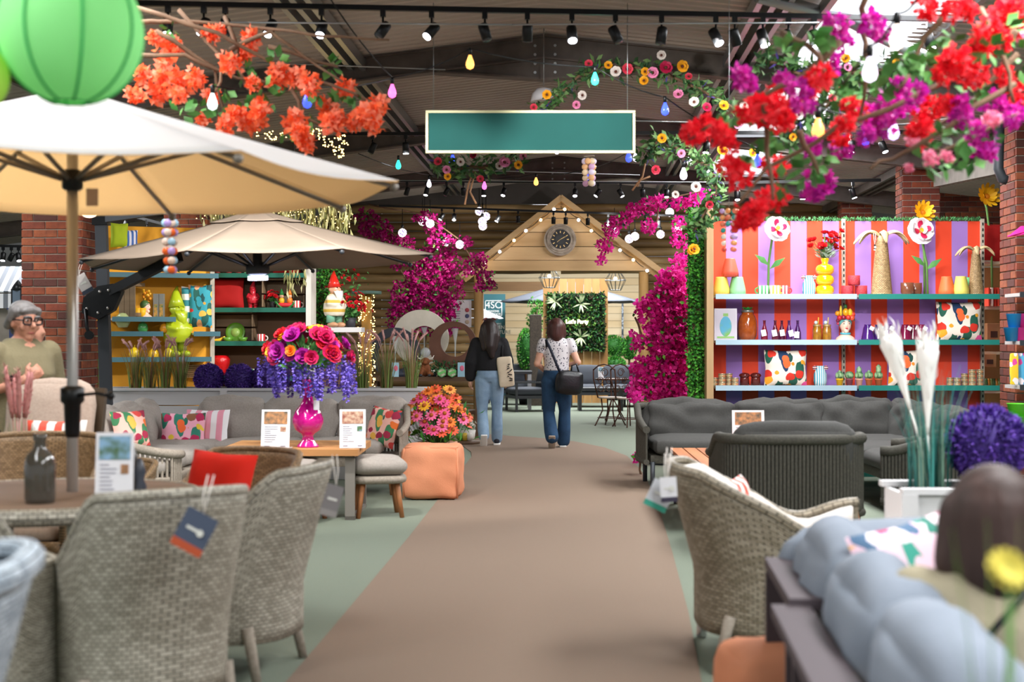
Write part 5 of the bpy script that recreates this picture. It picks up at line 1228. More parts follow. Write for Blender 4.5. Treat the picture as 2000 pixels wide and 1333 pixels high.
def gnome(label, loc, s, rz, body, hat, beard, skin=None, boots=None, coat=.6, shorts=None, stripe=None):
    """standing garden gnome, 1 unit tall"""
    t = thing('garden_gnome', label, 'gnome', loc, rz); t.scale = (s,)*3
    mk = lambda c: mat('gnome '+c, c, .3, coat=coat)
    mb = MB(); mb.lathe([(0, .2), (.17, .2), (.2, .3), (.19, .42), (.13, .55), (.08, .6), (0, .6)], n=20); 
    for sx in (-1, 1): mb.tube([(sx*.12, 0, .54), (sx*.19, -.06, .42), (sx*.1, -.17, .38)], [.06, .055, .045], 8)
    o = part('torso', mb, stripe or mk(body), t); blob(o, .025, 3)
    for sx in (-1, 1):
        mb = MB(); mb.tube([(sx*.085, 0, .28), (sx*.09, 0, .08)], [.085, .075], 10); part('leg', mb, mk(shorts or body), t)
        mb = MB(); mb.ball((sx*.09, -.05, .045), (.075, .12, .05), 12, 8); part('boot', mb, mk(boots or body), t)
    mb = MB(); mb.ball((0, -.02, .66), .105, 16, 10); mb.ball((0, -.125, .665), .034, 8, 6)
    for sx in (-1, 1): mb.ball((sx*.105, 0, .67), (.02, .03, .035), 8, 6)
    o = part('head', mb, mk(skin or body), t); blob(o, .016, 2)
    mb = MB(); mb.grid(lambda u, v: V(((u-.5)*.22*(1-v*.75), -.09-.05*math.sin(pi*u)-.03*math.sin(v*pi), .64-.22*v-.03*math.sin(u*pi*6)*.3)), 10, 6); o = part('beard', mb, mk(beard), t); solidify(o, .03)
    mb = MB(); mb.tube([(0, 0, .70), (0, .01, .8), (.02, .04, .91), (.07, .08, 1.0)], [.125, .09, .05, .012], 14); part('hat', mb, mk(hat), t)
    for sx in (-1, 1): mb = MB(); mb.ball((sx*.04, -.115, .70), .012, 6, 5); part('eye', mb, black if skin else mk(body), t)
    return t
gnome('glossy red gnome figurine on the brown shelving', onb(494, 607), .35, RA+.2, '#c92a3a', '#c92a3a', '#c92a3a')
# geranium pot, watermelon gnomes, striped mug
def flowerpot(label, loc, r, h, potc, flc, n, spread, fs=.03, name='potted_flower'):
    t = thing(name, label, 'potted plant', loc)
    mb = MB(); mb.lathe([(0, 0), (r*.75, 0), (r, h), (r*.85, h), (0, h*.9)], n=16); part('pot', mb, mat('pt '+potc, potc, .6), t)
    mb = MB()
    for k in range(int(n*3)): mb.leaf((R.gauss(0, r*.4), R.gauss(0, r*.4), h+R.uniform(0, spread*.5)), rdir()+V((0, 0, .5)), rdir(), spread*.4, spread*.2)
    part('foliage', mb, leaf_g, t, kind='stuff')
    mb = MB()
    for k in range(n):
        d = rdir(); d.z = abs(d.z); c_ = V((0, 0, h+spread*.3))+d*spread*R.uniform(.5, 1); petal_ring(mb, c_, 5, fs, fs*.9, .5, 0, facing(d)); petal_ring(mb, c_, 4, fs*.7, fs*.7, 1., 0, facing(d), .4)
    part('blossom', mb, mat('bl '+flc, flc, .6), t, kind='stuff'); return t
flowerpot('small red geranium in a black pot inside the crate', onb(533, 607, .25), .045, .09, '#222326', '#c81420', 26, .11)
q = onb(558, 607, .28); t = thing('watermelon_figurine', 'two small gnomes sitting in a watermelon slice boat', 'figurine', q, RA)
mb = MB(); mb.grid(lambda u, v: V(((u-.5)*.24, (v-.5)*.09, .045-.045*math.cos((u-.5)*2*1.3)*1.0+.06*(abs(u-.5)*2)**2)), 12, 4); o = part('rind', mb, mat('rind', '#2c7a34', .4), t); solidify(o, .02)
mb = MB(); mb.rbox((0, 0, .05), (.19, .08, .05), .02, 4); part('melon_flesh', mb, mat('melon', '#d8343c', .4), t)
for sx, bc, hc in ((-1, '#e9b92c', '#2f9a4a'), (1, '#e8862c', '#e07a24')):
    mb = MB(); mb.ball((sx*.05, 0, .1), (.035, .035, .045), 10, 8); b_ = part('gnome_body', mb, mat('gb'+bc, bc, .4), t)
    mb = MB(); mb.ball((sx*.05, -.005, .155), .028, 10, 8); part('gnome_head', mb, mat('gnome skin', '#e8b695', .5), b_)
    mb = MB(); mb.lathe([(.03, .17), (.018, .205), (0, .25)], (sx*.05, 0, 0), 10); part('gnome_hat', mb, mat('gh'+hc, hc, .4), b_)
def onb_mug(px, py, col, lb, r=.05, h=.1):
    q = onb(px, py, .28); t = thing('striped_mug', lb, 'mug', q); mb = MB(); mb.lathe([(0, 0), (r*.85, 0), (r, .02), (r, h), (r*.88, h), (r*.85, .02), (0, .015)], n=18); part('body', mb, stripes('mugb '+col, [col, '#f3efe6'], .034), t)
    mb = MB(); mb.tube([(r+.03*math.sin(a), 0, h*.5+h*.28*math.cos(a)) for a in [pi*k/8 for k in range(9)]], .008, 6); part('handle', mb, mat('mgh', '#f0e8e0', .4), t)
onb_mug(580, 607, '#d02f38', 'red striped mug beside the watermelon figurine'); onb_mug(510, 671, '#c8282f', 'red striped tumbler behind the bouquet'); onb_mug(488, 738, '#3d7a5c', 'green and white striped cup above the purple balls', .06, .1)
kiwi = mat('kiwi green', '#5d9a2a', .35, coat=.4); kiwi2 = mat('kiwi pale', '#a9cf6a', .35)
q = onb(460, 671, .18); t = thing('kiwi_plate', 'round green kiwi plate propped in the crate', 'plate', q+V((0, 0, .12)), (math.radians(-78), 0, 0))
t.rotation_euler = (math.radians(78), 0, RA); mb = MB(); mb.lathe([(0, 0), (.09, .0), (.12, .012), (.118, .018), (.088, .008), (0, .008)], n=28); part('plate', mb, kiwi, t); mb = MB(); mb.lathe([(0, .0085), (.055, .0095), (.055, .0105), (0, .0115)], n=24); part('centre', mb, kiwi2, t)
for (px, lb) in ((445, 'green kiwi bowl left of the propped plate'), (474, 'green kiwi bowl right of the propped plate')):
    lathe_thing('kiwi_bowl', [(0, 0), (.035, 0), (.065, .06), (.06, .06), (.03, .008), (0, .008)], kiwi, lb, 'bowl', onb(px, 671, .32), 20)
t = thing('banana_dish', 'yellow banana shaped dish beside the kiwi bowls', 'dish', onb(425, 671, .32)); mb = MB(); mb.tube([(-.09, 0, .015), (-.04, 0, .018), (.03, 0, .03), (.09, 0, .07)], [.008, .022, .02, .006], 8); part('dish', mb, mat('banana', '#e8c02a', .4), t)
q = onb(431, 738, .25); mb = MB(); mb.lathe([(0, 0), (.04, 0), (.07, .06), (.11, .16), (.115, .22), (.09, .26), (.04, .265), (0, .25)], n=22); solo('strawberry_vase', mb, mat('strawberry', '#c9161c', .2, coat=.6, bump=.6, bs=60), 'glossy red strawberry vase above the purple balls', 'vase', q)
for (px, lb) in ((425, 'pot of small red flowers at the end of the top shelf'), (447, 'pot of small red flowers, second on the top shelf'), (466, 'pot of small red flowers, third on the top shelf')): flowerpot(lb, onb(px, 541, .28), .04, .06, '#8a2020', '#c5141c', 22, .1)
q = onb(560, 541); cushion('dark red cushion on the top shelf under the parasol edge', q+V((0, 0, .16)), .34, .32, .13, sh_red, RA)
mb = MB(); mb.rbox((0, 0, .12), (.26, .18, .24), .015, 3); solo('patterned_tin', mb, floral('tin dots', '#e9d2bd', ['#c8323c', '#e9d2bd', '#d88a5a'], ['#4f8a5a', '#e9d2bd'], 16), 'square patterned tin behind the parasol lamp', 'tin', onb(500, 541, .25), RA)

# yellow angled unit
YD = 16.3
t = thing('yellow_shelving', 'yellow backed shelving unit with teal and white shelf edges behind the grasses', 'shelving', cc(bx(295, YD), YD), RA+math.radians(20))
mb = MB(); mb.box((0, .25, 1.35), (1.45, .03, 2.7)); part('back_panel', mb, yel_p, t)
for z, wd, x in ((2.12, 1.3, .08), (1.62, .7, -.1), (1.455, .82, -.3), (1.455, .3, .6), (1.165, 1.3, .0), (.8, 1.3, 0)):
    mb = MB(); mb.box((x, 0, z), (wd, .48, .025)); s_ = part('shelf', mb, shelf_w, t); mb = MB(); mb.box((x, -.245, z), (wd, .014, .055)); part('shelf_edge', mb, mat('slate teal', '#3d6670', .4), s_)
for x in (-.72, .72): mb = MB(); mb.box((x, .2, 1.35), (.05, .06, 2.7)); part('upright', mb, slot_m, t)
mb = MB(); mb.box((0, 0, .3), (1.4, .46, .6)); part('plinth', mb, brown_p, t)
def ony(px, py, d=16.1): d = 16.3+.364*((px-295)/FPX*16.3)-.05+(d-15.9)*.3; return P(px, py, d)
gnome('tall glossy lime green gnome on the yellow shelving', ony(345, 697, 15.9), .81, RA+.9, '#a9b81c', '#a9b81c', '#a9b81c')
q = ony(391, 640, 15.8); cushion('tall teal cushion printed with peaches beside the lime gnome', q+V((0, 0, .245)), .27, .50, .16, fruit_teal, RA+.15)
q = ony(371, 640, 15.95); cushion('teal and white striped cushion squeezed behind the peach print one', q+V((0, 0, .245)), .2, .46, .12, stripes('stripe teal', ['#2a7f86', '#e8e4dc'], .14, 'Z'), RA+.5)
crown2 = [(.0+.05*math.cos(k*1.3), .05*math.sin(k*1.3)-.02, .26+.02*(k % 4)+.01*k, .024, ['#e8901c', '#e0a524'][k % 2]) for k in range(14)]
head_vase(ony(284, 622, 15.9), .75, 'head planter topped with small oranges on the yellow shelving', RA+1.3, crown2, '#4a6b3a', False)
for (px, lb) in ((268, 'small yellow pot left of the orange head planter'), (277, 'small yellow pot nearer the orange head planter')): lathe_thing('yellow_pot', [(0, 0), (.035, 0), (.05, .11), (.042, .11), (0, .1)], mat('yel pot', '#edb313', .5), lb, 'pot', ony(px, 621, 15.8), 16)
mb = MB()
for k in range(5): mb = MB(); mb.box((0, 0, 0), (.012, .2, .36)); 
t = thing('painted_crate', 'upright grey wooden crate with faded painted letters', 'crate', ony(258, 620, 15.85), RA-.3)
for k in range(3): mb = MB(); mb.box((-.07+k*.07, -.1, .2), (.065, .014, .4)); part('slat', mb, crate_m, t)
for z in (.03, .37): mb = MB(); mb.box((0, 0, z), (.21, .2, .04)); part('end_board', mb, crate_m, t)
for (px, lb) in ((305, 'tall grey gift carton left of the lime gnome'), (316, 'tall grey gift carton touching the lime gnome')):
    t = thing('gift_carton', lb, 'box', ony(px, 622, 15.85), RA); mb = MB(); mb.box((0, 0, .14), (.055, .06, .28)); part('carton', mb, mat('grey carton', '#77766f', .6), t); mb = MB(); mb.box((0, -.031, .09), (.04, .002, .14)); part('print', mb, mat('carton print', '#b8863c', .6, c2='#4f6a3a', ns=25, amt=.2), t)
q = ony(250, 622, 15.6); lathe_thing('green_gourd_vase', [(0, 0), (.05, 0), (.085, .06), (.08, .12), (.04, .16), (0, .165)], mat('celadon', '#a9b47c', .3, coat=.4), 'round pale green vase low on the yellow shelving', 'vase', ony(240, 640, 15.7))
q = ony(233, 460, 16.0); cushion('lime green cushion on top of the yellow shelving', q, .2, .28, .12, mat('lime fabric', '#a3b51c', .85), RA+.5); cushion('blue and white striped cushion on top of the yellow shelving', ony(254, 468, 16.1), .18, .22, .1, stripes('stripe blue', ['#3a62a8', '#ded9e2'], .05), RA+.6)
flowerpot('orange and green potted plant on the top yellow shelf', ony(335, 543, 16.1), .06, .07, '#e06a1e', '#ee7a1e', 24, .12)
for k, (px, py, c, lb) in enumerate(((322, 650, '#e89a1c', 'orange ceramic fruit below the lime gnome shelf'), (279, 650, '#3f8f4a', 'green ceramic pepper below the crate shelf'), (262, 700, '#e8c41c', 'yellow bowl on the lower yellow shelf'), (300, 702, '#e2b21a', 'yellow jug on the lower yellow shelf'), (330, 700, '#dcc22a', 'yellow glass on the lower yellow shelf'))):
    mb = MB(); mb.lathe([(0, 0), (.04, 0), (.06, .04), (.05, .09), (.02, .12), (0, .125)], n=16); mb.tube([(0, 0, .12), (.01, 0, .15)], .006, 5); solo('ceramic_fruit' if k < 2 else 'yellow_ceramic', mb, mat('cer '+c, c, .3, coat=.4), lb, 'ceramic', ony(px, py, 15.7))
for k in range(7): q = ony(385+R.uniform(-2, 2), 738, 16.6); q.z += k*.022; mb = MB(); mb.box((0, 0, .01), (.34, .24, .018)); solo('slate_board', mb, wood('board%d' % (k % 2), '#b48a5c', '#8a6238', 'X', 6), 'wooden serving board in the pile left of the strawberry vase', 'board', q, RA+R.uniform(-.08, .08), 'serving boards in a pile')

# far left hut with striped awning and lantern
t = thing('market_stall', 'white market stall with grey striped awning beyond the brick pillar', 'stall', cc(bx(-12, 17), 17), RA)
mb = MB(); mb.box((.1, 0, 1.0), (.62, .5, 2.0)); part('cabin', mb, mat('stall board', '#a59c92', .8, c2='#8e857a', ns=5), t)
for x in (-.3, .36): mb = MB(); mb.box((x, -.27, 1.0), (.09, .06, 2.0)); part('post', mb, wpaint, t)
M = rx(math.radians(38)); mb = MB(); mb.box((.06, -.25, 2.1), (.86, .5, .02), M); part('awning', mb, stripes('awning stripe', ['#e4e6ea', '#6f747c'], .11), t); mb = MB(); mb.box((.06, -.45, 1.84), (.86, .012, .17)); part('awning_valance', mb, stripes('awning stripe', ['#e4e6ea', '#6f747c'], .11), t)
t = thing('black_lantern', 'black metal lantern beside the market stall', 'lantern', P(35, 600, 15.5), RA)
mb = MB(); mb.box((0, 0, .09), (.1, .1, .18)); part('glass', mb, mat('lantern glass', '#5d6a78', .2), t)
for x in (-.05, .05):
    for y in (-.05, .05): mb = MB(); mb.box((x, y, .09), (.014, .014, .2)); part('corner_bar', mb, black, t)
mb = MB(); mb.lathe([(.085, .18), (.05, .24), (.02, .28), (0, .3)], n=4); part('roof', mb, black, t); mb = MB(); mb.box((0, 0, -.005), (.13, .13, .02)); part('base', mb, black, t)
t = thing('lantern_shelf', 'dark blue shelf post carrying the black lantern', 'stand', cc(bx(37, 15.6), 15.6), RA); mb = MB(); mb.box((0, 0, .85), (.16, .16, 1.72)); part('post', mb, mat('navy', '#1f2f5c', .6), t); mb = MB(); mb.box((0, 0, 1.725), (.2, .2, .02)); part('top', mb, mat('navy', '#1f2f5c', .6), t)

# big gnome on hedge plinth with roses
hedge_m = [mat('hedge leaf a', '#3f8f2e', .7), mat('hedge leaf b', '#5fb03a', .7), mat('hedge leaf c', '#2b6b28', .7)]
def leafmass(n, fn, ln, wd, mats_, flat=None):
    mb = MB()
    for k in range(n):
        p, d = fn(); mb.leaf(p, d, rdir(), ln*R.uniform(.7, 1.2), wd*R.uniform(.7, 1.2), R.randrange(len(mats_)))
    return mb
def slab(x0, x1, y0, y1, z0, z1):
    def f():
        p = V((R.uniform(x0, x1), R.uniform(y0, y1), R.uniform(z0, z1))); return p, V((R.uniform(-1, 1), R.uniform(-1.2, .2), R.uniform(-.6, .8)))
    return f
HD = 18.2
t = thing('ivy_panel', 'upright strip of bright green ivy beside the big gnome', 'ivy panel', cc(bx(632, HD), HD), RA)
mb = MB(); mb.box((.0, .05, .95), (.36, .05, 1.9+.5)); part('board', mb, brown_p, t)
part('foliage', leafmass(2600, slab(-.18, .2, -.06, .03, .3, bz2(480, HD)), .05, .035, hedge_m), hedge_m, t, kind='stuff')
t = thing('display_plinth', 'white plinth top carrying the big bearded gnome', 'plinth', cc(bx(662, 17.7), 17.7), RA); mb = MB(); mb.box((0, 0, bz2(640, 17.7)-.03), (.6, .4, .06)); part('top', mb, wpaint, t); mb = MB(); mb.box((0, 0, .75), (.45, .3, bz2(645, 17.7)-.75+.0)); part('body', mb, brown_p, t)
q = P(653, HY, 17.6); gnome('big garden gnome in red hat, striped shirt and green shorts', (q.x, q.y, bz2(640, 17.7)+.001), .70, RA+.9, '#e9dcc0', '#d22a1e', '#e9e6e0', '#d9a585', '#c99672', .2, '#79b59a', stripes('gnome shirt', ['#e8dfcc', '#e8dfcc', '#d8b24a'], .16, 'Z'))
flowerpot('red rose bush in a dark pot beside the big gnome', (P(685, HY, 17.7).x, P(685, HY, 17.7).y, bz2(640, 17.7)+.001), .07, .12, '#33333a', '#c01420', 60, .26, .03)
t = thing('climbing_rose', 'red climbing roses above the big gnome', 'rose', P(668, 560, 18.0)); mb = MB()
for k in range(40): c_ = V((R.gauss(.03, .12), R.uniform(-.1, .05), R.uniform(-.1, .5))); petal_ring(mb, c_, 6, .03, .03, .7, 0, facing(rdir()+V((0, -1, 0))))
part('blossom', mb, mat('bl #c01420', '#c01420', .6), t, kind='stuff')
mb = MB()
for k in range(160): mb.leaf((R.gauss(.02, .13), R.uniform(-.06, .05), R.uniform(-.15, .5)), rdir(), rdir(), .06, .03)
part('foliage', mb, leaf_g, t, kind='stuff')
# glowing twig column lamp
q = cc(bx(716, 19), 19)
t = thing('twinkle_column', 'tall column of warm fairy lights with dark disc cap', 'lamp', q); zt = bz2(575, 19)
mb = MB(); mb.lathe([(.0, zt), (.2, zt), (.2, zt+.04), (0, zt+.05)], n=24); part('cap', mb, mat('sage disc', '#5d7a6f', .5), t)
mb = MB(); mb.tube([(0, 0, 0), (0, 0, zt)], .07, 12); part('core', mb, mat('column core', '#8c6a30', .6), t)
tw = mat('fairy gold', '#ffd27a', .3, emit=5); mb = MB()
for k in range(300): a = R.uniform(0, 2*pi); z = R.uniform(.7, zt); rr = .09+.03*R.random(); mb.box((rr*math.cos(a), rr*math.sin(a), z), (.012, .012, .012))
part('fairy_bulb', mb, tw, t, kind='stuff')
mb = MB(); mb.lathe([(0, 0), (.2, 0), (.2, .05), (0, .06)], n=24); part('base', mb, dark_m, t)

# display table with ring fountains
TD = 20.3
t = thing('rustic_display_table', 'rustic brown plank table under the ring fountains', 'table', cc(bx(835, TD), TD), RA)
tz = bz2(735, TD)
for k in range(4): mb = MB(); mb.box((0, -.33+k*.22, tz-.03), (1.75, .21, .06)); part('plank', mb, wood('rustic%d' % (k % 2), ['#6d5138', '#5d4430'][k % 2], '#4a3524', 'X', 5), t)
for sx in (-1, 1):
    for sy in (-1, 1): mb = MB(); mb.box((sx*.75, sy*.3, (tz-.06)/2), (.12, .12, tz-.06)); part('leg', mb, wood('rustic0', '#6d5138', '#4a3524', 'X', 5), t)
mb = MB(); mb.box((0, .1, .35), (1.6, .5, .05)); part('lower_shelf', mb, wood('rustic1', '#5d4430', '#4a3524', 'X', 5), t)
def ring(label, px, py, ro, ri, ox, oz, d, m, th=.09):
    q = P(px, py, d); t = thing('ring_fountain', label, 'fountain', (q.x, q.y, tz)); n = 40; h = q.z-tz; mb = MB(); vs = []; fs = []
    for k in range(n):
        a = 2*pi*k/n
        for (r_, cx_, cz_) in ((ro, 0, h), (ri, ox, h+oz)):
            for y in (-th/2, th/2): vs.append((cx_+r_*math.cos(a), y, cz_+r_*math.sin(a)))
    for k in range(n):
        a, b = 4*k, 4*((k+1) % n); fs += [(a, b, b+2, a+2), (a+1, a+3, b+3, b+1), (a, a+1, b+1, b), (a+2, b+2, b+3, a+3)]
    mb.add(vs, fs); part('ring', mb, m, t); mb = MB(); mb.lathe([(0, 0), (.22, 0), (.2, .08), (0, .08)], n=20); part('basin', mb, m, t)
    mb = MB(); mb.lathe([(.004, .08), (.012, h+ri*.2), (.05, h+oz+ri*.92)], (ox, 0, 0), 12, caps=False); part('water', mb, mat('water', '#dfe8ec', .05, alpha=.35), t)
    return t
cream_s = mat('cream stone', '#d8d2c4', .7, c2='#c4beb0', ns=5); rust_s = mat('rust brown', '#6a4636', .7, c2='#573628', ns=6); slate_s = mat('slate ring', '#2a2f3c', .6)
ring('large cream stone ring fountain behind the others', 822, 660, .405, .22, .05, -.05, 20.6, cream_s); ring('brown ring fountain nearest the dark haired woman', 885, 675, .34, .21, .03, .05, 20.1, rust_s); ring('slate black ring fountain behind the pink plumes', 772, 690, .36, .24, 0, 0, 20.1, slate_s)
t = thing('highland_cow_ornament', 'brown shaggy cow ornament sitting with a glass globe on its head', 'ornament', (P(831, HY, 20).x, P(831, HY, 20).y, tz), RA)
cow = mat('cow brown', '#8a4f28', .8, c2='#5f3418', ns=25, bump=.8, bs=60); mb = MB(); mb.ball((0, 0, .1), (.075, .065, .1), 14, 10); mb.ball((0, -.02, .215), (.065, .06, .055), 14, 10); mb.ball((0, -.075, .195), (.035, .03, .028), 10, 8)
for sx in (-1, 1): mb.tube([(sx*.05, -.04, .12), (sx*.06, -.09, .02)], [.03, .028], 8); mb.ball((sx*.08, 0, .22), (.035, .012, .018), 8, 6); mb.ball((sx*.075, -.02, .035), (.045, .06, .035), 8, 6)
blob(part('body', mb, cow, t), .012, 2)
for sx in (-1, 1): mb = MB(); mb.ball((sx*.06, -.105, .02), (.025, .03, .02), 8, 6); part('hoof', mb, dark_m, t); mb = MB(); mb.tube([(sx*.05, 0, .25), (sx*.1, 0, .26), (sx*.12, 0, .3)], [.012, .01, .003], 6); part('horn', mb, fab_cream, t)
mb = MB(); mb.ball((0, 0, .34), .072, 16, 12); part('glass_globe', mb, mat('globe glass', '#cdd3d8', .05, alpha=.45, coat=.6), t)
for (px, lb) in ((863, 'green hexagonal gift box left of its twin'), (883, 'green hexagonal gift box nearer the dark haired woman')):
    q = P(px, HY, 19.85); t = thing('hexagon_box', lb, 'box', (q.x, q.y, tz), RA); hx = [(.068*math.cos(pi/6+k*pi/3), .068*math.sin(pi/6+k*pi/3)+.06) for k in range(6)]
    mb = MB(); mb.prism(hx, .07); part('carton', mb, mat('box green', '#4e9a5a', .5), t); mb = MB(); mb.prism([(x*.8, (z-.06)*.8+.06) for x, z in hx], .074); part('print', mb, mat('box print', '#8a7a5a', .5, c2='#cfd8c0', ns=25, amt=.3), t); mb = MB(); mb.box((0, -.0385, .06), (.115, .004, .035), ry(-.4)); part('label_band', mb, mat('band', '#6fbf6a', .5), t)
for (px, lb) in ((772, 'blue seed box behind the plumes'), (901, 'blue seed box beside the green hexagons')):
    q = P(px, HY, 19.9); t = thing('seed_box', lb, 'box', (q.x, q.y, tz), RA); mb = MB(); mb.box((0, 0, .1), (.1, .06, .2)); part('carton', mb, mat('pale blue box', '#9cc4d8', .5), t); mb = MB(); mb.ball((.01, -.031, .12), (.03, .003, .04), 10, 8); part('flower_print', mb, mat('pink print', '#d86a8a', .5), t)
for k in range(9):
    q = P(800+k*16, HY, 20.05+.05*(k % 2)); mb = leafmass(60, lambda: (V((R.gauss(0, .05), R.gauss(0, .05), R.uniform(.02, .2))), rdir()+V((0, 0, .6))), .06, .03, hedge_m)
    if k in (2,): continue
    o = thing('small_box_plant', 'small dark leafy plant in the row on the rustic table', 'plant', (q.x, q.y, tz), 0, 'small plants on the rustic table'); part('foliage', mb, [mat('box leaf', '#2d5a34', .7), mat('box leaf b', '#3f6e3a', .7), mat('box leaf c', '#21482a', .7)], o, kind='stuff')
    mb = MB(); mb.lathe([(0, 0), (.03, 0), (.04, .05), (0, .05)], n=10); part('pot', mb, dark_m, o)
# price poster by the post
t = thing('price_poster', 'pale price list poster with three round samples beside the portal post', 'poster', P(901, 613, 24.02), 0)
mb = MB(); mb.box((0, 0, 0), (.34, .02, .46)); part('sheet', mb, mat('poster', '#cfc6cc', .6), t)
for k, c in enumerate(('#a8404a', '#4a4a72', '#b39a88')): mb = MB(); mb.lathe([(.018, 0), (.036, 0), (.036, .006), (.018, .006)], (.1, -.012, .06-.1*k), 16, M=rx(pi/2)); part('sample_ring', mb, mat('smp'+c, c, .5), t)
mb = MB()
for k in range(9): mb.box((-.08, -.012, .16-.04*k), (R.uniform(.08, .14), .003, .01))
part('text_block', mb, mat('poster text', '#4c454d', .6), t, kind='stuff')

# gnomes and pots on floor by the display
flowerpot('small white and green potted plant by the plank table leg', G0(915, 19.3), .1, .16, '#d8d4cc', '#f0ece4', 12, .12)
mb = MB(); mb.lathe([(.2, 0), (.2, .04), (0, .05)], n=24); o = solo('log_slice_stand', mb, wood('rustic0', '#6d5138', '#4a3524', 'X', 5), 'log slice stand on the floor by the display table', 'stand', G0(908, 18.9, 0))
for k, c in enumerate(('#4f8a3a', '#c8a83a', '#d8d2c8')): mb = MB(); mb.lathe([(0, 0), (.035, 0), (.05, .08), (.02, .1), (0, .1)], n=12); q = G0(899+k*9, 18.85, .051); solo('small_planter', mb, mat('plc'+c, c, .5), ['green', 'yellow', 'cream'][k]+' small planter on the log slice stand', 'planter', q)

# ---- room beyond the portal: furniture
char2 = mat('sofa charcoal', '#3f434b', .85, bump=.2, bs=90)
def pz(py, d): return CH+(HY-py)/FPX*d
PD = 31.0
t = thing('plank_screen', 'vertical pine plank screen carrying the green wall', 'screen', cc(bx(1124, PD), PD), RA)
vp = [wood('scr%d' % k, c, '#9a7040', 'Z', 3) for k, c in enumerate(('#c79a5e', '#b98a4e', '#d3a86c'))]
wdt = (1187-1060)/FPX*PD
for k in range(8): mb = MB(); mb.box((-wdt/2+wdt*(k+.5)/8, R.uniform(-.008, .008), pz(545, PD)/2), (wdt/8-.008, .04, pz(545, PD))); part('plank', mb, vp[k % 3], t)
t = thing('green_wall', 'square living wall of mixed dark foliage behind the neon sign', 'green wall', P(1125, 630, PD-.08), RA)
gw = [mat('gw a', '#1f4a28', .7), mat('gw b', '#2f6a30', .7), mat('gw c', '#16351f', .7), mat('gw d', '#5f8a3a', .7), mat('gw e', '#3a2a20', .7)]
h_ = 113/FPX*PD/2
mb = MB(); mb.box((0, .02, 0), (2*h_, .05, 2*h_)); part('backing', mb, gw[2], t)
part('foliage', leafmass(3600, lambda: (V((R.uniform(-h_, h_), R.uniform(-.1, 0), R.uniform(-h_, h_))), V((R.uniform(-1, 1), -.7, R.uniform(-1, 1)))), .09, .04, gw), gw, t, kind='stuff')
for (x, z) in ((-.45, .45), (.1, -.32), (.1, .4)):
    mb = MB()
    for k in range(14): a = R.uniform(0, 2*pi); mb.leaf((x, -.1, z), V((math.cos(a), -.6, math.sin(a))), V((0, -1, 0)), .24, .03)
    part('spider_plant', mb, mat('pale leaf', '#b9c79a', .6), t)
neon = mat('neon', '#fff0a8', .3, emit=9)
nm = text_mesh("Let's Party", .115, .008, True); nm.materials.append(neon); q = P(1105, 632, PD-.26)
t = thing('neon_sign', "glowing neon lettering reading Let's Party on the green wall", 'neon sign', q, (pi/2, 0, RA)); link('lettering', nm, t)
def outdoor_sofa(label, loc, rz, wd, n, h=.78):
    t = thing('garden_sofa', label, 'sofa', loc, rz)
    mb = MB(); mb.box((0, 0, .28), (wd, .8, .06)); part('frame', mb, dark_m, t)
    for sx in (-1, 1):
        mb = MB(); mb.box((sx*wd/2, -.02, .56), (.06, .78, .03)); mb.box((sx*wd/2, -.38, .28), (.05, .04, .56)); mb.box((sx*wd/2, .36, .28), (.05, .04, .56)); part('arm', mb, dark_m, t)
    for k in range(n):
        x = -wd/2+wd*(k+.5)/n
        mb = MB(); mb.rbox((x, -.04, .38), (wd/n-.03, .7, .14), .05, 5, .02); part('seat_cushion', mb, char2, t)
        mb = MB(); mb.rbox((x, .3, .62), (wd/n-.04, .18, .44), .06, 5, .02, 0, rx(math.radians(-10))); part('back_cushion', mb, char2, t)
    return t
outdoor_sofa('charcoal garden sofa below the green wall', cc(bx(1178, 29.3), 29.3), RA, 1.35, 2)
outdoor_sofa('second charcoal garden sofa run behind the bistro chairs', cc(bx(1278, 29.6), 29.6), RA, 1.3, 2)
outdoor_sofa('charcoal garden armchair turned sideways left of the woman in jeans', cc(bx(1036, 27.6), 27.6), RA-math.radians(75), .75, 1)
t = thing('low_garden_table', 'dark low slab table in front of the charcoal sofa', 'table', cc(bx(1172, 27.8), 27.8), RA); mb = MB(); mb.box((0, 0, .42), (.9, .6, .05)); part('top', mb, dark_m, t)
for sx in (-1, 1): mb = MB(); mb.box((sx*.4, 0, .2), (.06, .55, .4)); part('leg', mb, dark_m, t)
t = thing('garden_dining_table', 'grey dining table with black chairs beyond the dark haired woman', 'table', cc(bx(990, 28.5), 28.5), RA); mb = MB(); mb.box((0, 0, .73), (1.0, 1.1, .05)); part('top', mb, dark_m, t)
for sx in (-1, 1):
    for sy in (-1, 1): mb = MB(); mb.box((sx*.45, sy*.48, .35), (.07, .07, .7)); part('leg', mb, galv, t)
outdoor_sofa('black garden chair at the grey dining table', cc(bx(1012, 30.3), 30.3), RA, .65, 1)
# umbrella behind the screen
def small_parasol(label, px, d, r, ze, za, m, n=8):
    t = thing('garden_parasol', label, 'parasol', cc(bx(px, d), d), RA); canopy(t, r, ze, za, n, .1, m, .03); mb = MB(); mb.tube([(0, 0, 0), (0, 0, za)], .03, 8); part('pole', mb, dark_m, t); mb = MB(); mb.box((0, 0, .05), (.6, .6, .1)); part('base', mb, dark_m, t)
small_parasol('wide dark grey parasol behind the plank screen', 1116, 34, 1.75, pz(590, 34), pz(548, 34), mat('canopy slate', '#5a5f69', .8))
small_parasol('pale fringed parasol overlapping the teal banner', 930, 31, .6, pz(622, 31), pz(596, 31), mat('canopy grey', '#b9b9be', .8))
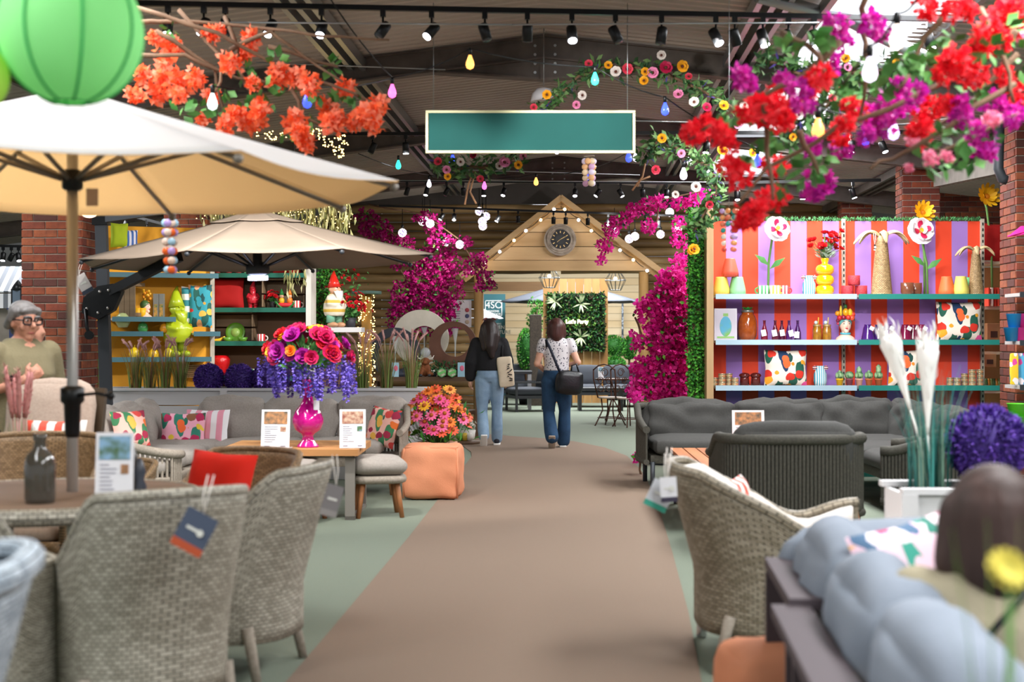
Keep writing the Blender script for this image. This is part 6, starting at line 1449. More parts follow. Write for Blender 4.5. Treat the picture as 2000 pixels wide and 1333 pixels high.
# topiary and block
def topiary(label, px, py0, py1, d, r, spiral=False):
    q = P(px, HY, d); z0, z1 = pz(py0, d), pz(py1, d); t = thing('topiary', label, 'topiary', (q.x, q.y, 0))
    def f():
        if spiral:
            s = R.random(); a = s*9; c = V((.1*math.cos(a), .1*math.sin(a), z0+(z1-z0)*s)); dd = rdir(); return c+dd*.11, dd
        dd = rdir(); c = V((0, 0, (z0+z1)/2)); return c+V((dd.x*r, dd.y*r, dd.z*(z1-z0)/2)), dd
    part('foliage', leafmass(700, f, .06, .04, hedge_m), hedge_m, t, kind='stuff')
    mb = MB(); mb.tube([(0, 0, 0), (0, 0, z1-.1)], .03, 6); part('stem', mb, brown_p, t); mb = MB(); mb.lathe([(0, 0), (.14, 0), (.18, .3), (0, .28)], n=12); part('pot', mb, dark_m, t)
    if not spiral: mb = MB(); mb.ball((0, 0, (z0+z1)/2), (r*.9, r*.9, (z1-z0)/2*.9), 12, 8); part('core', mb, hedge_m[2], t)
topiary('clipped green ball topiary beyond the sofa', 1199, 698, 658, 33, .25); topiary('green ball at the foot of the clipped ball topiary', 1200, 722, 700, 32.5, .22); topiary('narrow clipped topiary beyond the portal post', 1229, 700, 660, 34, .15)
topiary('bright spiral topiary above the brown block', 1048, 642, 592, 32, .12, True); topiary('dark leafy topiary left of the brown block', 1027, 720, 645, 30.5, .16)
mb = MB(); q = cc(bx(1046, 29.8), 29.8); mb.box((0, 0, pz(615, 29.8)/2), (.25, .25, pz(615, 29.8))); o = solo('stone_column', mb, mat('dark granite', '#4a4036', .5, c2='#2e2822', ns=30), 'tall dark speckled stone column behind the woman in white', 'column', q, RA); bevel(o, .01)
o['kind'] = 'thing'
# wire basket pendants
for (px, py, lb) in ((1073, 545, 'wire basket pendant lamp above the woman in white'), (1202, 550, 'wire basket pendant lamp near the portal post')):
    t = thing('wire_pendant', lb, 'pendant lamp', P(px, py, 26), 0); mb = MB()
    rs = [(.05, .24), (.19, .02), (.1, -.16)]
    for k in range(12):
        a = 2*pi*k/12; mb.tube([(r_*math.cos(a), r_*math.sin(a), z) for r_, z in rs], .006, 4)
    for r_, z in rs: mb.tube([(r_*math.cos(a*pi/9), r_*math.sin(a*pi/9), z) for a in range(18)], .007, 4, closed=True)
    part('wire_cage', mb, galv, t); mb = MB(); mb.ball((0, 0, .05), .035, 8, 6); part('bulb', mb, warm, t); mb = MB(); mb.tube([(0, 0, .24), (0, 0, 2.06)], .006, 4); part('cord', mb, black, t)
# bistro set
rust = mat('rusty iron', '#5d3a2c', .6, .4, c2='#43281e', ns=20)
def bistro_chair(label, loc, rz):
    t = thing('bistro_chair', label, 'chair', loc, rz)
    mb = MB(); mb.lathe([(0, .44), (.19, .44), (.2, .452), (.19, .465), (0, .465)], n=24); part('seat', mb, mat('seat mosaic', '#b5a594', .6), t)
    for k in range(4):
        a = pi/4+k*pi/2; mb = MB(); mb.tube([(.15*math.cos(a), .15*math.sin(a), .44), (.13*math.cos(a), .13*math.sin(a), .25), (.24*math.cos(a), .24*math.sin(a), .03), (.26*math.cos(a), .26*math.sin(a), 0)], .011, 6); part('leg', mb, rust, t)
    mb = MB(); mb.tube([(.2*math.cos(k*pi/8), .2*math.sin(k*pi/8), .13) for k in range(16)], .008, 5, closed=True); part('foot_ring', mb, rust, t)
    for sx in (-1, 1): mb = MB(); mb.tube([(sx*.16, .12, .45), (sx*.2, .2, .75), (sx*.19, .22, .92)], .011, 6); part('back_post', mb, rust, t)
    mb = MB(); mb.tube([(-.19, .22, .9), (-.1, .22, .97), (0, .22, .99), (.1, .22, .97), (.19, .22, .9)], .011, 6)
    part('top_rail', mb, rust, t)
    for cx_, cz_, r_ in ((-.07, .6, .06), (.07, .6, .06), (-.07, .73, .06), (.07, .73, .06), (0, .86, .07)):
        mb = MB(); mb.tube([(cx_+r_*math.cos(a)*(1-.03*k), .2, cz_+r_*math.sin(a)*(1-.03*k)) for k, a in enumerate([j*pi/6 for j in range(16)])], .007, 5); part('scroll', mb, rust, t)
    return t
bistro_chair('rusty iron bistro chair seen from behind near the portal post', CZ(1192, 22.9), RA+2.6); bistro_chair('rusty iron bistro chair half hidden by magenta blossom', CZ(1228, 22.6), RA+.6)
t = thing('bistro_table', 'small rusty iron bistro table between the scroll chairs', 'table', CZ(1196, 24.2), RA); mb = MB(); mb.lathe([(0, .7), (.3, .7), (.3, .72), (0, .72)], n=24); part('top', mb, rust, t)
for k in range(3): a = k*2*pi/3; mb = MB(); mb.tube([(.05*math.cos(a), .05*math.sin(a), .7), (.03*math.cos(a), .03*math.sin(a), .35), (.22*math.cos(a), .22*math.sin(a), 0)], .012, 6); part('leg', mb, rust, t)
q = CZ(1174, 24.1); menu('small white price card on the bistro table', (q.x, q.y, .722), .1, .2, RA+.4, .1, 0, 9)
# ================================================================ PEOPLE
def caps(mb, pts, rs, n=12, flat=1.0):
    pts = [V(p) for p in pts]; mb.tube(pts, rs, n)
    for p, r in zip(pts, rs): mb.ball(p, r*.995, n, 8)
def torso_m(mb, L, grow=0.0):
    """L: list of (x, y, z, half width, half depth); lofted ellipse rings"""
    n = 20; k = len(L)
    def fn(u, v):
        i = min(k-2, int(v*(k-1))); f = v*(k-1)-i; a = [L[i][j]*(1-f)+L[i+1][j]*f for j in range(5)]
        return V((a[0]+(a[3]+grow)*math.cos(2*pi*u), a[1]+(a[4]+grow)*math.sin(2*pi*u), a[2]))
    o = len(mb.v); mb.grid(fn, n, (k-1)*3, cu=True); m = (k-1)*3
    mb.f.append((tuple(o+i*(m+1) for i in reversed(range(n))), 0, True)); mb.f.append((tuple(o+i*(m+1)+m for i in range(n)), 0, True))
def hand(mb, wrist, d, up, s=1.0, curl=.5, side=1):
    """palm with four fingers and a thumb; d: pointing direction, up: back of the hand"""
    d = V(d).normalized(); up = (V(up)-d*V(up).dot(d)).normalized(); sd = d.cross(up)*side; w_ = V(wrist)
    caps(mb, [w_, w_+d*.035*s, w_+d*.075*s], [.024*s, .03*s, .028*s], 8)
    for k in (-1, 0, 1): mb.ball(w_+d*.06*s+sd*.02*k*s, (.02*s,)*3, 8, 6)
    for k, ln in enumerate((.062, .072, .068, .054)):
        b = w_+d*.08*s+sd*(.03-.02*k)*s; a = curl*.7
        p1 = b+(d*math.cos(a)-up*math.sin(a))*ln*.45*s; p2 = p1+(d*math.cos(a*2.4)-up*math.sin(a*2.4))*ln*.35*s; p3 = p2+(d*math.cos(a*3.4)-up*math.sin(a*3.4))*ln*.25*s
        caps(mb, [b, p1, p2, p3], [.010*s, .0095*s, .009*s, .0075*s], 7)
    b = w_+d*.025*s+sd*.026*s; p1 = b+(d*.6+sd*.7-up*.2).normalized()*.035*s; p2 = p1+(d*.85+sd*.2-up*.4).normalized()*.032*s
    caps(mb, [b, p1, p2], [.013*s, .0115*s, .009*s], 7)
def headm(mb, c, s=1.0, M=None):
    """head looking along +y; c = centre"""
    M = M or Matrix.Identity(3); c = V(c); A = lambda x, y, z: c+M @ (V((x, y, z))*s)
    mb.ball(A(0, -.012, .018), (.074*s, .092*s, .092*s), 18, 12, M=M); mb.ball(A(0, .03, -.03), (.058*s, .06*s, .075*s), 16, 10, M=M); mb.ball(A(0, .052, -.085), (.032*s, .03*s, .026*s), 12, 8, M=M)
    mb.ball(A(0, .098, -.018), (.013*s, .02*s, .016*s), 10, 8, M=M); mb.tube([A(0, .082, .022), A(0, .1, -.012)], [.008*s, .012*s], 8)
    for sx in (-1, 1): mb.ball(A(sx*.074, -.005, -.012), (.01*s, .02*s, .03*s), 8, 6, M=M); mb.ball(A(sx*.042, .058, -.028), (.024*s, .022*s, .024*s), 8, 6, M=M)
def person(label, loc, rz): return thing('person', label, 'person', loc, rz)
skin = mat('skin', '#d8a68c', .6, c2='#cd987e', ns=6); skin2 = mat('skin rosy', '#cf967c', .6, c2='#c0846c', ns=6)
TOR = [(0, 0, .86, .15, .1), (0, -.01, .95, .165, .115), (0, 0, 1.06, .135, .095), (0, .005, 1.2, .15, .105), (0, 0, 1.32, .165, .095), (0, -.005, 1.39, .1, .065), (0, -.005, 1.43, .055, .05)]
def legs(mb, foot, grow=0., knee=None, flare=0.):
    for sx, (fx, fy, fz), (kx, ky, kz) in foot:
        caps(mb, [(sx*.085, 0, .86), (sx*.09+kx*.5, ky*.5+.005, .66), (sx*.09+kx, ky, kz), (fx*.6+(sx*.09+kx)*.4, fy*.6+ky*.4-.015, fz*.6+kz*.4+.03), (fx, fy, fz+.09)], [.095+grow, .078+grow, .056+grow, .052+grow+flare*.5, .037+grow+flare])
def shoe(t, p, rot, m_up, m_sole, tilt=0.):
    M = rzm(rot) @ rx(tilt); p = V(p); mb = MB()
    caps(mb, [p+M @ V((0, -.05, .035)), p+M @ V((0, .03, .04)), p+M @ V((0, .13, .02))], [.042, .045, .032], 10); mb.ball(p+M @ V((0, -.04, .07)), (.042, .048, .05), 10, 8)
    o = part('shoe', mb, m_up, t); blob(o, .011, 2)
    mb = MB(); mb.rbox(p+M @ V((0, .035, -.012)), (.09, .26, .03), .014, 5, M=M); part('sole', mb, m_sole, o)
denim_l = mat('pale denim', '#8fa9c0', .85, c2='#7590aa', ns=10, bump=.3, bs=80); denim_d = mat('dark denim', '#24486a', .85, c2='#1b3854', ns=12, bump=.3, bs=80)
# ---- dark haired woman in black hoodie
t = person('woman with long dark hair in black hoodie and pale jeans walking away, cream tote', G0(956, 18.55), RA+.03)
ft = [(-1, (-.075, -.12, .05), (-.005, .02, .45)), (1, (.10, .12, .0), (.01, .05, .47))]
mb = MB(); torso_m(mb, TOR); legs(mb, ft); headm(mb, (0, .0, 1.54)); caps(mb, [(0, -.005, 1.36), (0, 0, 1.46)], [.05, .048])
ARM = [(-1, [(-.17, 0, 1.34), (-.24, -.02, 1.1), (-.25, .06, .86)]), (1, [(.17, 0, 1.34), (.235, -.01, 1.1), (.24, .1, .88)])]
for sx, a in ARM: caps(mb, a, [.05, .042, .03]); hand(mb, a[2], V((0, .25, -1)), (sx, 0, 0), 1, .5, sx)
blob(part('body', mb, skin, t), .011, 3)
mb = MB(); legs(mb, ft, .014, flare=.022); torso_m(mb, [(0, 0, .84, .13, .1), (0, -.01, .9, .17, .125), (0, -.01, .97, .168, .122), (0, 0, 1.06, .15, .108)]); blob(part('jeans', mb, denim_l, t), .014, 3)
hood = mat('black jersey', '#17171a', .9, bump=.3, bs=60); mb = MB(); torso_m(mb, [(0, -.005, .985, .175, .13), (0, -.005, 1.06, .18, .135), (0, 0, 1.2, .19, .14), (0, -.01, 1.32, .2, .125), (0, -.01, 1.4, .12, .09), (0, -.01, 1.45, .07, .07)], .01)
for sx, a in ARM: caps(mb, [a[0], a[1], V(a[2])+V((0, -.01, .05))], [.082, .085, .075])
mb.ball((0, -.11, 1.34), (.13, .055, .1), 14, 10); blob(part('hoodie', mb, hood, t), .014, 3)
dark_h = mat('dark hair', '#1d1412', .45, c2='#2b1c18', ns=30, stretch=(1, 1, .15), bump=.4, bs=60)
mb = MB(); mb.ball((0, -.02, 1.57), (.093, .108, .1), 18, 12); caps(mb, [(0, -.06, 1.55), (.01, -.1, 1.44), (.01, -.145, 1.3), (.03, -.165, 1.17)], [.1, .1, .075, .035])
for sx in (-1, 1): caps(mb, [(sx*.06, -.04, 1.55), (sx*.085, -.08, 1.42), (sx*.075, -.14, 1.26)], [.06, .06, .025])
blob(part('hair', mb, dark_h, t), .012, 2)
mb = MB(); mb.tube([(-.085, .0, 1.645), (-.05, .06, 1.66), (.05, .06, 1.66), (.085, .0, 1.645)], .008, 6); mb.ball((-.045, .065, 1.655), (.035, .012, .02), 8, 6); mb.ball((.045, .065, 1.655), (.035, .012, .02), 8, 6); part('sunglasses', mb, mat('red brown plastic', '#6a2a22', .3), t)
canvas = mat('cream canvas', '#dccdb4', .9, c2='#d1c1a6', ns=12)
navy_s = mat('navy sneaker', '#23232e', .7); sole_w = mat('white sole', '#e4e2dc', .7); sole_g = mat('gum sole', '#9c8f80', .8)
shoe(t, (-.075, -.14, .095), .05, navy_s, sole_w, math.radians(-48)); shoe(t, (.10, .13, .028), -.05, navy_s, sole_w)
q = G0(956, 18.55); bt = thing('tote_bag', 'cream canvas tote with black print on the dark haired woman shoulder', 'bag', q+RT*.21+FW*.03-FW*.14+V((0, 0, .80)), RA)
mb = MB(); mb.rbox((0, 0, .17), (.19, .08, .38), .018, 7, .008, .012, ry(-.12)); part('body', mb, canvas, bt)
mb = MB()
for k in range(9): mb.box((.055+R.uniform(-.02, .02), -.058, .06+k*.026), (R.uniform(.02, .06), .004, .012), ry(R.uniform(-.8, .8)))
part('print', mb, black, bt)
mb = MB(); mb.tube([(-.05, 0, .34), (-.04, .02, .5), (-.03, .1, .57), (0, .16, .45)], .014, 6); part('strap', mb, hood, bt)
# ---- woman in white patterned top
t = person('woman with brown bob in white speckled top and dark jeans walking away', G0(1087, 18.2), RA-.02)
ft = [(-1, (-.06, -.16, .06), (-.01, .03, .45)), (1, (.09, .1, .0), (.015, .05, .47))]
mb = MB(); torso_m(mb, TOR); legs(mb, ft); headm(mb, (0, .01, 1.54)); caps(mb, [(0, -.005, 1.36), (0, 0, 1.46)], [.05, .048])
ARM = [(-1, [(-.17, 0, 1.34), (-.25, -.05, 1.08), (-.14, .12, .98)]), (1, [(.17, 0, 1.34), (.27, -.05, 1.1), (.15, .14, 1.06)])]
for sx, a in ARM: caps(mb, a, [.054, .046, .033]); hand(mb, a[2], V((-sx, .5, 0)), (0, .5, .8), 1, .6, sx)
blob(part('body', mb, skin, t), .011, 3)
mb = MB(); legs(mb, ft, .02, flare=.03); torso_m(mb, [(0, 0, .84, .13, .1), (0, -.01, .9, .172, .125), (0, -.01, .98, .17, .122), (0, 0, 1.04, .15, .108)]); blob(part('jeans', mb, denim_d, t), .014, 3)
def speck(name, bgc, dot, sc):
    m, N, L, b = newmat(name); tcn = N.new('ShaderNodeTexCoord'); v = N.new('ShaderNodeTexVoronoi'); v.inputs['Scale'].default_value = sc; L.new(tcn.outputs['Object'], v.inputs['Vector'])
    r_ = N.new('ShaderNodeValToRGB'); r_.color_ramp.interpolation = 'CONSTANT'; r_.color_ramp.elements[0].color = lin(dot); r_.color_ramp.elements[1].position = .3; r_.color_ramp.elements[1].color = lin(bgc); L.new(v.outputs['Distance'], r_.inputs[0]); L.new(r_.outputs[0], b.inputs['Base Color']); b.inputs['Roughness'].default_value = .85; return m
mb = MB(); torso_m(mb, [(0, -.005, .99, .16, .12), (0, -.005, 1.06, .15, .115), (0, 0, 1.2, .165, .12), (0, -.005, 1.32, .178, .108), (0, -.01, 1.39, .115, .08), (0, -.01, 1.425, .075, .065)], .008)
for sx, a in ARM: caps(mb, [a[0], V(a[0]).lerp(V(a[1]), .32)], [.075, .07])
blob(part('top', mb, speck('speckled jersey', '#d9d5d6', '#54525e', 34), t), .012, 3)
brown_h = mat('brown hair', '#3a2019', .45, c2='#54302a', ns=30, stretch=(1, 1, .15), bump=.4, bs=60)
mb = MB(); mb.ball((0, -.015, 1.575), (.096, .108, .095), 18, 12); caps(mb, [(0, -.05, 1.55), (0, -.06, 1.45), (.0, -.06, 1.40)], [.1, .09, .06])
for sx in (-1, 1): caps(mb, [(sx*.065, -.01, 1.56), (sx*.085, -.015, 1.46), (sx*.075, -.01, 1.38)], [.055, .045, .025])
blob(part('hair', mb, brown_h, t), .012, 2)
grey_s = mat('grey sneaker', '#6a6664', .8)
shoe(t, (-.06, -.18, .105), .0, grey_s, sole_g, math.radians(-52)); shoe(t, (.09, .12, .028), -.08, grey_s, sole_w)
q = G0(1087, 18.2); bt = thing('shoulder_bag', 'black leather crossbody bag on the hip of the woman in white', 'bag', q+RT*.16-FW*.16+V((0, 0, .70)), RA+.25)
leather = mat('black leather', '#101114', .4, bump=.2, bs=60); mb = MB(); mb.rbox((0, 0, .14), (.33, .12, .27), .04, 7, .02, .014, ry(.1)); part('body', mb, leather, bt)
mb = MB(); mb.tube([(.02, 0, .26), (.03, 0, .36), (.09, 0, .38), (.13, 0, .25)], .011, 6); part('handle', mb, leather, bt)
mb = MB(); mb.tube([(-.12, 0, .26), (-.17, -.02, .36), (-.27, -.015, .6), (-.29, .06, .68), (-.26, .14, .6)], .017, 6); part('strap', mb, mat('navy web', '#1c2130', .8), bt)

# ---- older woman by the brick pillar
t = person('older woman with short grey hair, dark glasses and khaki top by the brick pillar', G0(42, 8.75), RA-math.radians(128)); t.scale = (.985,)*3
hm = rzm(0.0) @ rx(-.12)
mb = MB(); torso_m(mb, [(l[0], l[1]+.01, l[2], l[3]*1.12, l[4]*1.3) for l in TOR]); legs(mb, [(-1, (-.1, 0, 0), (0, 0, .47)), (1, (.1, .04, 0), (0, 0, .47))]); HC = V((0, .03, 1.53)); headm(mb, HC, 1.06, hm); caps(mb, [(0, -.005, 1.36), (0, .02, 1.46)], [.06, .055])
ARM = [(1, [(.19, 0, 1.33), (.27, -.03, 1.07), (.10, .2, 1.17)]), (-1, [(-.19, 0, 1.33), (-.26, -.04, 1.08), (-.2, .12, .9)])]
for sx, a in ARM: caps(mb, a, [.056, .048, .034]); hand(mb, a[2], V((-.6, .3, .5)) if sx > 0 else V((0, .5, -1)), (.3, .9, .1) if sx > 0 else (sx, 0, 0), 1.05, .95 if sx > 0 else .4, -sx)
blob(part('body', mb, skin2, t), .0075, 2)
khaki = mat('khaki jersey', '#857b5e', .9, c2='#786e52', ns=5, bump=.3, bs=60); mb = MB(); torso_m(mb, [(0, 0, .82, .2, .15), (0, 0, .95, .2, .16), (0, 0, 1.06, .19, .15), (0, .02, 1.2, .195, .165), (0, .0, 1.32, .2, .13), (0, -.01, 1.39, .13, .09), (0, -.005, 1.425, .085, .075)], .008)
for sx, a in ARM: caps(mb, [a[0], V(a[0]).lerp(V(a[1]), .75)], [.085, .085])
blob(part('top', mb, khaki, t), .012, 3)
mb = MB(); legs(mb, [(-1, (-.1, 0, 0), (0, 0, .47)), (1, (.1, .04, 0), (0, 0, .47))], .03); torso_m(mb, [(0, 0, .82, .19, .14), (0, 0, .95, .19, .145)]); blob(part('trousers', mb, mat('dark trousers', '#3a3228', .9), t), .016, 2)
HA = lambda x, y, z: HC+hm @ (V((x, y, z))*1.06)
grey_h = mat('grey hair', '#8c8784', .5, c2='#5f5a58', ns=26, stretch=(1, 1, .3), bump=.5, bs=60)
mb = MB(); mb.ball(HA(0, -.02, .05), (.086, .1, .078), 18, 12, M=hm); caps(mb, [HA(0, .062, .078), HA(-.05, .058, .066)], [.02, .018]); caps(mb, [HA(.05, .058, .066), HA(0, .062, .078)], [.018, .02]); caps(mb, [HA(0, -.09, .02), HA(0, -.085, -.06)], [.05, .035])
for sx in (-1, 1): caps(mb, [HA(sx*.075, .01, .06), HA(sx*.082, -.02, .01), HA(sx*.066, -.06, -.03)], [.03, .026, .03])
blob(part('hair', mb, grey_h, t), .009, 2)
eyem = mat('eye dark', '#2d201a', .3); eyew = mat('eye white', '#e8e0d8', .3)
for sx in (-1, 1):
    mb = MB(); mb.ball(HA(sx*.033, .079, .014), (.013, .006, .006), 10, 6); e_ = part('eye', mb, eyew, t); mb = MB(); mb.ball(HA(sx*.033, .086, .014), (.006, .004, .006), 8, 6); part('iris', mb, eyem, e_)
    mb = MB(); mb.tube([HA(sx*.012, .088, .034), HA(sx*.034, .087, .038), HA(sx*.056, .075, .032)], .005, 5); part('eyebrow', mb, grey_h, t)
mb = MB()
for sx in (-1, 1):
    mb.tube([HA(sx*.035+.028*math.copysign(abs(math.cos(a))**.6, math.cos(a)), .098-.012*abs(math.cos(a)), .010+.020*math.copysign(abs(math.sin(a))**.6, math.sin(a))) for a in [k*pi/8 for k in range(16)]], .006, 5, closed=True); mb.tube([HA(sx*.062, .092, .016), HA(sx*.08, .03, .012), HA(sx*.082, -.01, .008)], .0045, 5)
mb.tube([HA(-.008, .1, .014), HA(.008, .1, .014)], .0045, 5); part('glasses', mb, mat('dark frame', '#251c1c', .3), t)
mb = MB(); mb.tube([HA(-.026, .072, -.062), HA(-.01, .083, -.06), HA(.01, .083, -.06), HA(.026, .072, -.062)], [.003, .006, .006, .003], 6); part('mouth', mb, mat('lips', '#a4584e', .5), t)
a = ARM[0][1]; wp = V(a[1]).lerp(V(a[2]), .8); dv = (V(a[2])-V(a[1])).normalized(); Mw = dv.to_track_quat('Z', 'Y').to_matrix(); mb = MB(); mb.lathe([(.042, -.018), (.044, -.016), (.044, .016), (.042, .018)], wp, 16, M=Mw); mb.box(wp+Mw @ V((0, .045, 0)), (.04, .016, .045), Mw); mb.box(wp+Mw @ V((0, -.045, 0)), (.04, .016, .045), Mw); part('wristwatch', mb, black, t)
shoe(t, (-.1, .0, .03), 0, navy_s, sole_w); shoe(t, (.1, .04, .03), 0, navy_s, sole_w)
# ---- companion in navy striped knit, mostly hidden behind her
t = person('person in navy striped knit mostly hidden behind the grey haired woman', G0(57, 9.6), RA-math.radians(110))
mb = MB(); torso_m(mb, TOR); legs(mb, [(-1, (-.1, 0, 0), (0, 0, .47)), (1, (.1, .04, 0), (0, 0, .47))]); headm(mb, (0, .02, 1.46), .98); caps(mb, [(0, -.005, 1.3), (0, 0, 1.4)], [.05, .048])
A2 = [(-1, [(-.17, 0, 1.3), (-.22, .02, 1.05), (-.16, .2, .95)]), (1, [(.17, 0, 1.3), (.22, .02, 1.05), (.16, .2, .95)])]
for sx, a in A2: caps(mb, a, [.05, .042, .032]); hand(mb, a[2], V((0, 1, 0)), (0, 0, 1), 1, .5, sx)
blob(part('body', mb, skin2, t), .011, 2)
mb = MB(); torso_m(mb, [(0, 0, .84, .17, .125), (0, 0, 1.06, .16, .12), (0, 0, 1.2, .17, .13), (0, 0, 1.3, .18, .115), (0, 0, 1.37, .09, .07)], .012)
for sx, a in A2: caps(mb, a, [.075, .07, .055])
blob(part('sweater', mb, stripes('navy knit', ['#1f2a52', '#1f2a52', '#7a3a4a', '#2a6a86', '#1f2a52', '#1f2a52'], .2, 'Z'), t), .014, 2)
mb = MB(); legs(mb, [(-1, (-.1, 0, 0), (0, 0, .47)), (1, (.1, .04, 0), (0, 0, .47))], .025); blob(part('trousers', mb, mat('dark trousers', '#3a3228', .9), t), .016, 2)
mb = MB(); mb.ball((0, -.02, 1.49), (.09, .1, .09), 16, 10); part('hair', mb, grey_h, t)
# ---- seated shopper on the near sofa, seen from behind
sp = G0(1948, 3.38)
t = person('seated woman with brown hair and khaki top seen from behind on the near sofa', sp, RA-.15)
ZS = .40
mb = MB(); torso_m(mb, [(0, .02, ZS-.02, .17, .13), (0, 0, ZS+.08, .175, .13), (0, 0, ZS+.2, .15, .105), (0, .02, ZS+.33, .165, .11), (0, .03, ZS+.40, .17, .09), (0, .04, ZS+.45, .1, .065)]); headm(mb, (0, .07, ZS+.57), 1.0, rx(-.1)); caps(mb, [(0, .04, ZS+.42), (0, .06, ZS+.52)], [.052, .05])
for sx in (-1, 1):
    caps(mb, [(sx*.09, .04, ZS+.02), (sx*.11, .42, ZS+.07), (sx*.11, .46, .1)], [.1, .07, .045]); mb.ball((sx*.11, .53, .05), (.045, .12, .045), 10, 8)
    caps(mb, [(sx*.18, .03, ZS+.38), (sx*.25, .04, ZS+.16), (sx*.14, .26, ZS+.14)], [.054, .046, .033]); hand(mb, (sx*.14, .26, ZS+.14), V((-sx*.3, 1, 0)), (0, 0, 1), 1, .5, sx)
blob(part('body', mb, skin, t), .01, 2)
beige_j = mat('stone jersey', '#a79d84', .9, c2='#998f76', ns=5, bump=.3, bs=60)
mb = MB(); torso_m(mb, [(0, .01, ZS-.02, .19, .15), (0, 0, ZS+.08, .19, .145), (0, 0, ZS+.2, .172, .13), (0, .015, ZS+.33, .185, .13), (0, .03, ZS+.41, .185, .105), (0, .04, ZS+.455, .1, .08)], .008)
for sx in (-1, 1): caps(mb, [(sx*.18, .03, ZS+.38), (sx*.215, .035, ZS+.27)], [.075, .07])
blob(part('top', mb, beige_j, t), .012, 3)
mb = MB()
for sx in (-1, 1): caps(mb, [(sx*.09, .04, ZS+.02), (sx*.11, .42, ZS+.07), (sx*.11, .46, .12)], [.118, .085, .06])
blob(part('trousers', mb, mat('dark trousers', '#3a3228', .9), t), .016, 2)
mb = MB(); mb.ball((0, .05, ZS+.60), (.1, .115, .1), 18, 12); caps(mb, [(0, .0, ZS+.58), (0, -.015, ZS+.47), (0, -.02, ZS+.39)], [.105, .1, .07])
for sx in (-1, 1): caps(mb, [(sx*.07, .05, ZS+.58), (sx*.09, .03, ZS+.46), (sx*.08, .02, ZS+.38)], [.06, .055, .03])
blob(part('hair', mb, mat('chestnut hair', '#2c1b14', .65, c2='#46302a', ns=30, stretch=(1, 1, .12), bump=.4, bs=60), t), .012, 2)
mb = MB(); mb.tube([(.14, .05, ZS+.485), (.05, -.10, ZS+.42), (-.08, -.145, ZS+.28), (-.2, -.12, ZS+.1)], .009, 6); part('bag_strap', mb, black, t)
# ================================================================ PLANTS AND BLOSSOM
def blade(mb, base, tip, wd, bow, m=0, n=5):
    b, t_ = V(base), V(tip); d = t_-b; sd = V((d.y, -d.x, 0)); sd = sd.normalized() if sd.length > 1e-4 else V((1, 0, 0)); sd = (sd+V((R.uniform(-1, 1), R.uniform(-1, 1), 0))*.6).normalized()
    vs = []
    for i in range(n+1):
        f = i/n; p = b+V((d.x*f*f, d.y*f*f, d.z*(f if f < .7 else f-bow*(f-.7)))); w_ = wd*(1-f*.85)/2; vs += [p-sd*w_, p+sd*w_]
    mb.add(vs, [(2*i, 2*i+1, 2*i+3, 2*i+2) for i in range(n)], m, True)
def plume(mb, base, tip, r, m=0, droop=.0):
    b, t_ = V(base), V(tip); k = 7; pts = []
    for i in range(k+1): f = i/k; p = b.lerp(t_, f); p.z -= droop*f*f; pts.append(p)
    mb.tube(pts, [r*.6*math.sin(pi*(.12+.8*i/k))**.7+.002 for i in range(k+1)], 7, m)
    for i in range(90):
        f = R.random(); p = b.lerp(t_, f); p.z -= droop*f*f; mb.leaf(p, rdir()*.8+(t_-b).normalized(), rdir(), r*1.7, r*.25, m)
GR = {'green': [mat('blade green', '#7f9a4c', .7), mat('blade brown', '#8a6a44', .7), mat('blade olive', '#6b7f3e', .7)], 'teal': [mat('blade teal', '#3f8f86', .6), mat('blade deep teal', '#2a6f6c', .6), mat('blade grey green', '#7fa08a', .6)]}
def grass(label, loc, h, n, pl, plc, spread, tone='green', pr=.02, pot=None, plh=1.3, base_r=.06, droop=.06):
    t = thing('ornamental_grass', label, 'grass plant', loc)
    mb = MB()
    for k in range(n):
        a = R.uniform(0, 2*pi); r_ = base_r*math.sqrt(R.random()); hh = h*R.uniform(.65, 1.05); sp = spread*R.uniform(.1, 1)
        blade(mb, (r_*math.cos(a), r_*math.sin(a), 0), (r_*math.cos(a)+sp*math.cos(a), r_*math.sin(a)+sp*math.sin(a), hh), .009, .15, R.randrange(3))
    part('blades', mb, GR[tone], t, kind='stuff')
    for k in range(pl):
        a = 2*pi*k/pl+R.uniform(-.4, .4); s0 = V((spread*.55*math.cos(a), spread*.35*math.sin(a), h*.95)); s1 = V((spread*1.1*math.cos(a), spread*.8*math.sin(a), h*plh*R.uniform(.92, 1.05)))
        mb = MB(); mb.tube([(0, 0, 0), s0*.6+V((0, 0, h*.2)), s0], .003, 4); plume(mb, s0, s1, pr, 0, droop); part('plume', mb, plc, t)
    if pot:
        mb = MB(); mb.lathe([(0, -pot), (.12, -pot), (.15, 0), (.13, 0), (0, -.02)], n=18); part('pot', mb, wpaint, t)
    return t
pinkp = mat('plume pink', '#f0ccc6', .8, c2='#e2b0ae', ns=20, tl=.4); magp = mat('plume magenta', '#a8386c', .8); whp = mat('plume white', '#f3f0ea', .8)
PZ = .83
for k, (px, h, sp, lb) in enumerate(((196, .62, .13, 'tall ornamental grass beside the parasol mast, brick pillar behind'), (264, .40, .12, 'ornamental grass with pink plumes just right of the parasol mast'), (292, .38, .11, 'ornamental grass with pink plumes, second from the mast'), (321, .40, .11, 'ornamental grass with pink plumes below the lime gnome'), (352, .42, .13, 'ornamental grass with pink plumes next to the purple balls'),
                                 (708, .44, .15, 'ornamental grass with pink plumes touching the bouquet'), (755, .46, .15, 'ornamental grass with pink plumes in the middle of three'), (803, .46, .15, 'ornamental grass with pink plumes at the planter end'))):
    q = G0(px, 14.3, PZ); grass(lb, q, h*1.25, 110, 6 if k else 2, pinkp if k else magp, sp, 'green', .014 if k else .02, None, 1.22 if k else 1.35, .06, .05)
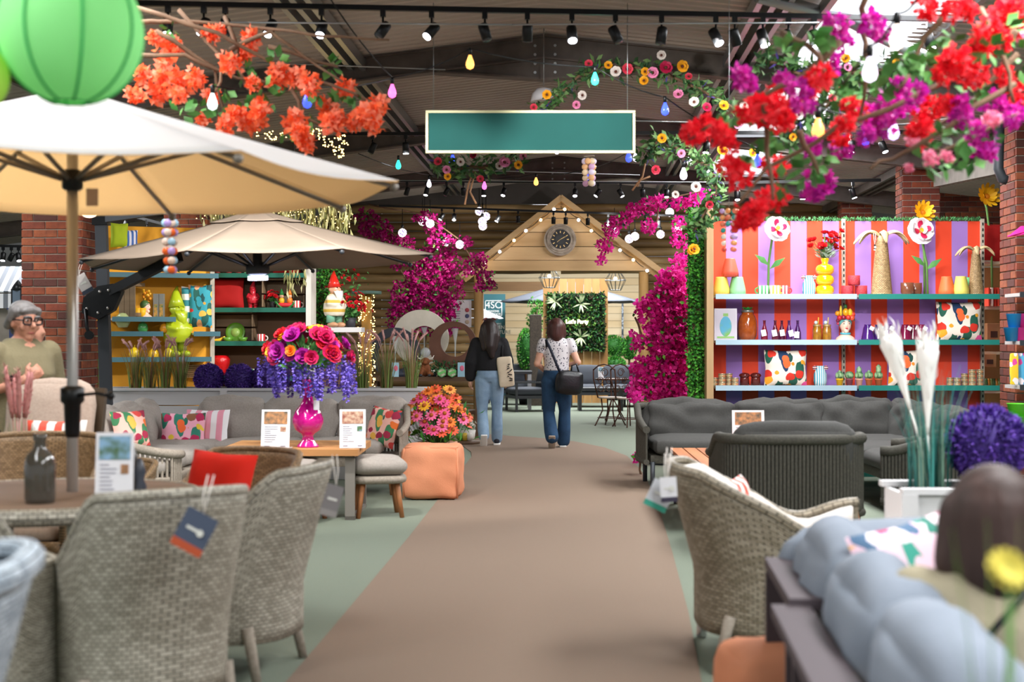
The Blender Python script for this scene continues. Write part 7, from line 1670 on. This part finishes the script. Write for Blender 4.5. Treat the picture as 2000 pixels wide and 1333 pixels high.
q = G0(38, 7.85, .25); grass('grass with dusky pink plumes in a white pot behind the round table', q, .75, 80, 5, mat('plume dusky', '#c98a86', .8), .07, 'green', .022, .25, 1.3, .06, 0)
purp = [mat('purple a', '#4a2a8c', .7), mat('purple b', '#6a46ac', .7), mat('purple c', '#38206e', .7)]
def flower_ball(label, loc, r, n=1500, ps=.03):
    t = thing('purple_flower_ball', label, 'flower ball', loc)
    mb = MB(); mb.ball((0, 0, 0), r*.88, 16, 12); part('core', mb, purp[2], t)
    mb = MB()
    for k in range(n): d = rdir(); mb.leaf(d*r*.84, d+rdir()*.5, rdir(), ps*R.uniform(.7, 1.3), ps*.45, R.randrange(3))
    part('florets', mb, purp, t, kind='stuff'); return t
for px, lb in ((408, 'purple flower ball nearest the grasses on the long planter'), (468, 'purple flower ball in the middle on the long planter'), (521, 'purple flower ball half hidden by the bouquet')): flower_ball(lb, G0(px, 14.25, PZ+.17), .155)
flower_ball('large purple flower ball in the white planter box', G0(1928, 6.4, .92), .185, 1900, .035)
# white plumes in the planter box
q = G0(1815, 6.38, .7); t = thing('ornamental_grass', 'teal grass with two tall white plumes in the white planter box', 'grass plant', q); mb = MB()
for k in range(130): a = R.uniform(0, 2*pi); r_ = .09*math.sqrt(R.random()); blade(mb, (r_*math.cos(a), r_*math.sin(a), 0), (r_*math.cos(a)*1.3+R.gauss(0, .05), r_*math.sin(a)*1.2, R.uniform(.3, .62)), .011, .1, R.randrange(3))
part('blades', mb, GR['teal'], t, kind='stuff')
for (x0, y0, x1, y1) in ((1778, 800, 1735, 655), (1812, 850, 1812, 668)):
    a, b = P(x0, y0, 6.3)-q, P(x1, y1, 6.3)-q; mb = MB(); mb.tube([(0, 0, 0), a*.5+V((0, 0, .05)), a], .005, 5); k_ = 9
    mb.tube([a.lerp(b, i/k_) for i in range(k_+1)], [.006+.05*(i/k_)**1.3*(1 if i < k_ else .55) for i in range(k_+1)], 10)
    for i in range(160): f = R.uniform(.35, 1); p = a.lerp(b, f); mb.leaf(p+rdir()*.04*f, (b-a).normalized()+rdir()*.3, rdir(), .08, .012)
    part('plume', mb, whp, t)
# close blurred grass with a yellow flower
q = G0(1985, 2.05, .25); t = thing('ornamental_grass', 'green grass with a yellow flower close to the camera', 'grass plant', q); mb = MB()
for k in range(16): blade(mb, (R.gauss(0, .03), R.gauss(0, .03), 0), (R.gauss(-.03, .07), R.gauss(0, .06), R.uniform(.6, .95)), .006, .2, R.randrange(3))
part('blades', mb, [mat('fresh green a', '#7fae4a', .7), mat('fresh green b', '#5f9a3c', .7), mat('fresh green c', '#9ac06a', .7)], t, kind='stuff')
fl = P(1968, 1112, 2.0)-q; mb = MB(); petal_ring(mb, fl, 13, .032, .012, -.1, 0, facing((.2, -1, .6))); petal_ring(mb, fl, 11, .026, .011, .25, 0, facing((.2, -1, .6)), .2); b_ = part('yellow_flower', mb, mat('soft yellow', '#e2d25a', .7), t)
mb = MB(); mb.tube([(0, 0, 0), fl*.5, fl], .004, 5); part('stem', mb, stem_g, b_)
mb = MB(); mb.lathe([(0, -.25), (.1, -.25), (.12, 0), (0, -.02)], n=16); part('pot', mb, wpaint, t)

# bouquet in the magenta vase
fm = [mat('bq magenta', '#a3188c', .6), mat('bq red', '#d81f2f', .6), mat('bq yellow', '#f0b21c', .6), mat('bq crimson', '#b81050', .6), mat('bq orange', '#ee7a1c', .6)]
mb = MB()
for k in range(120): d = rdir(); d.z = abs(d.z)*.8+.1; mb.leaf(V((0, 0, .6))+d*R.uniform(.05, .25), d, rdir(), .1, .04)
part('foliage', mb, leaf_g, BOUQ, kind='stuff')
def bloom_mesh(m_, r, n=3, layers=(.2, .6, 1.0), eye=None):
    mb = MB()
    for j, tl in enumerate(layers): petal_ring(mb, V((0, 0, 0)), 7-j, r*(1-.2*j), r*.75*(1-.15*j), tl, 0, None, j*.4)
    if eye: mb.ball((0, 0, .006), r*.3, 8, 5, 1)
    return mb.mesh('bloom', [m_]+([eye] if eye else []))
BLM = [bloom_mesh(fm[0], .065), bloom_mesh(fm[1], .06), bloom_mesh(fm[2], .045, eye=mat('eye brown', '#6b3a12', .8)), bloom_mesh(fm[3], .065), bloom_mesh(fm[4], .04)]
for k in range(84):
    a = R.uniform(0, 2*pi); el = R.uniform(.05, 1.35); d = V((math.cos(a)*math.cos(el), math.sin(a)*math.cos(el), math.sin(el))); rr = R.uniform(.8, 1)
    p = V((d.x*.34*rr, d.y*.28*rr, .68+d.z*.27*rr)); j = R.choices([0, 1, 2, 3, 4], [6, 3, 2, 5, 1])[0]
    if el > 1.0 and R.random() < .6: j = 2
    o = link('bloom', BLM[j], BOUQ, p); o.rotation_euler = (d+V((0, -.35, 0))).to_track_quat('Z', 'Y').to_euler(); s_ = R.uniform(.8, 1.25); o.scale = (s_, s_, s_)
wis = [mat('wisteria a', '#6a55c4', .7), mat('wisteria b', '#8a74d6', .7), mat('wisteria c', '#5240a4', .7)]
WM = []
for v in range(3):
    mb = MB()
    for k in range(130): z = -R.random()**.8*.26; r_ = .042*(1+z/.3); a = R.uniform(0, 2*pi); d = V((math.cos(a), math.sin(a), -.4)); mb.leaf((r_*math.cos(a)*.6, r_*math.sin(a)*.6, z), d, rdir(), .026, .018, R.randrange(3))
    WM.append(mb.mesh('wisteria_raceme', wis))
for k in range(30):
    a = 2*pi*k/30+R.uniform(-.1, .1); rr = R.uniform(.24, .4); o = link('wisteria_raceme', R.choice(WM), BOUQ, (rr*math.cos(a), rr*math.sin(a)*.7, .70+R.uniform(-.06, .04)), (R.uniform(-.2, .2), R.uniform(-.2, .2), a)); s_ = R.uniform(.85, 1.2); o.scale = (s_, s_, s_)
mb = MB()
for k in range(14): a = R.uniform(0, 2*pi); mb.tube([(0, 0, .5), (.1*math.cos(a), .1*math.sin(a), .62), (.28*math.cos(a), .22*math.sin(a), .72)], .004, 4)
part('stems', mb, stem_g, BOUQ, kind='stuff')

# coneflower pot behind the pouffe
t = thing('coneflower_pot', 'terracotta pot of orange and pink coneflowers behind the coral pouffe', 'potted plant', CZ(855, 13.25))
mb = MB(); mb.lathe([(0, 0), (.14, 0), (.175, .40), (.185, .41), (.185, .44), (.16, .44), (0, .42)], n=22); part('pot', mb, mat('blush pot', '#cf9a7c', .7), t)
cone = mat('cone', '#a8561c', .8); CF = []
for c in ('#ee7a2a', '#e8558c', '#f29a4a', '#ee6a9a', '#f0b428', '#ea5a3a'):
    mb = MB(); petal_ring(mb, V((0, 0, 0)), 10, .05, .018, -.25, 0); mb.ball((0, 0, .006), (.017, .017, .014), 8, 5, 1); CF.append(mb.mesh('coneflower', [mat('cf '+c, c, .65), cone]))
smb = MB()
for k in range(120):
    a = R.uniform(0, 2*pi); rr = .33*math.sqrt(R.random()); z = .95-.33*(rr/.33)**2*R.uniform(.6, 1.3)+R.uniform(-.12, .03); p = V((rr*math.cos(a), rr*math.sin(a)*.8, max(.5, z)))
    o = link('coneflower', R.choice(CF), t, p); o.scale = (1.2,)*3; o.rotation_euler = (V((math.cos(a)*rr*2, math.sin(a)*rr*2-.5, .8))).to_track_quat('Z', 'Y').to_euler(); smb.tube([(p.x*.2, p.y*.2, .42), (p.x*.7, p.y*.7, p.z*.75), p-V((0, 0, .006))], .0025, 4)
part('stems', smb, stem_g, t, kind='stuff'); part('foliage', leafmass(160, lambda: (V((R.gauss(0, .13), R.gauss(0, .11), R.uniform(.42, .75))), rdir()+V((0, 0, .5))), .09, .03, hedge_m), hedge_m, t, kind='stuff')

# ---------------------------------------------------------------- bougainvillea
def bract_mesh(tones, n, r, ps, name='flower_cluster'):
    mb = MB()
    for k in range(n):
        d = rdir(); c = V((d.x*r, d.y*r, d.z*r*.8))*R.uniform(.35, 1)
        ax = facing(d+rdir()*.5); m_ = R.randrange(len(tones))
        for j in range(3):
            a = 2*pi*j/3+R.random(); q = ax @ V((math.cos(a)*.75, math.sin(a)*.75, .65)); mb.leaf(c, q, ax @ V((0, 0, 1)), ps*R.uniform(.8, 1.2), ps*.85, m_, -.25)
    return mb.mesh(name, tones)
def tones(n, *cs): return [mat('%s %d' % (n, i), c, .6, tl=.45) for i, c in enumerate(cs)]
T_or = tones('orange bract', '#ff7f50', '#ff9d7c', '#f7622f'); T_rd = tones('red bract', '#ee1a2c', '#f53a44', '#d80f22'); T_mg = tones('magenta bract', '#cc1a9c', '#ae1492', '#dd3cb0'); T_pk = tones('pink bract', '#f08aa8', '#f4a8bc', '#e66a90'); T_hp = tones('hot pink bract', '#d8128e', '#c80a80', '#e835a2'); T_dp = tones('deep pink bract', '#a8086c', '#92065c', '#bf127c')
CL = {k: [bract_mesh(tn, 26, .078, .05) for _ in range(3)] for k, tn in (('o', T_or), ('r', T_rd), ('m', T_mg), ('p', T_pk))}
LFM = []
for v in range(3):
    mb = MB()
    for k in range(7): d = rdir(); mb.leaf(d*.02, d+V((0, -.2, 0)), rdir(), .075, .05, k % 2)
    LFM.append(mb.mesh('leaf_spray', [mat('boug leaf a', '#427a34', .6), mat('boug leaf b', '#5f964a', .6)]))
bark = mat('twig bark', '#7d6048', .85, c2='#5d4432', ns=12)
def blossom_branch(label, cat_loc, d0, clusters, twigs, leaves, dj=.5):
    t = thing('blossom_branch', label, 'blossom branch', cat_loc); b0 = V(cat_loc)
    for (px, py, c, rp) in clusters:
        d = d0+R.uniform(-dj, dj); s_ = rp/FPX*d/.1
        o = link('flower_cluster', R.choice(CL[c]), t, P(px, py, d)-b0, (R.uniform(0, 6), R.uniform(0, 6), R.uniform(0, 6))); o.scale = (s_, s_, s_)
    for tw_ in twigs:
        pts = [P(x, y, d0+R.uniform(-.15, .15))-b0 for x, y in tw_]; fine = []
        for a, b in zip(pts[:-1], pts[1:]): fine += [a.lerp(b, f)+rdir()*.012 for f in (0, .33, .66)]
        fine.append(pts[-1]); k = len(fine); mb = MB(); mb.tube(fine, [.013*(1-.7*i/k)+.002 for i in range(k)], 6); part('twig', mb, bark, t)
    for (px, py) in leaves:
        o = link('leaf_spray', R.choice(LFM), t, P(px+R.uniform(-8, 8), py+R.uniform(-8, 8), d0+R.uniform(-dj, dj)*.6)-b0, (R.uniform(0, 6), R.uniform(0, 6), R.uniform(0, 6))); s_ = R.uniform(.8, 1.2); o.scale = (s_, s_, s_)
    return t
OR = [(300, 75, 18), (330, 95, 32), (322, 135, 36), (352, 160, 36), (308, 178, 32), (278, 150, 26), (380, 150, 28), (412, 68, 24), (450, 125, 30), (488, 78, 30), (480, 98, 26), (495, 165, 22), (542, 150, 32), (580, 152, 28), (600, 165, 28), (545, 135, 24), (676, 172, 28), (415, 185, 24), (460, 222, 28), (478, 240, 28), (508, 215, 30), (500, 235, 24), (572, 235, 32), (585, 262, 28), (640, 215, 30), (648, 245, 30), (716, 222, 34), (742, 205, 28), (695, 235, 26), (730, 240, 26), (600, 280, 24), (395, 235, 20), (440, 245, 24), (265, 185, 24), (590, 250, 22), (655, 225, 22), (430, 60, 16), (350, 185, 20)]
blossom_branch('branches of orange blossom hanging above the white parasol', P(480, 150, 8.2), 8.2, [(x, y, 'o', r) for x, y, r in OR],
    [[(270, 15), (420, 60), (560, 140), (690, 180), (745, 215)], [(275, 45), (330, 42), (470, 50), (620, 70), (760, 78)], [(270, 110), (360, 110), (460, 150), (600, 180)], [(440, 30), (470, 130), (500, 215)], [(350, 20), (440, 120), (420, 180)], [(560, 140), (590, 230), (640, 250)], [(300, 60), (420, 130), (440, 240)], [(520, 90), (660, 130)], [(450, 100), (530, 60), (600, 110), (670, 160)]],
    [(520, 170), (540, 110), (440, 170), (470, 200), (520, 200), (630, 180), (560, 180), (350, 215), (385, 210), (420, 230), (480, 145), (610, 230), (640, 130), (340, 60), (560, 260), (660, 200), (690, 185)], .35)
RD = [(1352, 262, 34), (1378, 250, 30), (1412, 262, 34), (1425, 290, 22), (1490, 212, 46), (1530, 240, 34), (1455, 225, 26), (1515, 190, 30), (1440, 345, 36), (1425, 330, 28), (1512, 325, 30), (1505, 395, 38), (1460, 428, 40), (1480, 410, 30), (1600, 150, 34), (1585, 175, 28), (1640, 262, 30), (1655, 240, 26), (1800, 245, 34), (1815, 205, 34), (1790, 270, 28), (1870, 118, 42), (1900, 145, 36), (1845, 150, 30), (1925, 65, 36), (1950, 30, 42), (1990, 15, 36), (1805, 12, 32), (1885, 18, 30), (1860, 25, 26), (1955, 85, 30), (1985, 180, 34), (1960, 150, 26), (1850, 200, 26), (1915, 100, 28), (1975, 55, 28), (1545, 210, 26), (1680, 215, 24), (1660, 205, 20)]
MG = [(1635, 45, 32), (1640, 75, 28), (1705, 48, 38), (1720, 62, 26), (1618, 122, 32), (1445, 150, 28), (1462, 165, 26), (1555, 178, 32), (1530, 160, 26), (1570, 200, 30), (1585, 288, 28), (1640, 290, 28), (1600, 355, 36), (1590, 375, 28), (1715, 245, 36), (1700, 225, 32), (1768, 195, 38), (1740, 200, 32), (1785, 185, 28), (1740, 225, 28), (1880, 212, 32), (1870, 230, 26), (1922, 282, 34), (1930, 300, 24), (1940, 200, 32), (1985, 225, 30), (1958, 215, 26), (1755, 165, 22), (1690, 265, 24), (1975, 235, 22), (1905, 255, 24), (1620, 60, 20)]
PK = [(1782, 272, 18), (1818, 308, 20), (1900, 155, 22), (1938, 232, 22), (1985, 62, 24), (1775, 328, 12), (1850, 305, 16), (1925, 240, 18)]
blossom_branch('branches of red and magenta blossom filling the upper corner', P(1700, 180, 5.9), 5.9, [(x, y, 'r', r) for x, y, r in RD]+[(x, y, 'm', r) for x, y, r in MG]+[(x, y, 'p', r) for x, y, r in PK],
    [[(1990, 60), (1900, 130), (1780, 190), (1640, 250), (1500, 330), (1440, 400)], [(1980, 160), (1850, 250), (1760, 300), (1700, 330)], [(1690, -5), (1680, 60), (1700, 130), (1680, 230)], [(1990, 100), (1870, 230), (1800, 260)], [(1850, 20), (1790, 100), (1760, 170)], [(1640, 80), (1560, 160), (1450, 200), (1360, 260)], [(1530, 60), (1600, 110), (1620, 170)], [(1490, 200), (1500, 300), (1510, 390)], [(1760, 260), (1840, 300), (1990, 220)], [(1920, 20), (1960, 120), (1980, 200)], [(1560, 250), (1600, 340)]],
    [(1575, 75), (1600, 55), (1610, 95), (1620, 180), (1530, 100), (1500, 270), (1480, 300), (1520, 260), (1520, 360), (1870, 80), (1900, 70), (1930, 90), (1760, 105), (1780, 120), (1740, 120), (1800, 105), (1830, 280), (1860, 270), (1880, 265), (1900, 185), (1960, 50), (1990, 130), (1850, 310), (1800, 320), (1900, 310), (1720, 180), (1690, 175), (1640, 200), (1470, 255), (1580, 320), (1610, 305), (1580, 330), (1430, 220), (1960, 250), (1830, 170), (1980, 90), (1910, 195)], .55)

# hot pink bougainvillea around the portal
def boug(label, items, d, name='bougainvillea', ps=.055, stems=(), per=1.0, dj=.15, lf=.14, tn=None):
    """items: ellipses (px, py, rx, ry, count) in the plane d"""
    q = P(items[0][0], items[0][1], d); t = thing(name, label, 'bougainvillea', q); mb = MB(); lm = MB()
    for (px, py, rx_, ry_, n) in items:
        for k in range(int(n*per)):
            a = R.uniform(0, 2*pi); f = math.sqrt(R.random()); p = P(px+rx_*f*math.cos(a), py+ry_*f*math.sin(a), d+R.uniform(-dj, dj))-q
            if R.random() < lf: lm.leaf(p, rdir(), rdir(), ps*1.3, ps*.7, R.randrange(3)); continue
            ax = facing(rdir()+V((0, -.5, 0))); m_ = R.randrange(3)
            for j in range(3): b = 2*pi*j/3+R.random(); mb.leaf(p, ax @ V((math.cos(b)*.8, math.sin(b)*.8, .55)), ax @ V((0, 0, 1)), ps, ps*.85, m_, -.2)
    part('blossom', mb, tn or T_hp, t, kind='stuff'); part('leaves', lm, hedge_m, t, kind='stuff')
    for tw_ in stems:
        pts = [P(x, y, d+.02)-q for x, y in tw_]; fine = []
        for a, b in zip(pts[:-1], pts[1:]): fine += [a.lerp(b, f)+rdir()*.01 for f in (0, .33, .66)]
        fine.append(pts[-1]); m2 = MB(); m2.tube(fine, .012, 5); part('stem', m2, bark, t)
    return t
boug('cascade of hot pink bougainvillea behind the ring fountains', [(828, 600, 62, 45, 420), (835, 545, 45, 45, 300), (800, 580, 40, 40, 160), (850, 510, 30, 40, 160), (775, 625, 22, 22, 60), (880, 570, 26, 50, 130), (840, 640, 60, 20, 160), (775, 515, 16, 12, 30), (790, 490, 14, 12, 26), (885, 505, 14, 26, 30)], 21.3, stems=([(830, 740), (832, 640), (840, 500)], [(832, 640), (790, 540), (760, 500)], [(835, 620), (880, 560)]), tn=T_dp)
boug('hot pink bougainvillea strands strung under the roof left of the gable', [(830, 425, 22, 14, 40), (850, 445, 20, 12, 36), (860, 470, 26, 14, 40), (900, 475, 26, 12, 36), (925, 520, 26, 20, 60), (950, 548, 20, 18, 46), (935, 505, 18, 14, 30), (940, 560, 14, 12, 26), (715, 425, 22, 18, 50), (740, 445, 26, 20, 60), (760, 462, 26, 14, 46), (790, 475, 22, 16, 44), (720, 450, 18, 18, 40), (815, 500, 14, 10, 20)], 21.0, stems=([(720, 400), (830, 420), (900, 470), (950, 560)], [(700, 410), (760, 450), (830, 510)]), lf=.12, tn=T_dp)
boug('hot pink bougainvillea strands strung under the roof right of the gable', [(1370, 385, 24, 16, 50), (1330, 400, 20, 14, 36), (1290, 395, 16, 14, 28), (1270, 400, 20, 16, 44), (1240, 410, 20, 14, 40), (1215, 430, 22, 14, 40), (1195, 450, 18, 14, 36), (1180, 480, 18, 16, 36), (1270, 440, 16, 18, 30), (1330, 440, 18, 18, 36), (1335, 470, 24, 16, 44), (1175, 510, 8, 10, 12), (1345, 500, 14, 16, 24)], 19.5, stems=([(1392, 296), (1390, 370), (1290, 390), (1200, 440), (1175, 515)], [(1290, 390), (1280, 450)]), lf=.12)
boug('tall hot pink bougainvillea climbing beside the striped shelves', [(1315, 590, 45, 40, 520), (1310, 660, 52, 40, 560), (1312, 720, 56, 36, 480), (1310, 765, 58, 26, 360), (1262, 610, 22, 30, 70), (1245, 665, 14, 20, 30), (1250, 725, 18, 30, 60), (1310, 548, 26, 22, 110), (1240, 760, 16, 26, 40), (1345, 620, 22, 60, 180), (1330, 520, 20, 24, 50)], 15.9, ps=.06, stems=([(1315, 890), (1312, 700), (1320, 540)], [(1312, 720), (1255, 660), (1240, 620)], [(1312, 760), (1245, 750)]), dj=.2)
boug('low hot pink bougainvillea spray on the floor beside the charcoal sofa', [(1248, 893, 11, 9, 22), (1243, 780, 9, 12, 14)], 14.6, ps=.05, lf=.1, stems=([(1252, 929), (1248, 893), (1243, 780)],))
o = thing('blossom_planter', 'dark ribbed pot of the tall hot pink bougainvillea', 'pot', G0(1300, 15.9), 0); mb = MB(); mb.lathe([(0, 0), (.2, 0), (.26, .45), (.24, .45), (0, .42)], n=22); part('pot', mb, dark_m, o)
# green hedge strip on the end of the striped unit
t = thing('ivy_panel', 'narrow green leaf strip on the end of the striped shelves', 'ivy panel', cc((1362-HX)/FPX*14.7, 14.75), RA); mb = MB(); mb.box((0, .03, 1.35), (.17, .04, 2.7)); part('board', mb, brown_p, t)
part('foliage', leafmass(3000, slab(-.1, .085, -.09, .02, .5, 2.75), .042, .03, hedge_m), hedge_m, t, kind='stuff')

# mixed flower garland arching over the walkway
def garland(label, pts, d, nl, flowers, lm_sz=.09):
    q = P(*pts[0], d); t = thing('flower_garland', label, 'garland', q); P3 = [P(x, y, d)-q for x, y in pts]; fine = []
    for a, b in zip(P3[:-1], P3[1:]): fine += [a.lerp(b, f)+rdir()*.015 for f in (0, .33, .66)]
    mb = MB(); mb.tube(fine, .012, 6); part('stem', mb, bark, t)
    mb = MB()
    for k in range(nl): p = R.choice(fine); mb.leaf(p+rdir()*.07, rdir()+V((0, 0, -.2)), rdir(), lm_sz*R.uniform(.7, 1.2), lm_sz*.4, R.randrange(3))
    part('foliage', mb, [mat('gar a', '#48733a', .7), mat('gar b', '#66864f', .7), mat('gar c', '#2f5530', .7)], t, kind='stuff')
    mb = MB()
    for k in range(nl//22): p = R.choice(fine); mb.leaf(p, V((R.uniform(-1, 1), -.3, R.uniform(-1, .5))), rdir(), .11, .014)
    part('lavender', mb, mat('lavender', '#4a3a86', .7), t, kind='stuff')
    for (x, y, c, r) in flowers:
        mb = MB(); ax = facing((R.uniform(-.3, .3), -1, R.uniform(-.2, .4))); pc = P(x, y, d-.1)-q; rr = r/FPX*d; petal_ring(mb, pc, 7, rr, rr*.8, .2, 0, ax); petal_ring(mb, pc, 6, rr*.75, rr*.6, .7, 0, ax, .3); mb.ball(pc+ax @ V((0, 0, .008)), rr*.28, 8, 5, 1); part('flower', mb, [mat('gf '+c, c, .6), mat('gf eye', '#5a2a1c', .8)], t)
wf, yf_, pf_, cf_, rf_ = '#e6dcd6', '#f0a81c', '#e88ab4', '#b81848', '#d83a52'
garland('leafy flower garland arching right above the green sign', [(1045, 215), (1090, 185), (1130, 150), (1170, 130), (1240, 132), (1300, 145), (1350, 170), (1400, 190), (1470, 240)], 11.7, 420,
        [(1203, 141, wf, 12), (1225, 135, rf_, 12), (1260, 140, yf_, 9), (1275, 142, pf_, 12), (1300, 133, cf_, 14), (1332, 130, yf_, 13), (1292, 108, wf, 10), (1258, 158, yf_, 10), (1188, 128, yf_, 9), (1150, 125, rf_, 9), (1345, 150, rf_, 8), (1325, 185, pf_, 11), (1068, 185, yf_, 10), (1138, 186, wf, 10), (1125, 205, pf_, 9), (1356, 200, wf, 11), (1380, 210, cf_, 10), (1413, 207, yf_, 11), (1042, 210, rf_, 8), (1455, 205, wf, 11), (1440, 245, pf_, 10)])
garland('leafy flower garland dropping beside the red blossom to the striped shelves', [(1262, 300), (1290, 270), (1340, 300), (1390, 330), (1400, 370), (1370, 420), (1350, 470)], 11.5, 420,
        [(1293, 270, yf_, 10), (1280, 332, rf_, 10), (1355, 488, yf_, 12), (1350, 490, yf_, 9), (1330, 300, pf_, 9), (1360, 365, wf, 11), (1470, 300, yf_, 10), (1410, 295, yf_, 12), (1385, 400, rf_, 9), (1320, 380, wf, 8)])
garland('short flower garland hanging below the left end of the green sign', [(855, 315), (890, 330), (940, 325), (985, 318), (1030, 310)], 11.6, 260,
        [(856, 316, rf_, 9), (872, 332, pf_, 9), (900, 316, wf, 9), (925, 304, cf_, 8), (938, 350, rf_, 8), (985, 318, pf_, 12), (975, 325, wf, 9), (875, 345, yf_, 8), (1012, 322, yf_, 9), (1022, 305, pf_, 8)])
garland('leafy flower garland crossing behind the red and magenta blossom', [(1500, 120), (1570, 150), (1640, 140), (1720, 140), (1800, 150)], 8.5, 300, [(1652, 115, yf_, 10), (1750, 123, yf_, 9), (1810, 118, wf, 11), (1705, 145, cf_, 11), (1655, 132, pf_, 9), (1730, 155, rf_, 10), (1640, 175, rf_, 9), (1575, 205, yf_, 10)])
garland('leafy flower garland behind the lower red blossom', [(1540, 260), (1570, 220), (1630, 200), (1690, 180)], 8.2, 240, [(1562, 205, yf_, 10), (1560, 225, wf, 10), (1548, 268, yf_, 8), (1626, 192, rf_, 9)])
# dangling twigs
t = thing('dangling_twigs', 'bare reddish twigs dangling below the small garland', 'twigs', P(920, 350, 11.7)); q = P(920, 350, 11.7)
for pts in ([(925, 335), (915, 360), (908, 400)], [(928, 335), (918, 375), (930, 398)], [(1260, 320), (1255, 345), (1235, 372)], [(1270, 345), (1250, 352), (1245, 365)]): mb = MB(); mb.tube([P(x, y, 11.7)-q for x, y in pts], .008, 5); part('twig', mb, mat('peeled twig', '#b98a66', .8), t)

# ---------------------------------------------------------------- willow strands and fairy lights over the left shelving
strm = tones('willow', '#a9a66e', '#8a8c58', '#c4bf90')
for g_, (a0, a1, d, lb) in enumerate(((395, 560, 16.2, 'curtain of dry willow strands with fairy lights above the taupe parasol'), (560, 690, 16.6, 'curtain of dry willow strands with fairy lights ending by the log wall'))):
    q = P(a0, 385, d); t = thing('willow_curtain', lb, 'willow strands', q); mb = MB(); fb = MB()
    for k in range(70):
        px = R.uniform(a0, a1); L_ = R.uniform(.2, .45) if px < 600 else R.uniform(.3, .62); p = P(px, R.uniform(372, 395), d+R.uniform(-.25, .25))-q
        for j in range(5): e = p+V((R.gauss(0, .03), R.gauss(0, .03), -L_*(j+1)/5)); mb.leaf(e+V((0, 0, L_/5)), V((R.gauss(0, .15), R.gauss(0, .15), -1)), rdir(), L_/3.0, .03, R.randrange(3))
        for j in range(2): e = p+V((R.gauss(0, .04), -.03, -L_*R.random())); fb.box(e, (.009, .009, .009))
    part('strands', mb, strm, t, kind='stuff'); part('fairy_bulb', fb, tw, t, kind='stuff')
t = thing('willow_curtain', 'short willow sprig hanging in front of the brown shelving', 'willow strands', P(575, 520, 16.4)); mb = MB()
for k in range(9):
    p = V((R.uniform(-.12, .12), 0, .1)); L_ = R.uniform(.3, .55)
    for j in range(5): mb.leaf(p+V((R.gauss(0, .01), 0, -L_*j/5)), V((R.gauss(0, .2), 0, -1)), rdir(), L_/3.2, .03, R.randrange(3))
mb2 = MB(); mb2.tube([(0, 0, .1), (0, 0, 1.65)], .003, 4); part('thread', mb2, galv, t); part('strands', mb, strm, t, kind='stuff')
q = P(560, 275, 13.5); t = thing('fairy_light_string', 'loop of warm fairy lights behind the white parasol edge', 'string lights', q); fb = MB(); cm = MB()
pts = [(505, 262), (540, 265), (580, 268), (600, 258), (625, 262), (640, 280), (655, 292), (665, 300), (672, 275), (660, 265)]; P3 = [P(x, y, 13.5)-q for x, y in pts]
cm.tube(P3, .003, 4); part('wire', cm, black, t)
for k in range(130): i = R.randrange(len(P3)-1); fb.box(P3[i].lerp(P3[i+1], R.random())+rdir()*.045, (.011, .011, .011))
part('fairy_bulb', fb, tw, t, kind='stuff')
# gem mobiles
def mobile(label, px, py, d, cols, rows, w_, gem=.03, step=.055):
    q = P(px, py, d); t = thing('disc_mobile', label, 'mobile', q); mb = MB(); mb.tube([(w_*math.cos(k*pi/8), w_*math.sin(k*pi/8), 0) for k in range(16)], .005, 5, closed=True); part('hoop', mb, rat, t)
    for k in range(7):
        a = 2*pi*k/7; n = rows-(k % 3)*2; x, y = w_*.85*math.cos(a), w_*.85*math.sin(a)
        for j in range(n): mb = MB(); mb.lathe([(0, -gem*.25), (gem*.8, -gem*.2), (gem, 0), (gem*.8, gem*.2), (0, gem*.25)], (x*(1-.06*j), y*(1-.06*j)-.0, -.05-step*j), 10, M=rx(pi/2) @ rzm(.3)); part('disc', mb, mat('disc '+cols[(j+k) % len(cols)], cols[(j+k) % len(cols)], .25, alpha=.9), t)
    mb = MB(); mb.tube([(0, 0, 1.55 if d < 9.5 and px > 1000 else .3), (0, 0, -.02)], .002, 4); part('thread', mb, galv, t)
mobile('hanging mobile of coral, teal and cream discs before the striped shelves', 1424, 398, 9.0, ['#e87a5a', '#2f9a8c', '#e8dccb', '#d8503c', '#c9a8d8', '#f0a060'], 7, .06, .017, .04)
mobile('hanging mobile of pale blue and lilac discs under the white parasol', 332, 418, 7.6, ['#a8cfe4', '#b79ad8', '#ecd2c0', '#ee6a2a'], 6, .03, .022, .05)
mobile('small mobile of pale glowing discs under the green sign', 1150, 305, 13.0, ['#f4e6ff', '#ffc890', '#ffe6c0', '#e8b8e0'], 5, .05, .03, .05)
# white dome pendant and box behind the garland
t = thing('dome_pendant', 'white dome pendant lamp hanging behind the flower garland', 'pendant lamp', P(1062, 192, 12.2)); mb = MB(); mb.lathe([(.02, .09), (.06, .08), (.1, .04), (.115, -.03), (.11, -.03), (.09, .03), (0, .07)], n=20); part('shade', mb, mat('white enamel', '#d8d6dc', .4), t); mb = MB(); mb.tube([(0, 0, .09), (0, 0, .6)], .004, 4); part('cord', mb, galv, t)
# round warm globe lamp by the brick pillar
mb = MB(); mb.ball((0, 0, 0), .09, 16, 12); solo('globe_lamp', mb, mat('globe lamp', '#ffdcc0', .3, emit=2.5), 'round warm globe lamp hanging under the white parasol beside the brick pillar', 'lamp', P(174, 402, 10.5))
